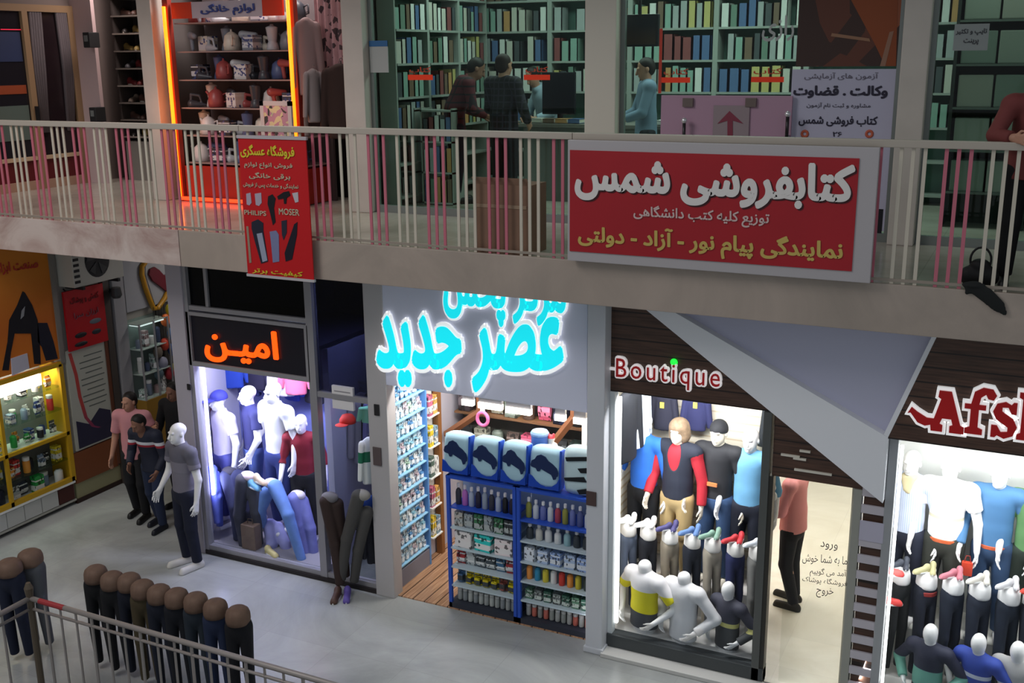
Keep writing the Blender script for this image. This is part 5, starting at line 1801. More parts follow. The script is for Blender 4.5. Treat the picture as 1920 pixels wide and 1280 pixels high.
for k, (z, n, hh) in enumerate(((.332, 9, .22), (.63, 13, .22), (1.006, 15, .2), (1.31, 15, .2), (1.61, 15, .16))):
    for i in range(n):
        y = 9.28 - i * (1.5 / n) - .03
        c, nm = gp[(i * 5 + k * 4 + (i * i) % 3) % 9]
        if k == 0 and i > 2:
            c, nm = ((40, 44, 60), 'dark blue') if i % 2 else ((170, 176, 176), 'pale')
        kind = ('can', 'carton', 'card', 'jar', 'pouch')[(i * 3 + k) % 5]
        wd = .8 * 1.5 / n
        product(kind, '%s %s, %s from the far end, %s shelf up of the yellow showcase' % (nm, {'card': 'packet', 'pouch': 'packet'}.get(kind, kind), nth(i), nth(k)),
                (XL - .14 - .08 * (i % 2), y, z + .001), (wd, .10, hh * random.uniform(.6, 1)), c, R(90), 'goods in the yellow showcase', c2=(220, 220, 214))
t = thing('base_cabinet', 'low base under the yellow showcase with white and dark red panels', 'cabinet', (XL, 8.2, 0))
MB().box(XL - .42, XL - .04, SC0, SC1, .05, .30).build('body', mat((196, 192, 186), .5), t)
for k in range(10):
    y = SC1 - .02 - k * .262
    m = mat((70, 26, 22), .4) if k in (0, 5) else mat((196, 196, 194), .4)
    MB().box(XL - .04, XL - .02, y - .25, y, .085, .285).build('door_panel', m, t)
MB().box(XL - .42, XL - .10, SC0, SC1, 0, .05).build('kick_board', mat((26, 18, 16), .6), t)
MB().box(XL - .42, XL - .015, SC0, SC1, .05, .075).build('edge_strip', mat((170, 168, 160), .5), t)
# orange advertising box above the showcase
t = thing('poster', 'orange lit-box poster with dark tool silhouettes and red writing above the showcase', 'poster', (XL - .06, 8.6, 1.98))
MB().box(XL - .12, XL - .02, 7.0, 9.38, 1.96, ZS).build('panel', bands([(-.5, (226, 132, 20)), (.5, (196, 100, 22)), (1.2, (206, 124, 30))], interp='LINEAR'), t)
MB().box(XL - .12, XL, 9.38, 9.45, 1.9, ZS).build('frame', mat((140, 136, 130), .4, metal=.3), t)
def onwall(name, pts, m, th=.006, X=XL - .02, parent=None):
    mb = MB()
    pp = [FX(px, py, X) for px, py in pts]
    mb.prism(pp, (th, 0, 0))
    return mb.build(name, m, parent)
INK = mat((24, 22, 30), .5)
onwall('silhouette', [(42, 546), (46, 548), (60, 572), (70, 600), (74, 640), (76, 682), (64, 682), (58, 625), (27, 625), (20, 660), (16, 694), (4, 694), (14, 640), (17, 600), (32, 572)], INK, parent=t)
onwall('silhouette', [(70, 605), (88, 605), (100, 640), (108, 672), (86, 676), (78, 650), (70, 640)], mat((26, 26, 42), .5), parent=t)
onwall('highlight', [(40, 582), (46, 574), (44, 592), (38, 598)], mat((150, 150, 156), .5), th=.009, parent=t)
letters('lettering', 'صنعت ابزار', FX(-6, 517, XL - .02), FX(72, 506, XL - .02), .15, mat((176, 50, 36), .5), t, bold=.03, nrm=(1, 0, 0), thick=.004)
onwall('paper', [(20, 672), (50, 662), (54, 690), (22, 704)], mat((196, 192, 206), .6), th=.012, parent=t)

# white advertising panel, wood board under it, red sign above
t = thing('poster', 'pale notice board with dark text lines and a red swoosh on the left wing', 'poster', (XL, 9.78, .68))
MB().box(XL - .04, XL, 9.46, 10.10, .70, 2.04).build('board', mat((176, 176, 166), .5), t)
MB().box(XL - .04, XL + .012, 10.10, 10.15, .30, 2.06).build('frame', mat((96, 54, 36), .5), t)
for k in range(10):
    z = 1.90 - k * .075
    y0 = 9.66 if k % 3 else 9.74
    MB().box(XL, XL + .002, y0, 10.05 - .03 * (k % 2), z, z + .014).build('text_line', mat((96, 100, 96), .6), t)
mb = MB()
pts = [(9.50, 2.0), (9.56, 1.7), (9.58, 1.4), (9.64, 1.1), (9.74, .95), (9.84, .90)]
for a, b in zip(pts[:-1], pts[1:]):
    mb.prism([(XL, a[0], a[1]), (XL, a[0] + .05, a[1]), (XL, b[0] + .05, b[1]), (XL, b[0], b[1])][::-1], (.003, 0, 0))
mb.build('swoosh', bands([(-.5, (60, 44, 110)), (.25, (120, 40, 80)), (.6, (176, 60, 56))], interp='LINEAR'), t)
mb = MB().prism([(XL, 9.50, .72), (XL, 10.08, .72), (XL, 10.08, 1.08), (XL, 9.9, 1.16), (XL, 9.7, 1.0), (XL, 9.5, 1.1)][::-1], (.002, 0, 0))
mb.build('dark_picture', mat((44, 42, 66), .5), t)
struct('wall_left_panel', MB().box(XL - .1, XL - .005, 9.40, 10.12, .27, .68), mat((124, 68, 38), .45))
struct('wall_left_base', MB().box(XL - .1, XL - .02, 9.40, 10.30, 0.0, .27), mat((150, 146, 112), .5))
struct('baseboard_left', MB().box(XL - .05, XL - .005, 9.38, 14.0, 0.0, .06), mat((44, 26, 20), .5))
# red sign tilted out of the wall and the outdoor unit on its bracket
t = thing('shop_sign', 'red hanging sign with dark and grey shoe-like shapes below the outdoor unit', 'sign', (XL + .04, 9.8, 2.0))
MB().box(XL + .01, XL + .04, 9.50, 10.14, 2.03, 2.80).build('panel', mat((176, 18, 26), .45), t)
for (y0, z0_, w, h, c) in ((9.60, 2.17, .2, .07, (22, 22, 28)), (9.58, 2.06, .22, .06, (24, 24, 30)), (9.88, 2.16, .16, .07, (40, 44, 52)), (9.86, 2.30, .2, .07, (96, 104, 116))):
    mb = MB().ell((XL + .04, y0 + w / 2, z0_ + h / 2), (.012, w / 2, h / 2), 12, 6)
    mb.build('shoe_print', mat(c, .5), t)
letters('lettering', 'کفش و پوشاک', (XL + .04, 9.58, 2.60), (XL + .04, 10.05, 2.60), .11, mat((96, 20, 24), .5), t, nrm=(1, 0, 0), thick=.003, bold=.01)
letters('lettering', 'ارزان سرا', (XL + .04, 9.62, 2.42), (XL + .04, 10.02, 2.42), .09, mat((120, 80, 90), .5), t, nrm=(1, 0, 0), thick=.003, bold=.01)
MB().tube([(XL + .03, 9.55, 2.80), (XL - .01, 9.55, 2.83)], .01, 6).build('bracket', DARK, t)
MB().tube([(XL + .03, 10.1, 2.80), (XL - .01, 10.1, 2.83)], .01, 6).build('bracket', DARK, t)
t = thing('air_conditioner', 'pale outdoor air-conditioner unit with dark round fan above the red sign', 'air conditioner', (XL + .15, 9.95, 2.86))
MB().box(XL - .03, XL + .25, 9.50, 10.32, 2.87, 3.42).build('case', mat((186, 184, 176), .45), t, bevel=.01)
for k in range(6):
    MB().box(XL + .25, XL + .255, 9.515, 9.60, 2.92 + k * .07, 2.955 + k * .07).build('vent_slot', DARK, t)
mb = MB()
mb.prism([(XL + .25, 9.90 + .20 * math.cos(w * PI / 12), 3.16 + .22 * math.sin(w * PI / 12)) for w in range(24)], (.004, 0, 0))
mb.build('fan_opening', mat((36, 36, 40), .6), t)
fo_ = t.children[-1] if t.children else t
fo_ = [c for c in t.children if c.name.startswith('fan_opening')][0]
mb = MB()
for k in range(5):
    w = k * 2 * PI / 5
    mb.prism([(XL + .256, 9.90 + .03 * math.cos(w), 3.16 + .03 * math.sin(w)), (XL + .256, 9.90 + .18 * math.cos(w), 3.16 + .19 * math.sin(w)), (XL + .256, 9.90 + .18 * math.cos(w + .6), 3.16 + .19 * math.sin(w + .6))], (.006, 0, 0))
mb.build('fan', mat((54, 54, 58), .5), fo_)
for y in (9.62, 10.2):
    MB().box(XL - .03, XL + .28, y - .02, y + .02, 2.83, 2.87).build('bracket', DARK, t)
t = thing('lamp', 'small round spot lamp on a dark arm right of the red sign', 'lamp', (XL + .1, 10.27, 2.6))
MB().tube([(XL - .02, 10.28, 2.66), (XL + .1, 10.28, 2.66)], .03, 8).build('arm', DARK, t)
MB().lathe([(.05, 2.58), (.075, 2.62), (.06, 2.72)], (XL + .12, 10.28, 0), 12).build('shade', mat((60, 60, 62), .4), t)
MB().ell((XL + .17, 10.28, 2.65), (.02, .02, .02)).build('bulb', mat((220, 220, 226), .4, emit=.5), t)
# posts and the shop further down the corridor
struct('pillar_corridor', MB().box(XL - .03, XL + .04, 10.30, 10.50, 0, ZS), mat((150, 148, 152), .5), bevel=.008)
struct('pillar_corridor.001', MB().box(XL - .03, XL + .02, 10.16, 10.26, 0, ZS), mat((70, 62, 58), .5))
struct('fascia_corridor', MB().box(XL - .03, XL + .03, 10.52, 14.0, 2.32, ZS), mat((152, 152, 158), .5))
t = thing('shop_sign', 'rounded golden outline sign with a dark red heart on the pale corridor fascia', 'sign', FX(290, 580, XL + .05))
path = [FX(px, py, XL + .06) for px, py in ((275, 488), (266, 500), (266, 515), (272, 538), (281, 562), (288, 578), (296, 578), (308, 560), (320, 535), (326, 512), (322, 490), (305, 478), (285, 478))]
MB().tube(path + path[:1], .035, 8, cap=False).build('outline', mat((176, 126, 28), .4), t, smooth=True)
MB().prism([FX(px, py, XL + .03) for px, py in ((272, 490), (272, 515), (290, 572), (320, 530), (324, 492), (300, 480))], (.01, 0, 0)).build('backing', mat((150, 150, 154), .5), t)
mb = MB()
mb.prism([FX(px, py, XL + .045) for px, py in ((279, 504), (277, 514), (284, 526), (300, 538), (312, 548), (319, 538), (320, 518), (315, 512), (305, 516), (296, 506), (287, 500))], (.03, 0, 0))
mb.build('heart', mat((96, 24, 36), .5), t)
t = thing('display_cabinet', 'tall glass cabinet with pale lit goods behind the corridor pillar', 'showcase', (XL, 10.8, 0))
MB().box(XL - .03, XL - .02, 10.52, 11.06, 1.1, 2.2).build('back_panel', mat((130, 146, 140), .5), t)
MB().box(XL - .02, XL + .22, 10.52, 11.06, .0, 1.1).build('base', mat((150, 112, 40), .5), t)
for z in (1.1, 1.45, 1.8, 2.15):
    MB().box(XL - .02, XL + .20, 10.52, 11.06, z, z + .012).build('shelf', mat((176, 190, 184), .4), t)
for y in (10.52, 10.785, 11.05):
    MB().box(XL + .20, XL + .22, y, y + .02, 1.1, 2.17).build('post', ALU, t)
MB().box(XL + .0, XL + .18, 10.56, 11.02, 2.125, 2.14).build('light_panel', mat((220, 240, 236), .4, emit=.8), t)
for k, z in enumerate((1.113, 1.463, 1.813)):
    for i in range(4):
        c, nm = (((186, 206, 200), 'pale green'), ((206, 206, 204), 'white'), ((120, 130, 150), 'grey'), ((70, 80, 110), 'dark blue'), ((176, 150, 150), 'pinkish'))[(i * 2 + k) % 5]
        product(('carton', 'jar', 'can')[(i + k) % 3], '%s article, %s from the near end, %s shelf of the corridor cabinet' % (nm, nth(i), nth(k)), (XL + .09, 10.60 + i * .125, z), (.08, .08, .12 + .1 * ((i + k) % 2)), c, R(90), 'goods in the corridor cabinet', cat='goods')
for i, (px, py, c, nm) in enumerate(((319, 580, (214, 206, 50), 'yellow'), (310, 600, (236, 120, 60), 'orange'), (322, 625, (70, 130, 190), 'sky blue'), (309, 645, (206, 70, 50), 'red'), (323, 655, (50, 90, 160), 'blue'), (306, 680, (150, 150, 170), 'grey'),
                                   (318, 700, (176, 50, 60), 'crimson'), (296, 660, (110, 100, 90), 'brown'), (330, 690, (186, 180, 60), 'olive yellow'), (298, 700, (90, 110, 120), 'slate'))):
    q = FX(px, py, XL + .15)
    t = thing('toy_packet', '%s toy packet in the hanging cluster beside the clothes shop corner' % nm, 'toy', q)
    MB().ell(q, (.06, .075, .09), 10, 8).build('packet', mat(c, .5), t, smooth=True)
    MB().tube([(q[0], q[1], q[2] + .08), (q[0], q[1], 2.33)], .003, 5).build('cord', DARK, t)
struct('wall_corridor_shelf', MB().box(XL - .03, XL + .0, 11.08, 14.1, 0, 2.32), mat((66, 62, 58), .7))
# ================================================================== people on the ground floor
NAVY = mat((30, 36, 60), .85)
J = skeleton(1.68, elL=(.15, .02, .70), wrL=(.21, -.05, .74), elR=(-.150, .012, .625), wrR=(-.165, -.04, .49), knL=(.056, -.05, .285), anL=(.05, -.02, .045), toeL=(.05, -.135, .018), anR=(-.06, .06, .05), toeR=(-.07, -.04, .018))
person('person in a pink shirt and black trousers walking with an arm over a companion', (-9.87, 9.42, 0), R(18), J, 1.68, mat((196, 134, 140), .75), mat((22, 22, 26), .85), mat((20, 18, 18), .5), look=-.3, nod=.15, shirt_kw=dict(sleeve=.75, hem=.48, loose=1.05, collar=True))
J = skeleton(1.58, chest=(0, -.05, .72), neck=(0, -.085, .815), head=(0, -.125, .895), shR=(-.105, -.06, .79), shL=(.105, -.06, .79), elL=(.150, -.05, .62), wrL=(.13, -.13, .52), elR=(-.150, -.05, .63), wrR=(-.10, -.15, .56),
             knL=(.06, -.06, .285), anL=(.06, -.03, .045), toeL=(.06, -.14, .018), knR=(-.06, .01, .28), anR=(-.06, .08, .055), toeR=(-.065, -.03, .02))
person('person in a navy top with a white chest stripe and jeans, head bowed', (-9.44, 9.28, 0), R(6), J, 1.58, bands([(-.5, (26, 30, 50)), (1.10, (160, 32, 50)), (1.125, (214, 216, 222)), (1.165, (26, 30, 50))]), mat((36, 46, 72), .85), mat((24, 26, 36), .5), skin=SKIN_D, look=-.2, nod=.5,
       shirt_kw=dict(fore=.9, hem=.48, loose=1.08))
J = skeleton(1.70, elR=(-.15, -.02, .64), wrR=(-.13, -.09, .56), knL=(.056, -.06, .285), anL=(.06, -.04, .045), toeL=(.06, -.15, .018))
person('person in black following close behind the two walkers', (-9.62, 9.92, 0), R(2), J, 1.70, mat((22, 22, 26), .85), mat((24, 24, 30), .85), mat((20, 20, 22), .5), skin=SKIN_D, nod=.2, shirt_kw=dict(fore=.9, hem=.48, loose=1.08))
J = skeleton(1.74, elL=(.13, -.03, .64), wrL=(.08, -.13, .58), elR=(-.13, -.02, .63), wrR=(-.10, -.12, .56), head=(0, -.03, .91), anL=(.055, .05, .05), toeL=(.06, -.05, .02))
person('person in a pink shirt and black trousers standing in the lit passage', (-1.97, 10.55, 0), R(-100), J, 1.74, mat((222, 146, 150), .75), mat((24, 24, 34), .85), mat((16, 14, 14), .35), shirt_kw=dict(fore=.92, hem=.50, loose=1.15, collar=True))

# ================================================================== stairwell railing and the leg forms beside it
RAILM = mat((158, 150, 146), .45, metal=.2)
z1 = 1.0
a, b = G(62, 1118, z1), G(560, 1270, z1)
yr = (a[1] + b[1]) / 2
xa_, xb_ = a[0], -2.3
t = thing('pipe_railing', 'grey pipe railing with thin bars around the stairwell', 'railing', ((xa_ + xb_) / 2, yr, 0))
MB().tube([(xa_, yr, z1), (xb_, yr, z1)], .024, 10).build('top_rail', RAILM, t, smooth=True)
MB().tube([(xa_, yr, z1 - .10), (xb_, yr, z1 - .10)], .014, 8).build('lower_rail', RAILM, t, smooth=True)
MB().tube([(xa_, yr, z1), (xa_, yr - 3.5, z1)], .024, 10).build('top_rail', RAILM, t, smooth=True)
MB().tube([(xa_, yr, z1 - .10), (xa_, yr - 3.5, z1 - .10)], .014, 8).build('lower_rail', RAILM, t, smooth=True)
MB().tube([(xa_ + .12, yr, z1), (xa_ + .42, yr, z1)], .0255, 10).build('tape', mat((160, 52, 56), .6), t, label='red tape wound on the rail')
k = 0
x = xa_ + .18
while x < xb_:
    MB().tube([(x, yr, 0), (x, yr, z1)], .011 if k % 3 else .014, 6).build('bar', RAILM, t)
    x += .185
    k += 1
for i in range(8):
    MB().tube([(xa_, yr - .3 - i * .3, 0), (xa_, yr - .3 - i * .3, z1)], .012, 6).build('bar', RAILM, t)
MB().tube([(xa_, yr, 0), (xa_, yr, 1.02), (xa_, yr, 1.10), (xa_, yr, 1.15)], [.03, .03, .04, .02], 10).build('post', mat((92, 80, 66), .45), t)

BRN = mat((112, 88, 74), .75, noise=.15, nscale=12)
def m_dome():
    return proto('dome', lambda: MB().lathe([(.11, 0), (.150, .0), (.158, .03), (.155, .075), (.14, .105), (.105, .125), (.05, .132), (.005, .134)], n=24, sy=.86).mesh('waist_cap', smooth=True))


def dark_form(label, x, y, rz, c, sc=1.0):
    t = thing('trouser_form', label, 'trouser form', (x, y, 0), rz, 'trousers on leg forms by the stairwell')
    t.scale = (.66 * sc, .80 * sc, 1.0)
    put('trousers', m_form_legs(), mat(c, .85), t)
    put('waist_cap', m_dome(), BRN, t, loc=(0, 0, .535 * HM), scale=(1.03, 1.03, 1.05))
    return t


fc = [((22, 22, 26), 'black trousers'), ((26, 26, 30), 'charcoal trousers'), ((24, 28, 42), 'dark navy trousers'), ((74, 64, 44), 'olive brown trousers'), ((28, 32, 46), 'navy trousers'), ((24, 26, 34), 'blue-black trousers'),
      ((40, 48, 58), 'slate trousers'), ((36, 46, 74), 'blue jeans'), ((22, 22, 28), 'black jeans')]
ptx = [(175, 1066), (206, 1078), (238, 1081), (263, 1094), (294, 1103), (327, 1110), (363, 1118), (400, 1130), (442, 1143)]
for i, ((px, py), (c, nm)) in enumerate(zip(ptx, fc)):
    q = G(px, py, 1.045)
    dark_form('%s on the %s brown-topped leg form of the row by the stairwell' % (nm, nth(i)), q[0], q[1] + .02, R(24), c)
for (px, py, nm, c, lab) in ((55, 1034, 'grey', (84, 86, 92), 'grey trousers on a brown-topped leg form at the left stairwell corner'), (16, 1052, 'navy', (26, 32, 52), 'navy jeans on a brown-topped leg form cut by the left photo edge')):
    q = G(px, py, 1.045)
    dark_form(lab, q[0], q[1], R(20), c, 1.1)
# ================================================================== upper gallery: railing, signs hung on it
zr = 4.99
BC = mat((198, 188, 172), .5)
BP = mat((190, 104, 120), .5)
X0 = FY(690, 330, YS)[0]


def railing(label, xa, xb):
    t = thing('balcony_railing', label, 'railing', ((xa + xb) / 2, YS + .1, Z2 + .011))
    yc = YS + .025
    MB().box(xa, xb, yc - .03, yc + .03, zr - .055, zr).build('top_rail', mat((176, 166, 154), .5), t, bevel=.006)
    MB().box(xa, xb, yc - .012, yc + .012, Z2 + .03, Z2 + .05).build('bottom_rail', mat((150, 138, 126), .5), t)
    k0 = math.floor((xa - X0) / .303) - 1
    for g in range(k0, k0 + 60):
        for j in range(3):
            x = X0 + g * .303 + j * .081
            if xa + .01 < x < xb - .01:
                MB().box(x - .013, x + .013, yc - .006, yc + .006, Z2 + .011, zr - .05).build('baluster', BP if g % 2 == 0 else BC, t, label='pink baluster' if g % 2 == 0 else 'cream baluster')
    return t


xl_, xm1, xm2, xr_ = -13.6, -6.93, -3.5, 2.0
railing('cream and pink balcony railing left of the red vertical banner', xl_, xm1)
railing('cream and pink balcony railing between the red banner and the big red sign', xm1 + .004, xm2)
railing('cream and pink balcony railing behind and right of the big red sign', xm2 + .004, xr_)

# big red bookshop sign
ys = 8.21
a, b = FY(1064, 480, ys), FY(1632, 514, ys)
x0, x1, zb_, zt_ = a[0], b[0], FY(1064, 488, ys)[2], FY(1064, 262, ys)[2]
t = thing('shop_sign', 'large red board with white and gold Persian bookshop writing hung on the railing', 'sign', ((x0 + x1) / 2, ys, zb_))
MB().box(x0, x1, ys, ys + .05, zb_, zt_).build('frame_board', mat((176, 170, 172), .5), t, bevel=.005)
rx0, rx1 = FY(1069, 380, ys)[0], FY(1606, 380, ys)[0]
rz0, rz1 = FY(1067, 470, ys)[2], FY(1070, 281, ys)[2]
MB().box(rx0, rx1, ys - .008, ys, rz0, rz1).build('red_panel', mat((164, 22, 34), .5, noise=.06, nscale=2), t)
WL = mat((222, 216, 212), .5)
GD = mat((196, 170, 90), .5)
SHD = mat((60, 16, 22), .6)
yp = ys - .008


def line_on(s, pl, pr, ptop, m, t, Y, bold=.03, thick=.004, lift=.002, dx=0, dz=0, name='lettering'):
    a, b = FY(*pl, Y), FY(*pr, Y)
    z = min(a[2], b[2])
    zt = FY(ptop[0], ptop[1], Y)[2]
    return letters(name, s, (a[0] + dx, Y, z + dz), (b[0] + dx, Y, z + dz), zt - z, m, t, bold=bold, thick=thick, lift=lift)


line_on('کتابفروشی شمس', (1078, 374), (1600, 384), (1078, 291), SHD, t, yp, bold=.042, thick=.002, lift=.001, dx=.012, dz=-.012, name='letter_shadow')
line_on('کتابفروشی شمس', (1078, 374), (1600, 384), (1078, 291), WL, t, yp, bold=.042, lift=.004)
line_on('توزیع کلیه کتب دانشگاهی', (1188, 414), (1442, 424), (1188, 383), mat((206, 180, 176), .5), t, yp, bold=.02)
line_on('نمایندگی پیام نور - آزاد - دولتی', (1084, 466), (1580, 484), (1084, 418), GD, t, yp, bold=.032)

# red vertical banner of the appliance shop
yb_ = 8.22
x0, x1 = FY(446, 258, yb_)[0], FY(573, 262, yb_)[0]
zt_, zb_ = FY(446, 253, yb_)[2], FY(462, 517, yb_)[2]
t = thing('banner', 'red vertical banner with shavers and hair dryer pictures hung on the railing', 'banner', ((x0 + x1) / 2, yb_, zb_))
MB().box(x0, x1, yb_, yb_ + .012, zb_ + .02, zt_ - .02).build('sheet', mat((190, 14, 22), .5), t)
MB().box(x0 - .01, x1 + .01, yb_ - .008, yb_ + .02, zt_ - .03, zt_).build('batten', mat((176, 168, 172), .5), t)
MB().box(x0 - .01, x1 + .01, yb_ - .008, yb_ + .02, zb_, zb_ + .025).build('batten', mat((186, 180, 182), .5), t)
for x in (x0 + .05, x1 - .05):
    MB().box(x - .012, x + .012, yb_, YS + .0, zt_ - .03, zt_ - .01).build('tie', mat((176, 168, 172), .5), t)
YW = mat((206, 190, 50), .5)
GRW = mat((186, 176, 150), .5)
line_on('فروشگاه عسگری', (452, 295), (553, 293), (452, 270), YW, t, yb_, bold=.03)
line_on('فروش انواع لوازم', (459, 315), (549, 315), (459, 303), GRW, t, yb_, bold=.015)
line_on('برقی خانگی', (468, 335), (545, 334), (468, 322), GRW, t, yb_, bold=.015)
line_on('نمایندگی و خدمات پس از فروش', (457, 351), (560, 351), (457, 340), GRW, t, yb_, bold=.015)
line_on('PHILIPS', (459, 402), (500, 404), (459, 393), GRW, t, yb_, bold=.01)
line_on('MOSER', (524, 402), (562, 404), (524, 390), GRW, t, yb_, bold=.01)
line_on('کیفیت برتر', (474, 512), (568, 511), (474, 501), YW, t, yb_, bold=.015)
def pic(name, pts, m, th=.004, Y=yb_, par=t):
    MB().prism([FY(px, py, Y) for px, py in pts][::-1], (0, -th, 0)).build(name, m, par)
pic('picture', [(462, 363), (470, 361), (472, 380), (468, 385), (463, 383)], mat((170, 160, 176), .4))
pic('picture', [(478, 363), (490, 361), (491, 380), (486, 386), (480, 384)], mat((170, 160, 176), .4))
pic('picture', [(503, 368), (511, 364), (517, 372), (514, 390), (517, 416), (512, 422), (507, 400), (502, 382)], mat((24, 24, 30), .4))
pic('picture', [(520, 368), (532, 360), (542, 358), (545, 366), (538, 371), (537, 382), (533, 382), (532, 372), (522, 374)], mat((22, 20, 26), .4))
pic('picture', [(548, 362), (559, 360), (560, 378), (554, 380)], mat((186, 180, 186), .4))
pic('picture', [(472, 416), (484, 411), (494, 418), (494, 432), (503, 490), (490, 494), (478, 452), (472, 428)], mat((34, 36, 52), .4))
pic('picture', [(482, 438), (492, 436), (502, 488), (493, 491)], mat((150, 156, 176), .4), .006)
pic('picture', [(506, 434), (518, 432), (523, 440), (524, 490), (512, 492), (508, 450)], mat((120, 124, 160), .4))
pic('picture', [(528, 414), (538, 412), (538, 436), (532, 450), (529, 440)], mat((40, 40, 56), .4))
pic('picture', [(552, 420), (558, 416), (557, 440), (548, 486), (536, 490), (534, 474), (542, 450)], mat((26, 22, 36), .4))
pic('side_line', [(462, 424), (466, 424), (472, 492), (468, 493)], mat((150, 130, 110), .4))

# cardboard box standing behind the bars, dark rag over the slab edge
x0, x1 = FY(895, 480, 8.42)[0], FY(996, 480, 8.42)[0]
t = thing('cardboard_box', 'brown cardboard box standing on the gallery floor behind the bars', 'box', ((x0 + x1) / 2, 8.6, Z2))
MB().box(x0, x1, 8.38, 8.74, Z2 + .002, Z2 + .60).build('box', mat((128, 98, 80), .8, noise=.1, nscale=4), t)
MB().prism([(x0, 8.38, Z2 + .60), (x1, 8.38, Z2 + .60), (x1, 8.34, Z2 + .665), (x0, 8.34, Z2 + .665)], (0, .006, 0)).build('flap', mat((146, 114, 94), .8), t)
MB().box(x0 + .01, x1 - .02, 8.376, 8.38, Z2 + .40, Z2 + .43).build('tape', mat((150, 126, 104), .5), t)
q = FY(1846, 556, YS)
t = settags(put('rag', sdf_mesh('rag', [cone(A3(-.06, 0, .06), A3(.09, -.01, -.05), .05, .045, flat=.3), cone(A3(.02, -.005, .03), A3(.14, -.01, -.10), .03, .02, flat=.4), ell(A3(-.08, .03, .075), (.08, .06, .02)), cone(A3(-.1, .01, .07), A3(-.12, -.005, .02), .03, .015, flat=.4)], .009), mat((26, 28, 28), .9), None, (q[0], YS - .012, q[2])),
            'dark rag hanging over the slab edge below the right end of the railing', 'rag')

# person at the right edge of the photo leaning on the rail
J = skeleton(1.66, elR=(-.165, -.10, .66), wrR=(-.10, -.19, .655), elL=(.165, -.10, .66), wrL=(.08, -.20, .66), chest=(0, -.05, .715), neck=(0, -.085, .81), head=(0, -.13, .885), shR=(-.107, -.065, .785), shL=(.107, -.065, .785))
q = FY(1934, 300, 8.62)
person('person in a maroon top leaning on the gallery rail at the right photo edge', (q[0], 8.66, Z2), R(8), J, 1.66, mat((110, 50, 48), .8), mat((14, 14, 18), .85), mat((20, 20, 22), .5), nod=.5, look=.2, shirt_kw=dict(fore=.9, hem=.47, loose=1.1), hairlow=.02)
t = thing('handbag', 'black bag on the gallery floor by the feet of the person at the right edge', 'bag', (q[0] - .26, 8.5, Z2))
put('bag', sdf_mesh('bag', [cone(A3(-.06, 0, .08), A3(.06, 0, .08), .075, .075, flat=.7), ell(A3(0, 0, .16), (.07, .05, .05))], .009), mat((16, 16, 18), .6), t)
put('strap', MB().torus((0, 0, .2), .07, .008, 'Y', sz=1.3).mesh('strap', smooth=True), mat((16, 16, 18), .6), t)

# ================================================================== left end: glazed door on the side wall and the shoe shop
XD = -12.2
t = thing('door_unit', 'cream framed glass double door with dark curtains on the gallery side wall', 'door', (XD, 10.2, Z2))
CF = mat((150, 122, 92), .5)
def dz(px, py): return FX(px, py, XD)
y1 = dz(140, 150)[1]
y2 = dz(55, 150)[1]
y0 = 8.6
ztop = dz(60, 22)[2]
MB().box(XD, XD + .06, y1 - .06, y1 + .04, Z2, ztop).build('jamb', CF, t)
MB().box(XD, XD + .06, y2 - .05, y2 + .04, Z2, ztop).build('jamb', CF, t)
MB().box(XD, XD + .06, y0, y1 + .04, ztop, ztop + .09).build('head', CF, t)
zm_ = dz(100, 296)[2]
MB().box(XD, XD + .05, y0, y1, zm_, zm_ + .05).build('rail', mat((196, 170, 140), .5), t)
MB().box(XD, XD + .04, y0, y1, Z2, Z2 + .12).build('rail', mat((176, 140, 120), .5), t)
MB().box(XD + .0, XD + .02, y0, y1, Z2 + .12, zm_).build('lower_panel', mat((96, 22, 28), .5), t)
MB().box(XD, XD + .012, y2 + .04, y1 - .06, zm_ + .05, ztop).build('pane', mat((40, 30, 34), .15), t)
MB().box(XD, XD + .012, y0, y2 - .05, zm_ + .05, ztop).build('pane', mat((36, 34, 40), .15), t)
for k, (yy, w) in enumerate(((y2 + .10, .16), (y1 - .22, .14))):
    mb = MB()
    for i in range(5):
        mb.tube([(XD + .03, yy + i * w / 4, ztop), (XD + .03, yy + i * w / 4 + .03 * (1 if k else -1), (ztop + zm_) / 2 + .2), (XD + .03, yy + i * w / 8, zm_ + .35)], .028, 6)
    mb.build('curtain', mat((96, 88, 92), .8), t, smooth=True, label='grey curtain')
for k, (z0_, z1_, c) in enumerate(((.66, .86, (44, 56, 92)), (.44, .50, (150, 70, 40)), (.12, .36, (90, 104, 98)))):
    zz = lambda f: zm_ + .05 + (ztop - zm_ - .05) * f
    MB().box(XD + .012, XD + .02, y0 + .2, y2 - .08, zz(z0_), zz(z1_)).build('picture', mat(c, .5), t)
MB().box(XD + .04, XD + .10, y2 - .02, y2 + .02, zm_ + .5, zm_ + .7).build('handle', DARK, t)
t = thing('glowing_tube', 'thin glowing red tube on the glass door', 'neon tube', dz(84, 235))
MB().tube([dz(69, 66), dz(78, 140), dz(87, 240)], .022, 8).build('tube', mat((236, 50, 30), .4, emit=1.4), t, smooth=True)  # two red emissive tubes laid over the door glass
MB().tube([dz(0, 55), dz(66, 56)], .014, 8).build('tube', mat((236, 40, 70), .4, emit=1.0), t, smooth=True)
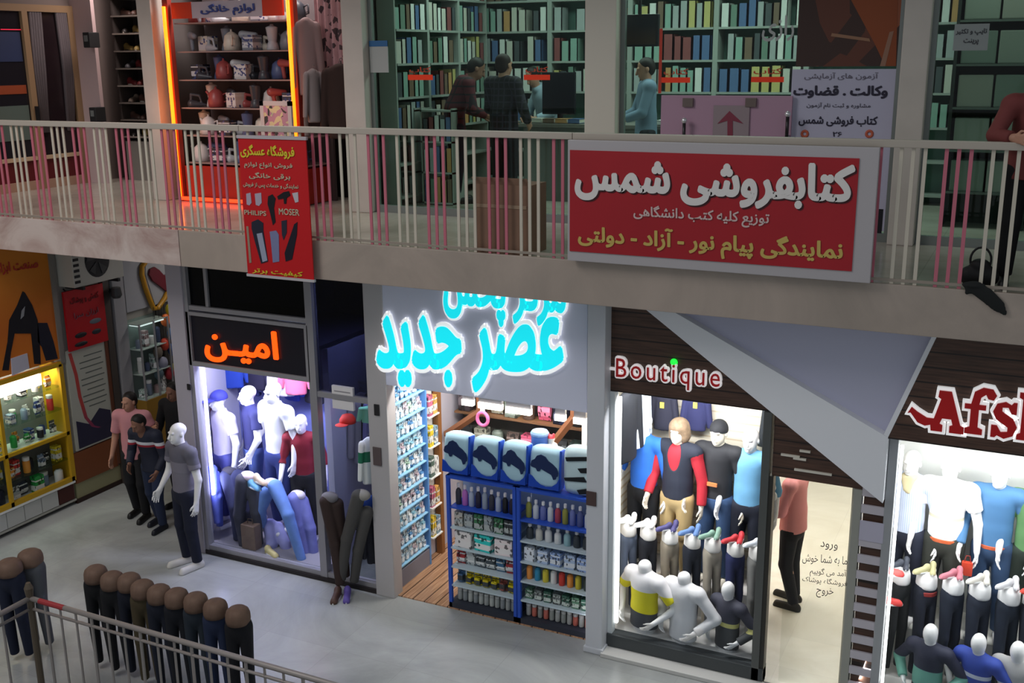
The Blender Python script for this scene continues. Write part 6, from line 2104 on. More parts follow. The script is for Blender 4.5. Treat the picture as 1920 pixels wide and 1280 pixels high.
# shoe shop
yk = 11.75
sx0, sx1 = -11.9, -9.98
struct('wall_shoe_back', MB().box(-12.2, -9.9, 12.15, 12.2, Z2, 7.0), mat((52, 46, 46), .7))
t = thing('shoe_rack', 'dark shelving stacked with shoes behind the gallery, left of the neon frame', 'shelving', ((sx0 + sx1) / 2, 12.1, Z2))
for x in (sx0, (sx0 + sx1) / 2, sx1 - .03):
    MB().box(x, x + .03, yk, 12.12, Z2, 6.7).build('side_panel', mat((60, 54, 52), .6), t)
MB().box(sx0, sx1, yk, 12.12, Z2, Z2 + .55).build('base', mat((130, 124, 118), .6), t)
random.seed(5)
shc = [((28, 24, 24), 'black'), ((60, 40, 34), 'brown'), ((110, 96, 86), 'tan'), ((96, 30, 32), 'dark red'), ((70, 70, 74), 'grey'), ((130, 110, 60), 'mustard')]
for k in range(9):
    z = Z2 + .62 + k * .235
    MB().box(sx0, sx1, yk - .02, 12.12, z - .02, z).build('shelf', mat((104, 96, 90) if k % 3 else (130, 120, 112), .6), t)
    for i in range(9):
        c, nm = shc[(i * 5 + k * 7 + (i * k) % 2) % 6]
        sneaker('%s shoe, %s along the %s shelf up of the dark shoe rack' % (nm, nth(i), nth(k)), (sx0 + .14 + i * .195, yk + .14, z + .001), R(20 + 50 * ((i + k) % 2)), mat(c, .5), 'shoes on the dark gallery rack', 1.05, mat((50, 46, 46) if (i + k) % 3 else (170, 164, 156), .6))
for k, (px, py) in enumerate(((168, 75), (180, 215))):
    q = FY(px, py, 11.18)
    t = thing('electric_meter', ('upper', 'lower')[k] + ' small dark wall box on the pinkish gallery post', 'wall box', q)
    MB().box(q[0] - .06, q[0] + .06, 11.12, 11.302, q[2] - .10, q[2] + .10).build('box', mat((44, 44, 46), .5), t, bevel=.01)
    MB().box(q[0] - .03, q[0] + .03, 11.112, 11.12, q[2] - .02, q[2] + .06).build('window', mat((120, 124, 124), .3), t)

# ================================================================== appliance shop in the orange neon frame
yn = YU - .08
n0, n1 = FY(323, 200, yn)[0], FY(551, 200, yn)[0]
NE = mat((255, 120, 20), .4, emit=3.0)
NE2 = mat((255, 66, 30), .4, emit=2.0)
zn0 = FY(338, 371, yn)[2]
zn1 = FY(310, 12, yn)[2]
t = thing('neon_sign', 'glowing orange neon frame around the appliance shop window', 'neon frame', ((n0 + n1) / 2, yn, Z2))
MB().tube([(n0, yn, zn0), (n0, yn, zn1)], .022, 8).build('tube', NE, t, smooth=True)
MB().tube([(n1, yn, zn0), (n1, yn, zn1 + .1)], .022, 8).build('tube', NE, t, smooth=True)
MB().tube([(n0, yn, zn0), (n1, yn, zn0)], .022, 8).build('tube', NE2, t, smooth=True)
MB().box(n0 - .05, n0 + .03, yn + .03, yn + .10, Z2, 6.9).build('channel', mat((150, 52, 40), .5), t)
MB().box(n1 - .03, n1 + .05, yn + .03, yn + .10, Z2, 6.9).build('channel', mat((150, 52, 40), .5), t)
MB().box(n0, n1, yn + .03, yn + .10, Z2, zn0 + .02).build('channel', mat((150, 52, 40), .5), t)
for x in (n0 + .1, n1 - .1):
    d = bpy.data.lights.new('neon_glow', 'POINT'); d.energy = 5; d.color = (1, .35, .12); d.shadow_soft_size = .3
    o = bpy.data.objects.new('neon_glow', d); COL.objects.link(o); o.location = (x, yn - .25, 5.0)
t = thing('display_shelving', 'shelving crowded with small household appliances inside the neon frame', 'shelving', ((n0 + n1) / 2, 10.8, Z2))
MB().box(n0 - .02, n1 + .02, 10.86, 10.9, Z2, 6.9).build('back_panel', mat((90, 82, 84), .6), t)
MB().box(n0 + .04, n1 - .04, 10.25, 10.86, Z2 + .01, Z2 + .42).build('base', mat((176, 44, 30), .5), t)
MB().box(n0 + .06, n0 + .36, 10.23, 10.26, 6.06, 6.24).build('red_panel', mat((206, 60, 30), .5), t)
MB().box(n1 - .40, n1 - .12, 10.23, 10.26, 6.06, 6.24).build('red_panel', mat((206, 60, 30), .5), t)
MB().box(n0 + .36, n1 - .40, 10.235, 10.26, 6.06, 6.24).build('sign_strip', mat((190, 180, 190), .5), t)
letters('lettering', 'لوازم خانگی', (n0 + .5, 10.235, 6.08), (n1 - .5, 10.235, 6.08), .13, mat((60, 76, 140), .5), t, bold=.03)
def m_kettle(): return proto('kettle', lambda: MB().lathe([(.30, 0), (.42, .02), (.44, .3), (.36, .7), (.2, .84), (.06, .9), (.05, 1.0)], n=14).tube([(.38, 0, .6), (.62, 0, .7), (.62, 0, .3), (.42, 0, .25)], .05, 6).tube([(-.36, 0, .55), (-.55, 0, .78)], .07, 6).mesh('kettle', smooth=True))
def m_iron():
    def f():
        return sdf_mesh('iron', [cone(A3(-.3, 0, .15), A3(.42, 0, .1), .22, .06), cone(A3(-.32, 0, .35), A3(-.30, 0, .6), .08, .08), cone(A3(-.3, 0, .62), A3(.12, 0, .55), .08, .07), cone(A3(.12, 0, .55), A3(.22, 0, .2), .06, .06)], .035)
    return proto('iron', f)
def m_dryer():
    return proto('dryer', lambda: sdf_mesh('dryer', [cone(A3(-.25, 0, .75), A3(.45, 0, .72), .2, .14), cone(A3(-.15, 0, .65), A3(-.05, 0, .1), .11, .10)], .035))
def m_blender():
    return proto('blender', lambda: MB().lathe([(.30, 0), (.32, .05), (.25, .28), (.20, .32), (.22, .36), (.30, .85), (.31, .87), (.25, .9), (.1, .94), (.08, 1.0)], n=14).mesh('blender', smooth=True))
apc = [((206, 206, 208), 'white'), ((60, 62, 70), 'dark grey'), ((130, 134, 144), 'silver grey'), ((80, 92, 130), 'blue'), ((196, 192, 190), 'off-white'), ((210, 200, 186), 'cream'), ((44, 44, 50), 'black'), ((150, 70, 70), 'red'), ((176, 178, 184), 'pale grey')]
kinds = (('kettle', m_kettle), ('iron', m_iron), ('dryer', m_dryer), ('blender', m_blender), ('carton', pk_box))
for k in range(6):
    z = Z2 + .46 + k * .325
    MB().box(n0 + .02, n1 - .02, 10.30, 10.86, z - .015, z).build('shelf', mat((150, 130, 126), .4), t)
    n = 11
    for i in range(n):
        c, nm = apc[(i * 3 + k * 5 + (i * k) % 2) % 9]
        kd, mf = kinds[(i * 2 + k * 3) % 5]
        s = .23 if kd != 'carton' else .165
        w = (n1 - n0 - .16) / n
        x = n0 + .08 + (i + .5) * w
        nmk = {'kettle': 'electric kettle', 'iron': 'steam iron', 'dryer': 'hair dryer', 'blender': 'jug blender', 'carton': 'appliance carton'}[kd]
        o = put({'kettle': 'electric_kettle', 'iron': 'steam_iron', 'dryer': 'hair_dryer', 'blender': 'jug_blender', 'carton': 'appliance_carton'}[kd], mf(), mat(c, .35) if kd != 'carton' else printed(c, (206, 204, 206), (60, 70, 120), 5.0), None, (x, 10.44 + .10 * ((i + k) % 2), z + .001), (0, 0, R(random.uniform(-50, 50) if kd != 'carton' else random.uniform(-10, 10))), (s, s, s * (1.05 if kd != 'blender' else 1.25)))
        settags(o, '%s %s, %s along the %s shelf up inside the neon frame' % (nm, nmk, nth(i), nth(k)), nmk.split()[-1], 'appliances inside the neon frame')
# white framed picture standing in front of the window
a, b = FY(491, 262, 9.9), FY(545, 190, 9.9)
t = thing('picture_stand', 'white framed picture on a stand in front of the neon window', 'picture', ((a[0] + b[0]) / 2, 9.92, Z2))
fr = MB()
x0, x1, z0_, z1_ = a[0], b[0], a[2], b[2]
fr.box(x0, x1, 9.9, 9.93, z1_ - .05, z1_).box(x0, x1, 9.9, 9.93, z0_, z0_ + .05).box(x0, x0 + .05, 9.9, 9.93, z0_, z1_).box(x1 - .05, x1, 9.9, 9.93, z0_, z1_)
fr.build('frame', mat((196, 186, 186), .5), t)
MB().box(x0 + .05, x1 - .05, 9.905, 9.925, z0_ + .05, z1_ - .05).build('picture', blotched((176, 130, 150), (200, 190, 150), (60, 56, 56), 22.0), t)
MB().tube([((x0 + x1) / 2, 9.95, Z2), ((x0 + x1) / 2, 9.94, z0_ + .05)], .02, 8).build('leg', ALU, t)
MB().box((x0 + x1) / 2 - .15, (x0 + x1) / 2 + .15, 9.85, 10.05, Z2, Z2 + .02).build('base', ALU, t)

# ================================================================== curtained entrance between neon frame and bookshop
x0, x1 = FY(594, 100, 10.5)[0], FY(655, 100, 10.5)[0]
t = thing('curtain', 'pinkish patterned curtain hanging in the entrance beside the neon frame', 'curtain', ((x0 + x1) / 2, 10.5, 5.0))
mb = MB()
n = 24
vs, fs = [], []
for i in range(n + 1):
    for z in (4.9, 7.0):
        vs.append((x0 + (x1 - x0) * i / n, 10.5 + .03 * math.sin(i * 1.3), z))
for i in range(n):
    fs.append((2 * i, 2 * i + 2, 2 * i + 3, 2 * i + 1))
mb.add(vs, fs)
vs2 = [(a_, b_ + .008, c_) for a_, b_, c_ in vs]
mb.add(vs2, [f[::-1] for f in fs])
mb.build('cloth', blotched((176, 134, 138), (170, 128, 132), (60, 40, 46), 16.0), t, smooth=True)
MB().tube([(x0 - .1, 10.5, 6.98), (x1 + .05, 10.5, 6.98)], .015, 8).build('rod', DARK, t)
q = FY(634, 120, 10.2)
garment('dark brown coat hanging by the entrance left of the bookshop', (q[0], 10.22, q[2] + .02), R(10), mat((44, 26, 22), .85), (.95, 1.1, 1.25), name='hanging_coat')
q = FY(566, 30, 10.3)
garment('grey shirt hanging right of the neon frame', (q[0] + .05, 10.3, q[2]), R(30), mat((130, 108, 108), .85), (.7, 1, 1.3), name='hanging_shirt')
q = FY(584, 130, 10.12)
garment('pale grey top hanging low between neon frame and brown coat', (q[0], 10.14, q[2] + .02), R(60), mat((130, 118, 118), .85), (.5, 1, .9), name='hanging_shirt')
struct('rail_entrance', MB().box(n1 + .06, FY(655, 100, YU)[0], 10.18, 10.22, 6.6, 6.64), ALU)
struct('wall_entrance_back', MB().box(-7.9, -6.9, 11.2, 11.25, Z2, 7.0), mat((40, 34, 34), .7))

# ================================================================== bookshop: shelves, counter, people, glass front
BW = mat((150, 156, 150), .5)
TEAL = mat((84, 118, 108), .6)
bkx0, bkx1, bky = -6.84, -.45, 12.95
nb = 6
bw = (bkx1 - bkx0) / nb
bcol = [((130, 70, 70), 'red'), ((80, 104, 146), 'blue'), ((186, 174, 110), 'yellow'), ((190, 188, 178), 'cream'), ((210, 212, 208), 'white'), ((104, 130, 116), 'green'), ((112, 92, 76), 'brown'), ((70, 76, 80), 'dark grey'), ((158, 164, 164), 'grey'), ((186, 140, 90), 'orange'), ((132, 164, 152), 'teal')]
def m_book():
    def f():
        mb = MB()
        mb.box(-.5, .5, -.5, .5, 0, .03)
        return mb.mesh('book')
    return proto('bk', f)
def m_cover(): return proto('cover', lambda: MB().box(-.5, -.40, -.5, .5, 0, 1).box(.40, .5, -.5, .5, 0, 1).box(-.5, .5, -.5, -.44, 0, 1).mesh('cover'))
def m_pages(): return proto('pages', lambda: MB().box(-.40, .40, -.44, .46, .03, .97).mesh('pages'))
random.seed(3)
nbook = 0
rz_ = [Z2 + .12 + .37 * k for k in range(8)]
for b in range(nb):
    xa, xb = bkx0 + b * bw, bkx0 + (b + 1) * bw
    t = thing('bookcase', 'tall pale bookcase, %s from the left along the rear wall of the bookshop' % nth(b), 'bookcase', ((xa + xb) / 2, bky + .2, Z2))
    MB().box(xa, xa + .03, bky, bky + .30, Z2, 7.0).build('side_panel', BW, t)
    MB().box(xb - .03, xb, bky, bky + .30, Z2, 7.0).build('side_panel', BW, t)
    MB().box(xa, xb, bky + .28, bky + .30, Z2, 7.0).build('back_panel', TEAL, t)
    for k, z in enumerate(rz_):
        MB().box(xa + .03, xb - .03, bky - .01, bky + .28, z - .025, z).build('shelf', BW, t)
        if k < 2 or k > 6 or b == 4 or (k == 2 and b in (1, 2)):
            continue
        x = xa + .045
        i = 0
        while x < xb - .12 and i < 10:
            big = (b + k) % 3 == 0
            w = random.uniform(.095, .14) if big else random.uniform(.075, .115)
            if x + w > xb - .04:
                break
            if random.random() < .06:
                x += .09
                continue
            h = random.uniform(.24, .31)
            c, nm = bcol[random.choice([0, 1, 2, 3, 3, 4, 4, 5, 6, 7, 8, 8, 9, 10, 10])] if not big else bcol[(b * 3 + k + i // 3) % 11]
            o = put('book', m_cover(), mat(c, .6), None, (x + w / 2, bky + .12, z + .0005), (0, 0, 0), (w * .96, .2, h))
            settags(o, '%s book, %s along the %s shelf up of the %s bookcase' % (nm, nth(i), nth(k), nth(b)), 'book', 'books on the rear shelves of the bookshop')
            put('pages', m_pages(), mat((206, 200, 186), .8), o)
            nbook += 1
            x += w + .004
            i += 1
# shelves along the left side wall
XB = -6.84
for b in range(3):
    ya, yb2 = 10.62 + b * .74, 10.62 + (b + 1) * .74
    t = thing('bookcase', 'tall pale bookcase on the left side wall of the bookshop, %s from the glass' % nth(b), 'bookcase', (XB + .12, (ya + yb2) / 2, Z2))
    MB().box(XB, XB + .24, ya, ya + .025, Z2, 7.0).build('side_panel', BW, t)
    MB().box(XB, XB + .24, yb2 - .025, yb2, Z2, 7.0).build('side_panel', BW, t)
    MB().box(XB, XB + .015, ya, yb2, Z2, 7.0).build('back_panel', TEAL, t)
    for k, z in enumerate(rz_):
        MB().box(XB + .015, XB + .25, ya + .025, yb2 - .025, z - .025, z).build('shelf', BW, t)
        if k < 2 or k > 6:
            continue
        y = ya + .035
        i = 0
        while y < yb2 - .13:
            w = random.uniform(.08, .13)
            h = random.uniform(.22, .31)
            c, nm = bcol[random.choice([0, 1, 2, 3, 3, 4, 5, 6, 7, 8, 8, 9, 10, 10])]
            o = put('book', m_cover(), mat(c, .6), None, (XB + .13, y + w / 2, z + .0005), (0, 0, PI / 2), (w * .96, .19, h))
            settags(o, '%s book, %s along the %s shelf up of the %s side bookcase' % (nm, nth(i), nth(k), nth(b)), 'book', 'books on the side shelves of the bookshop')
            put('pages', m_pages(), mat((206, 200, 186), .8), o)
            y += w + .006
            i += 1
# counter and things on it
t = thing('counter', 'long grey bookshop counter facing the gallery', 'counter', (-4.6, 11.95, Z2))
MB().box(-5.6, -3.5, 11.80, 12.2, Z2, Z2 + .86).build('body', mat((110, 112, 108), .6), t)
MB().box(-5.65, -3.45, 11.76, 12.24, Z2 + .86, Z2 + .90).build('top', mat((120, 118, 112), .4), t)
q = FY(1045, 200, 11.9)
t = thing('monitor', 'black computer monitor standing on the bookshop counter', 'monitor', (q[0], 11.95, Z2 + .9))
MB().box(q[0] - .21, q[0] + .21, 11.93, 11.97, Z2 + 1.0, Z2 + 1.48).build('screen', mat((14, 18, 26), .3), t, bevel=.01)
MB().box(q[0] - .03, q[0] + .03, 11.97, 12.0, Z2 + .9, Z2 + 1.2).build('neck', BLACK, t)
MB().box(q[0] - .12, q[0] + .12, 11.88, 12.08, Z2 + .9, Z2 + .915).build('foot', BLACK, t)
for i in range(6):
    x = -5.45 + i * .16 + (.9 if i > 3 else 0)
    c, nm = bcol[(i * 3 + 3) % 11]
    o = put('book', m_cover(), mat(c, .6), None, (x, 11.92, Z2 + .905 + .0), (0, PI / 2, 0), (.05, .2, .14))
    o.location.z += .025
    o.location.x -= .07
    settags(o, '%s book lying on the bookshop counter, %s from the left' % (nm, nth(i)), 'book', 'books lying on the counter')
    put('pages', m_pages(), mat((206, 200, 186), .8), o)
# low cases of books behind the glass, seen through the bars
for i, (px0, px1) in enumerate(((735, 780), (790, 850))):
    x0, x1 = FY(px0, 300, 11.0)[0], FY(px1, 300, 11.0)[0]
    t = thing('low_bookcase', ('left', 'right')[i] + ' low bookcase behind the bookshop glass', 'bookcase', ((x0 + x1) / 2, 11.1, Z2))
    for x in (x0, x1 - .02):
        MB().box(x, x + .02, 11.0, 11.25, Z2, Z2 + 1.1).build('side_panel', BW, t)
    for k in range(4):
        z = Z2 + .03 + k * .35
        MB().box(x0, x1, 11.0, 11.25, z - .02, z).build('shelf', BW, t)
        if k == 3:
            continue
        n = max(3, int((x1 - x0 - .05) / .07))
        for j in range(n):
            c, nm = bcol[(j * 4 + k * 3 + i) % 11]
            w = (x1 - x0 - .05) / n
            o = put('book', m_cover(), mat(c, .6), None, (x0 + .025 + (j + .5) * w, 11.10, z + .0005), (0, 0, 0), (w * .92, .18, .25 + .02 * (j % 3)))
            settags(o, '%s book, %s along the %s shelf up of the %s low bookcase' % (nm, nth(j), nth(k), ('left', 'right')[i]), 'book', 'books in the low bookcases')
            put('pages', m_pages(), mat((206, 200, 186), .8), o)
# customers and staff
J = skeleton(1.72, elR=(-.155, -.01, .64), wrR=(-.12, -.10, .555), elL=(.15, -.03, .64), wrL=(.09, -.13, .57), chest=(0, -.01, .725))
q = FY(942, 392, 10.96)
person('person seen from behind in a dark plaid shirt at the bookshop counter', (-5.45, 10.98, Z2), R(166), J, 1.72, checked((16, 16, 22), (44, 42, 56), .07), mat((12, 13, 18), .85), mat((16, 16, 16), .5), hair=mat((40, 24, 22), .7), shirt_kw=dict(fore=.9, hem=.46, loose=1.15))
J = skeleton(1.74, chest=(0, -.06, .715), neck=(0, -.105, .805), head=(0, -.155, .88), shR=(-.105, -.08, .785), shL=(.105, -.08, .785), elR=(-.14, -.10, .62), wrR=(-.10, -.20, .58), elL=(.14, -.09, .62), wrL=(.10, -.19, .58))
person('person in a dark red plaid shirt bending over the counter left of the other customer', (-6.22, 11.25, Z2), R(128), J, 1.74, checked((84, 16, 28), (30, 14, 22), .09), mat((14, 16, 30), .85), mat((16, 16, 16), .5), skin=SKIN_D, nod=.5, shirt_kw=dict(fore=.9, hem=.47, loose=1.1))
q = FY(1025, 200, 12.5)
J = skeleton(1.60, chest=(0, -.05, .715), neck=(0, -.09, .81), head=(0, -.13, .89), elR=(-.15, -.06, .62), wrR=(-.08, -.16, .58), elL=(.15, -.06, .62), wrL=(.08, -.16, .58))
person('person in a pale blue shirt bending behind the counter beside the monitor', (q[0], 12.5, Z2), R(-30), J, 1.60, mat((150, 170, 186), .8), mat((40, 42, 50), .85), mat((16, 16, 16), .5), nod=.6, shirt_kw=dict(fore=.9, hem=.47, loose=1.1, collar=True))
q = FY(1212, 200, 11.5)
J = skeleton(1.66, elR=(-.14, -.05, .64), wrR=(-.10, -.15, .60), elL=(.14, -.05, .64), wrL=(.10, -.16, .60))
person('person in a light blue shirt behind the pink board, facing left', (q[0], 11.5, Z2), R(-62), J, 1.66, mat((110, 132, 154), .8), mat((40, 42, 50), .85), mat((16, 16, 16), .5), nod=.25, shirt_kw=dict(fore=.9, hem=.47, loose=1.1, collar=True))

# glass front of the bookshop and what is stuck on it
yg = YU + .02
GT = glass_mat((.80, .90, .86))
g0, g1 = FY(692, 100, YU)[0], FY(1105, 100, YU)[0]
g2, g3 = FY(1163, 100, YU)[0], FY(1693, 100, YU)[0]
g4 = FY(1744, 100, YU)[0]
FRM = mat((130, 136, 134), .4, metal=.3)
for i, (xa, xb, lab) in enumerate(((g0, g1, 'greenish glass front of the bookshop left of the pale pillar'), (g2, g3, 'greenish glass front of the bookshop right of the pale pillar'), (g4, 2.5, 'greenish glass front of the last upper shop at the right'))):
    t = thing('glass_front', lab, 'shop window', ((xa + xb) / 2, yg, Z2))
    MB().box(xa, xb, yg, yg + .008, Z2 + .08, 6.98).build('pane', GT, t)
    MB().box(xa, xb, yg - .02, yg + .03, Z2, Z2 + .08).build('bottom_rail', FRM, t)
    MB().box(xa, xa + .045, yg - .02, yg + .03, Z2 + .08, 6.98).build('stile', FRM, t)
    MB().box(xb - .045, xb, yg - .02, yg + .03, Z2 + .08, 6.98).build('stile', FRM, t)
ORG = mat((255, 62, 14), .5)
for i, (pa, pb, y) in enumerate(((765, 811, 145), (982, 1031, 145), (1240, 1294, 150), (1408, 1470, 149))):
    a, b = FY(pa, y + 5, yg - .004), FY(pb, y - 5, yg - .004)
    t = thing('sticker', 'orange sticker strip on the bookshop glass, %s from the left' % nth(i), 'sticker', ((a[0] + b[0]) / 2, yg - .004, a[2]))
    MB().box(a[0], b[0], yg - .003, yg - .0005, a[2], b[2]).build('strip', ORG, t)
    letters('lettering', 'کتاب', (a[0] + .02, yg - .001, b[2] + .01), (b[0] - .02, yg - .001, b[2] + .01), .07, mat((190, 66, 40), .5), t, bold=.02, thick=.001, lift=0)
a = FY(1237, 165, yg - .004)
t = thing('sticker', 'thin orange-red strip standing on the glass right of the dark screen', 'sticker', a)
MB().box(a[0] - .015, a[0] + .015, yg - .003, yg - .0005, a[2] - .05, a[2] + .55).build('strip', mat((190, 60, 40), .5), t)
# paper calendar
a, b = FY(694, 136, yg - .006), FY(724, 76, yg - .006)
t = thing('calendar', 'white paper calendar with a blue head on the left of the bookshop glass', 'calendar', ((a[0] + b[0]) / 2, yg - .01, a[2]))
MB().box(a[0] + .02, b[0] + .03, yg - .03, yg - .022, a[2], b[2]).build('sheet', mat((170, 172, 170), .7), t)
MB().box(a[0] + .02, b[0] + .03, yg - .034, yg - .022, b[2] - .06, b[2]).build('head_strip', mat((50, 100, 150), .6), t)
# dark screen
a, b = FY(1158, 88, 10.5), FY(1237, 26, 10.5)
t = thing('screen', 'dark flat screen hanging high behind the glass right of the pale pillar', 'screen', ((a[0] + b[0]) / 2, 10.5, a[2]))
MB().box(a[0], b[0], 10.46, 10.52, a[2], b[2]).build('case', mat((20, 21, 28), .4), t, bevel=.008)
MB().box(a[0] + .02, b[0] - .02, 10.455, 10.46, a[2] + .02, b[2] - .02).build('display', bands([(-.5, (22, 22, 26)), (.06, (70, 48, 34)), (.2, (30, 30, 40))], interp='LINEAR'), t)
MB().tube([((a[0] + b[0]) / 2, 10.53, b[2] - .1), ((a[0] + b[0]) / 2, 10.53, 7.0)], .02, 8).build('hanger', DARK, t)
# pink board with an arrow
a, b = FY(1238, 262, 10.2), FY(1486, 180, 10.2)
t = thing('counter_board', 'pinkish board in front of the glass carrying a panel with an upward arrow', 'board', ((a[0] + b[0]) / 2, 10.215, Z2))
MB().box(a[0], b[0], 10.2, 10.23, Z2 + .002, b[2]).build('board', mat((176, 140, 162), .5), t)
a, b = FY(1336, 262, 10.19), FY(1406, 198, 10.19)
MB().box(a[0], b[0], 10.185, 10.2, a[2], b[2]).build('panel', mat((150, 134, 140), .5), t)
y_ = 10.185
MB().prism([FY(px, py, y_) for px, py in ((1345, 232), (1368, 208), (1394, 232), (1374, 226), (1374, 258), (1364, 258), (1364, 226))][::-1], (0, -.004, 0)).build('arrow', mat((130, 50, 70), .5), t)
for px in (1290, 1408):
    q = FY(px, 190, y_)
    MB().box(q[0] - .05, q[0] + .05, y_ - .01, y_ + .016, q[2] - .05, q[2] + .03).build('clip', mat((110, 96, 92), .5), t)
for px, py in ((1283, 228), (1477, 216)):
    q = FY(px, py, 10.12)
    tt = thing('pull_handle', 'upright steel pull handle on the bookshop glass, %s' % ('left of the arrow panel' if px < 1300 else 'beside the white poster'), 'handle', q)
    MB().tube([(q[0], 10.12, q[2] - .25), (q[0], 10.12, q[2])], .016, 8).build('grip', mat((60, 58, 60), .3, metal=.7), tt, smooth=True)
    MB().ell((q[0], 10.12, q[2] + .01), (.028, .028, .028)).build('knob', mat((230, 230, 236), .15, metal=.6), tt, smooth=True)
    MB().box(q[0] - .01, q[0] + .01, 10.12, 10.2, q[2] - .2, q[2] - .18).build('fixing', ALU, tt)
# posters on the right of the glass
a, b = FY(1492, 126, yg - .012), FY(1686, 126, yg - .012)
t = thing('poster', 'dark brown and orange picture poster high on the bookshop glass', 'poster', ((a[0] + b[0]) / 2, yg - .012, a[2]))
MB().box(a[0], b[0], yg - .016, yg - .008, a[2] + .005, 6.9).build('sheet', blotched((58, 34, 28), (96, 50, 34), (150, 80, 50), 4.0), t)
y_ = yg - .016
MB().prism([FY(px, py, y_) for px, py in ((1585, -20), (1684, -20), (1680, 124), (1660, 124), (1640, 82))][::-1], (0, -.003, 0)).build('orange_field', mat((140, 66, 24), .5), t)
MB().prism([FY(px, py, y_) for px, py in ((1668, 60), (1676, 58), (1660, 124), (1650, 124))][::-1], (0, -.005, 0)).build('pale_streak', mat((150, 110, 90), .5), t)
MB().prism([FY(px, py, y_) for px, py in ((1560, 62), (1630, 72), (1632, 78), (1558, 68))][::-1], (0, -.005, 0)).build('pale_streak', mat((150, 110, 84), .5), t)
a, b = FY(1484, 130, yg - .012), FY(1682, 130, yg - .012)
xa, xb = FY(1480, 250, yg)[0], FY(1672, 250, yg)[0]
zt_ = a[2]
t = thing('poster', 'tall white poster with dark Persian exam writing on the bookshop glass', 'poster', ((xa + xb) / 2, yg - .012, Z2 + .1))
MB().box(xa, xb, yg - .016, yg - .008, Z2 + .1, zt_).build('sheet', mat((186, 184, 206), .6), t)
DKB = mat((44, 40, 60), .6)
line_on('آزمون های آزمایشی', (1508, 150), (1646, 150), (1508, 136), mat((110, 104, 120), .6), t, y_, bold=.01, thick=.002)
line_on('وکالت . قضاوت', (1487, 184), (1664, 181), (1487, 160), DKB, t, y_, bold=.045, thick=.002)
line_on('مشاوره و ثبت نام آزمون', (1512, 204), (1632, 203), (1512, 192), mat((80, 76, 92), .6), t, y_, bold=.01, thick=.002)
line_on('کتاب فروشی شمس', (1497, 236), (1645, 232), (1497, 216), DKB, t, y_, bold=.03, thick=.002)
line_on('۲۶', (1561, 256), (1578, 256), (1561, 247), DKB, t, y_, bold=.02, thick=.002)
for px in (1509, 1630):
    q = FY(px, 251, y_)
    MB().torus((q[0], y_, q[2]), .026, .012, 'Y').build('ring', mat((196, 96, 70), .6), t, smooth=True)
a, b = FY(1640, 450, y_), FY(1655, 392, y_)
MB().box(xb - .30, xb - .02, y_ - .003, y_, a[2], b[2]).build('dark_block', mat((24, 24, 34), .6), t)
a, b = FY(1428, 78, yg - .004), FY(1488, 76, yg - .004)
t = thing('sticker', 'white calligraphy letters stuck on the bookshop glass left of the picture poster', 'sticker', a)
letters('lettering', 'رازی', a, (b[0], b[1], a[2]), FY(1428, 30, yg - .004)[2] - a[2], mat((176, 180, 178), .5), t, bold=.02, thick=.002, lift=0)

# last shop at the right: racks of pale archive boxes
x0 = g4 + .1
t = thing('shelving', 'dark shelving with pale green file boxes in the last upper shop', 'shelving', (.6, 11.6, Z2))
for x in (x0, x0 + .72, x0 + 1.2, x0 + 2.0):
    MB().box(x, x + .03, 11.4, 11.8, Z2, 7.0).build('side_panel', mat((44, 48, 46), .6), t)
MB().box(x0, x0 + 2.03, 11.8, 11.84, Z2, 7.0).build('back_panel', mat((50, 56, 52), .6), t)
for k in range(7):
    z = Z2 + .35 + k * .40
    for j, (xa, xb) in enumerate(((x0 + .03, x0 + .72), (x0 + .75, x0 + 1.2), (x0 + 1.23, x0 + 2.0))):
        MB().box(xa, xb, 11.4, 11.8, z - .02, z).build('shelf', mat((176, 130, 44) if (j == 1 or k < 3) and j else (96, 104, 98), .5), t)
        n = (2, 3, 3)[j]
        for i in range(n):
            w = (xb - xa - .04) / n
            c, nm = (((120, 132, 122), 'pale green'), ((140, 146, 136), 'grey-green'), ((150, 150, 140), 'grey'), ((110, 60, 50), 'rusty'), ((90, 100, 110), 'slate'))[(i + k * 2 + j) % 5 if j else (i + k) % 3]
            o = put('file_box', pk_box(), mat(c, .6), None, (xa + .02 + (i + .5) * w, 11.55, z + .001), (0, 0, 0), (w * .94, .26, .30))
            settags(o, '%s file box, %s along the %s shelf up in the %s file bay' % (nm, nth(i), nth(k), nth(j)), 'file box', 'file boxes in the last upper shop')
a, b = FY(1786, 95, yg - .006), FY(1856, 44, yg - .006)
t = thing('notice', 'pale grey paper notice with two text lines on the last upper glass', 'notice', ((a[0] + b[0]) / 2, yg, a[2]))
MB().box(a[0], b[0], yg - .006, yg - .001, a[2], b[2]).build('sheet', mat((150, 156, 156), .6), t)
line_on('تایپ و تکثیر', (1792, 66), (1850, 66), (1792, 54), mat((60, 60, 66), .6), t, yg - .006, bold=.02, thick=.002)
line_on('پرینت', (1806, 84), (1834, 84), (1806, 73), mat((60, 60, 66), .6), t, yg - .006, bold=.02, thick=.002)
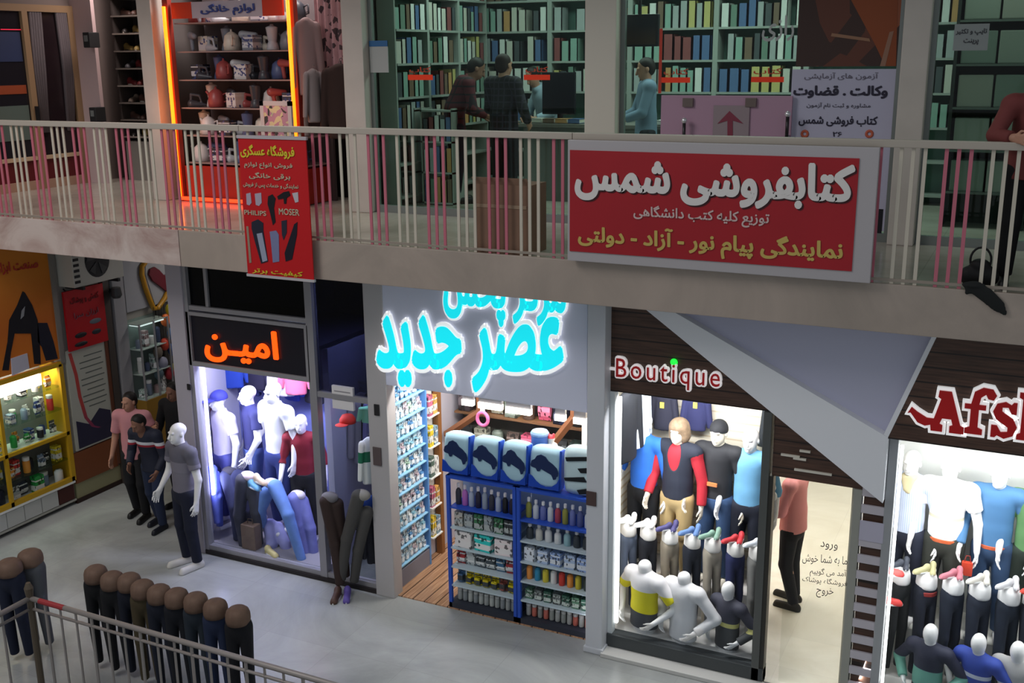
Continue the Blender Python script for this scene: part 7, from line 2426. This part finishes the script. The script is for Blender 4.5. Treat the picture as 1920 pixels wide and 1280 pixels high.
# ================================================================== lamps of the shops (each in its own ceiling or behind its fascia)
def tube_lamp(label, x0, x1, y, z, e, col=(1, 1, 1), dy=0.05, tilt=(0, 0.5, -1), cat='ceiling lamp'):
    t = thing('tube_lamp', label, cat, ((x0 + x1) / 2, y, z))
    MB().box(x0, x1, y - dy, y + dy, z, z + 0.03).build('housing', WHITE, t)
    MB().tube([(x0 + 0.03, y, z - 0.018), (x1 - 0.03, y, z - 0.018)], 0.014).build('tube', mat(tuple(int(255 * c) for c in col), 0.4, emit=4.0), t, smooth=True)
    area('lamp_light', ((x0 + x1) / 2, y, z - 0.04), x1 - x0, e, col, target=((x0 + x1) / 2 + tilt[0], y + tilt[1], z - 0.04 + tilt[2]), size_y=0.1)
    for x in (x0 + .1, x1 - .1):
        MB().box(x - .008, x + .008, y - .008, y + .008, z + .03, ZS).build('hanger', ALU, t)
    return t


tube_lamp('bright white tube lamp along the top of the boutique window', -3.3, -2.0, YF + 0.2, 2.75, 50, (1.0, 0.98, 0.95), tilt=(0, 0.35, -1))
tube_lamp('bright white tube lamp along the top of the shop window at the far right', -0.8, 1.9, YF + 0.2, 2.65, 55, (1.0, 1.0, 0.98), tilt=(0, 0.35, -1))
tube_lamp('bluish white tube lamp along the top of the clothes display', -8.2, -6.9, YF + 0.30, 2.54, 60, (0.74, 0.75, 1.0), tilt=(0, 0.35, -1))
tube_lamp('white tube lamp over the entrance of the car goods shop', -5.6, -3.7, YF + 0.35, 2.72, 60, (1.0, 0.98, 0.94), tilt=(0, 0.3, -1))
tube_lamp('white tube lamp deep inside the car goods shop', -5.5, -3.8, 9.95, 3.3, 30, (1.0, 0.97, 0.9), tilt=(0, 0, -1))
tube_lamp('cool tube lamp inside the clothes shop doorway', -6.65, -6.1, YF + .45, 3.4, 16, (0.6, 0.68, 1.0), tilt=(0, 0, -1))
tube_lamp('warm tube lamp in the passage ceiling', -2.6, -1.3, 11.0, 3.4, 62, (1.0, 0.97, 0.9), tilt=(0, 0, -1))
tube_lamp('warm tube lamp further down the passage', -2.6, -1.3, 13.5, 3.4, 62, (1.0, 0.97, 0.9), tilt=(0, 0, -1))
tube_lamp('added dim fill lamp under the corridor ceiling beside the clothes shop', -10.3, -9.1, 11.6, 3.4, 13, (1.0, 0.97, 0.9), tilt=(0, 0, -1))  # added to brighten the dark corridor, no fixture known here


def led_strip(label, x, y, z0, z1, e, col, target):
    t = thing('led_strip', label, 'lamp', (x, y, z0))
    MB().box(x - .012, x + .012, y - .02, y + .02, z0, z1).build('strip', mat(tuple(int(255 * c) for c in col), .4, emit=2.5), t)
    o = area('strip_light', (x + (.02 if target[0] > x else -.02), y + .02, (z0 + z1) / 2), .03, e, col, target=target, size_y=z1 - z0)
    return t


led_strip('upright bluish white light strip on the left jamb of the clothes display', -8.33, YF + .10, .7, 2.28, 28, (.80, .80, 1.0), (-7.4, 9.7, 1.4))
led_strip('upright white light strip on the left jamb of the boutique window', PX1 + .065, YF + .06, .25, 2.55, 22, (1.0, .99, .97), (-2.5, 9.6, 1.1))
led_strip('added upright fill strip on the left jamb of the far right window', -.84, YF + .06, .25, 2.45, 16, (1.0, 1.0, .98), (.2, 9.6, 1.1))  # added strip, lights these mannequins from the front left

# small fittings on the posts of the lower front
for px, py, w, h, y, c, lab in ((707, 768, .03, .06, YF - .05, (40, 38, 40), 'upper small dark lock on the pale post left of the car goods shop'), (708, 855, .05, .10, YF - .05, (96, 84, 84), 'lower brownish lock plate on the pale post left of the car goods shop'),
                                (355, 725, .025, .035, YF - .05, (30, 28, 30), 'small dark knob on the grey corner post of the clothes shop'), (1109, 934, .05, .07, 8.80, (84, 66, 64), 'brown switch plate on the grey pillar beside the boutique')):
    q = FY(px, py, y)
    t = MB().box(q[0] - w, q[0] + w, y - .014, y, q[2] - h, q[2] + h).build('lock_plate', mat(c, .4), bevel=.004, label=lab, cat='lock')

# dim lamps of the upper shops
area('bookshop_lamp', (-4.6, 11.6, 6.9), 4.0, 58, (.86, 1.0, .93), rot=(0, 0, 0), size_y=.8)
area('bookshop_lamp', (-2.0, 11.4, 6.9), 2.4, 40, (.86, 1.0, .93), rot=(0, 0, 0), size_y=.8)
area('appliance_lamp', (-8.2, 10.5, 6.9), 1.8, 48, (1.0, .9, .86), rot=(0, 0, 0), size_y=.4)
area('shoe_lamp', (-11.0, 11.4, 6.9), 1.4, 30, (1.0, .85, .8), rot=(0, 0, 0), size_y=.4)
area('file_lamp', (.0, 11.0, 6.9), 1.4, 8, (.9, 1.0, .9), rot=(0, 0, 0), size_y=.4)
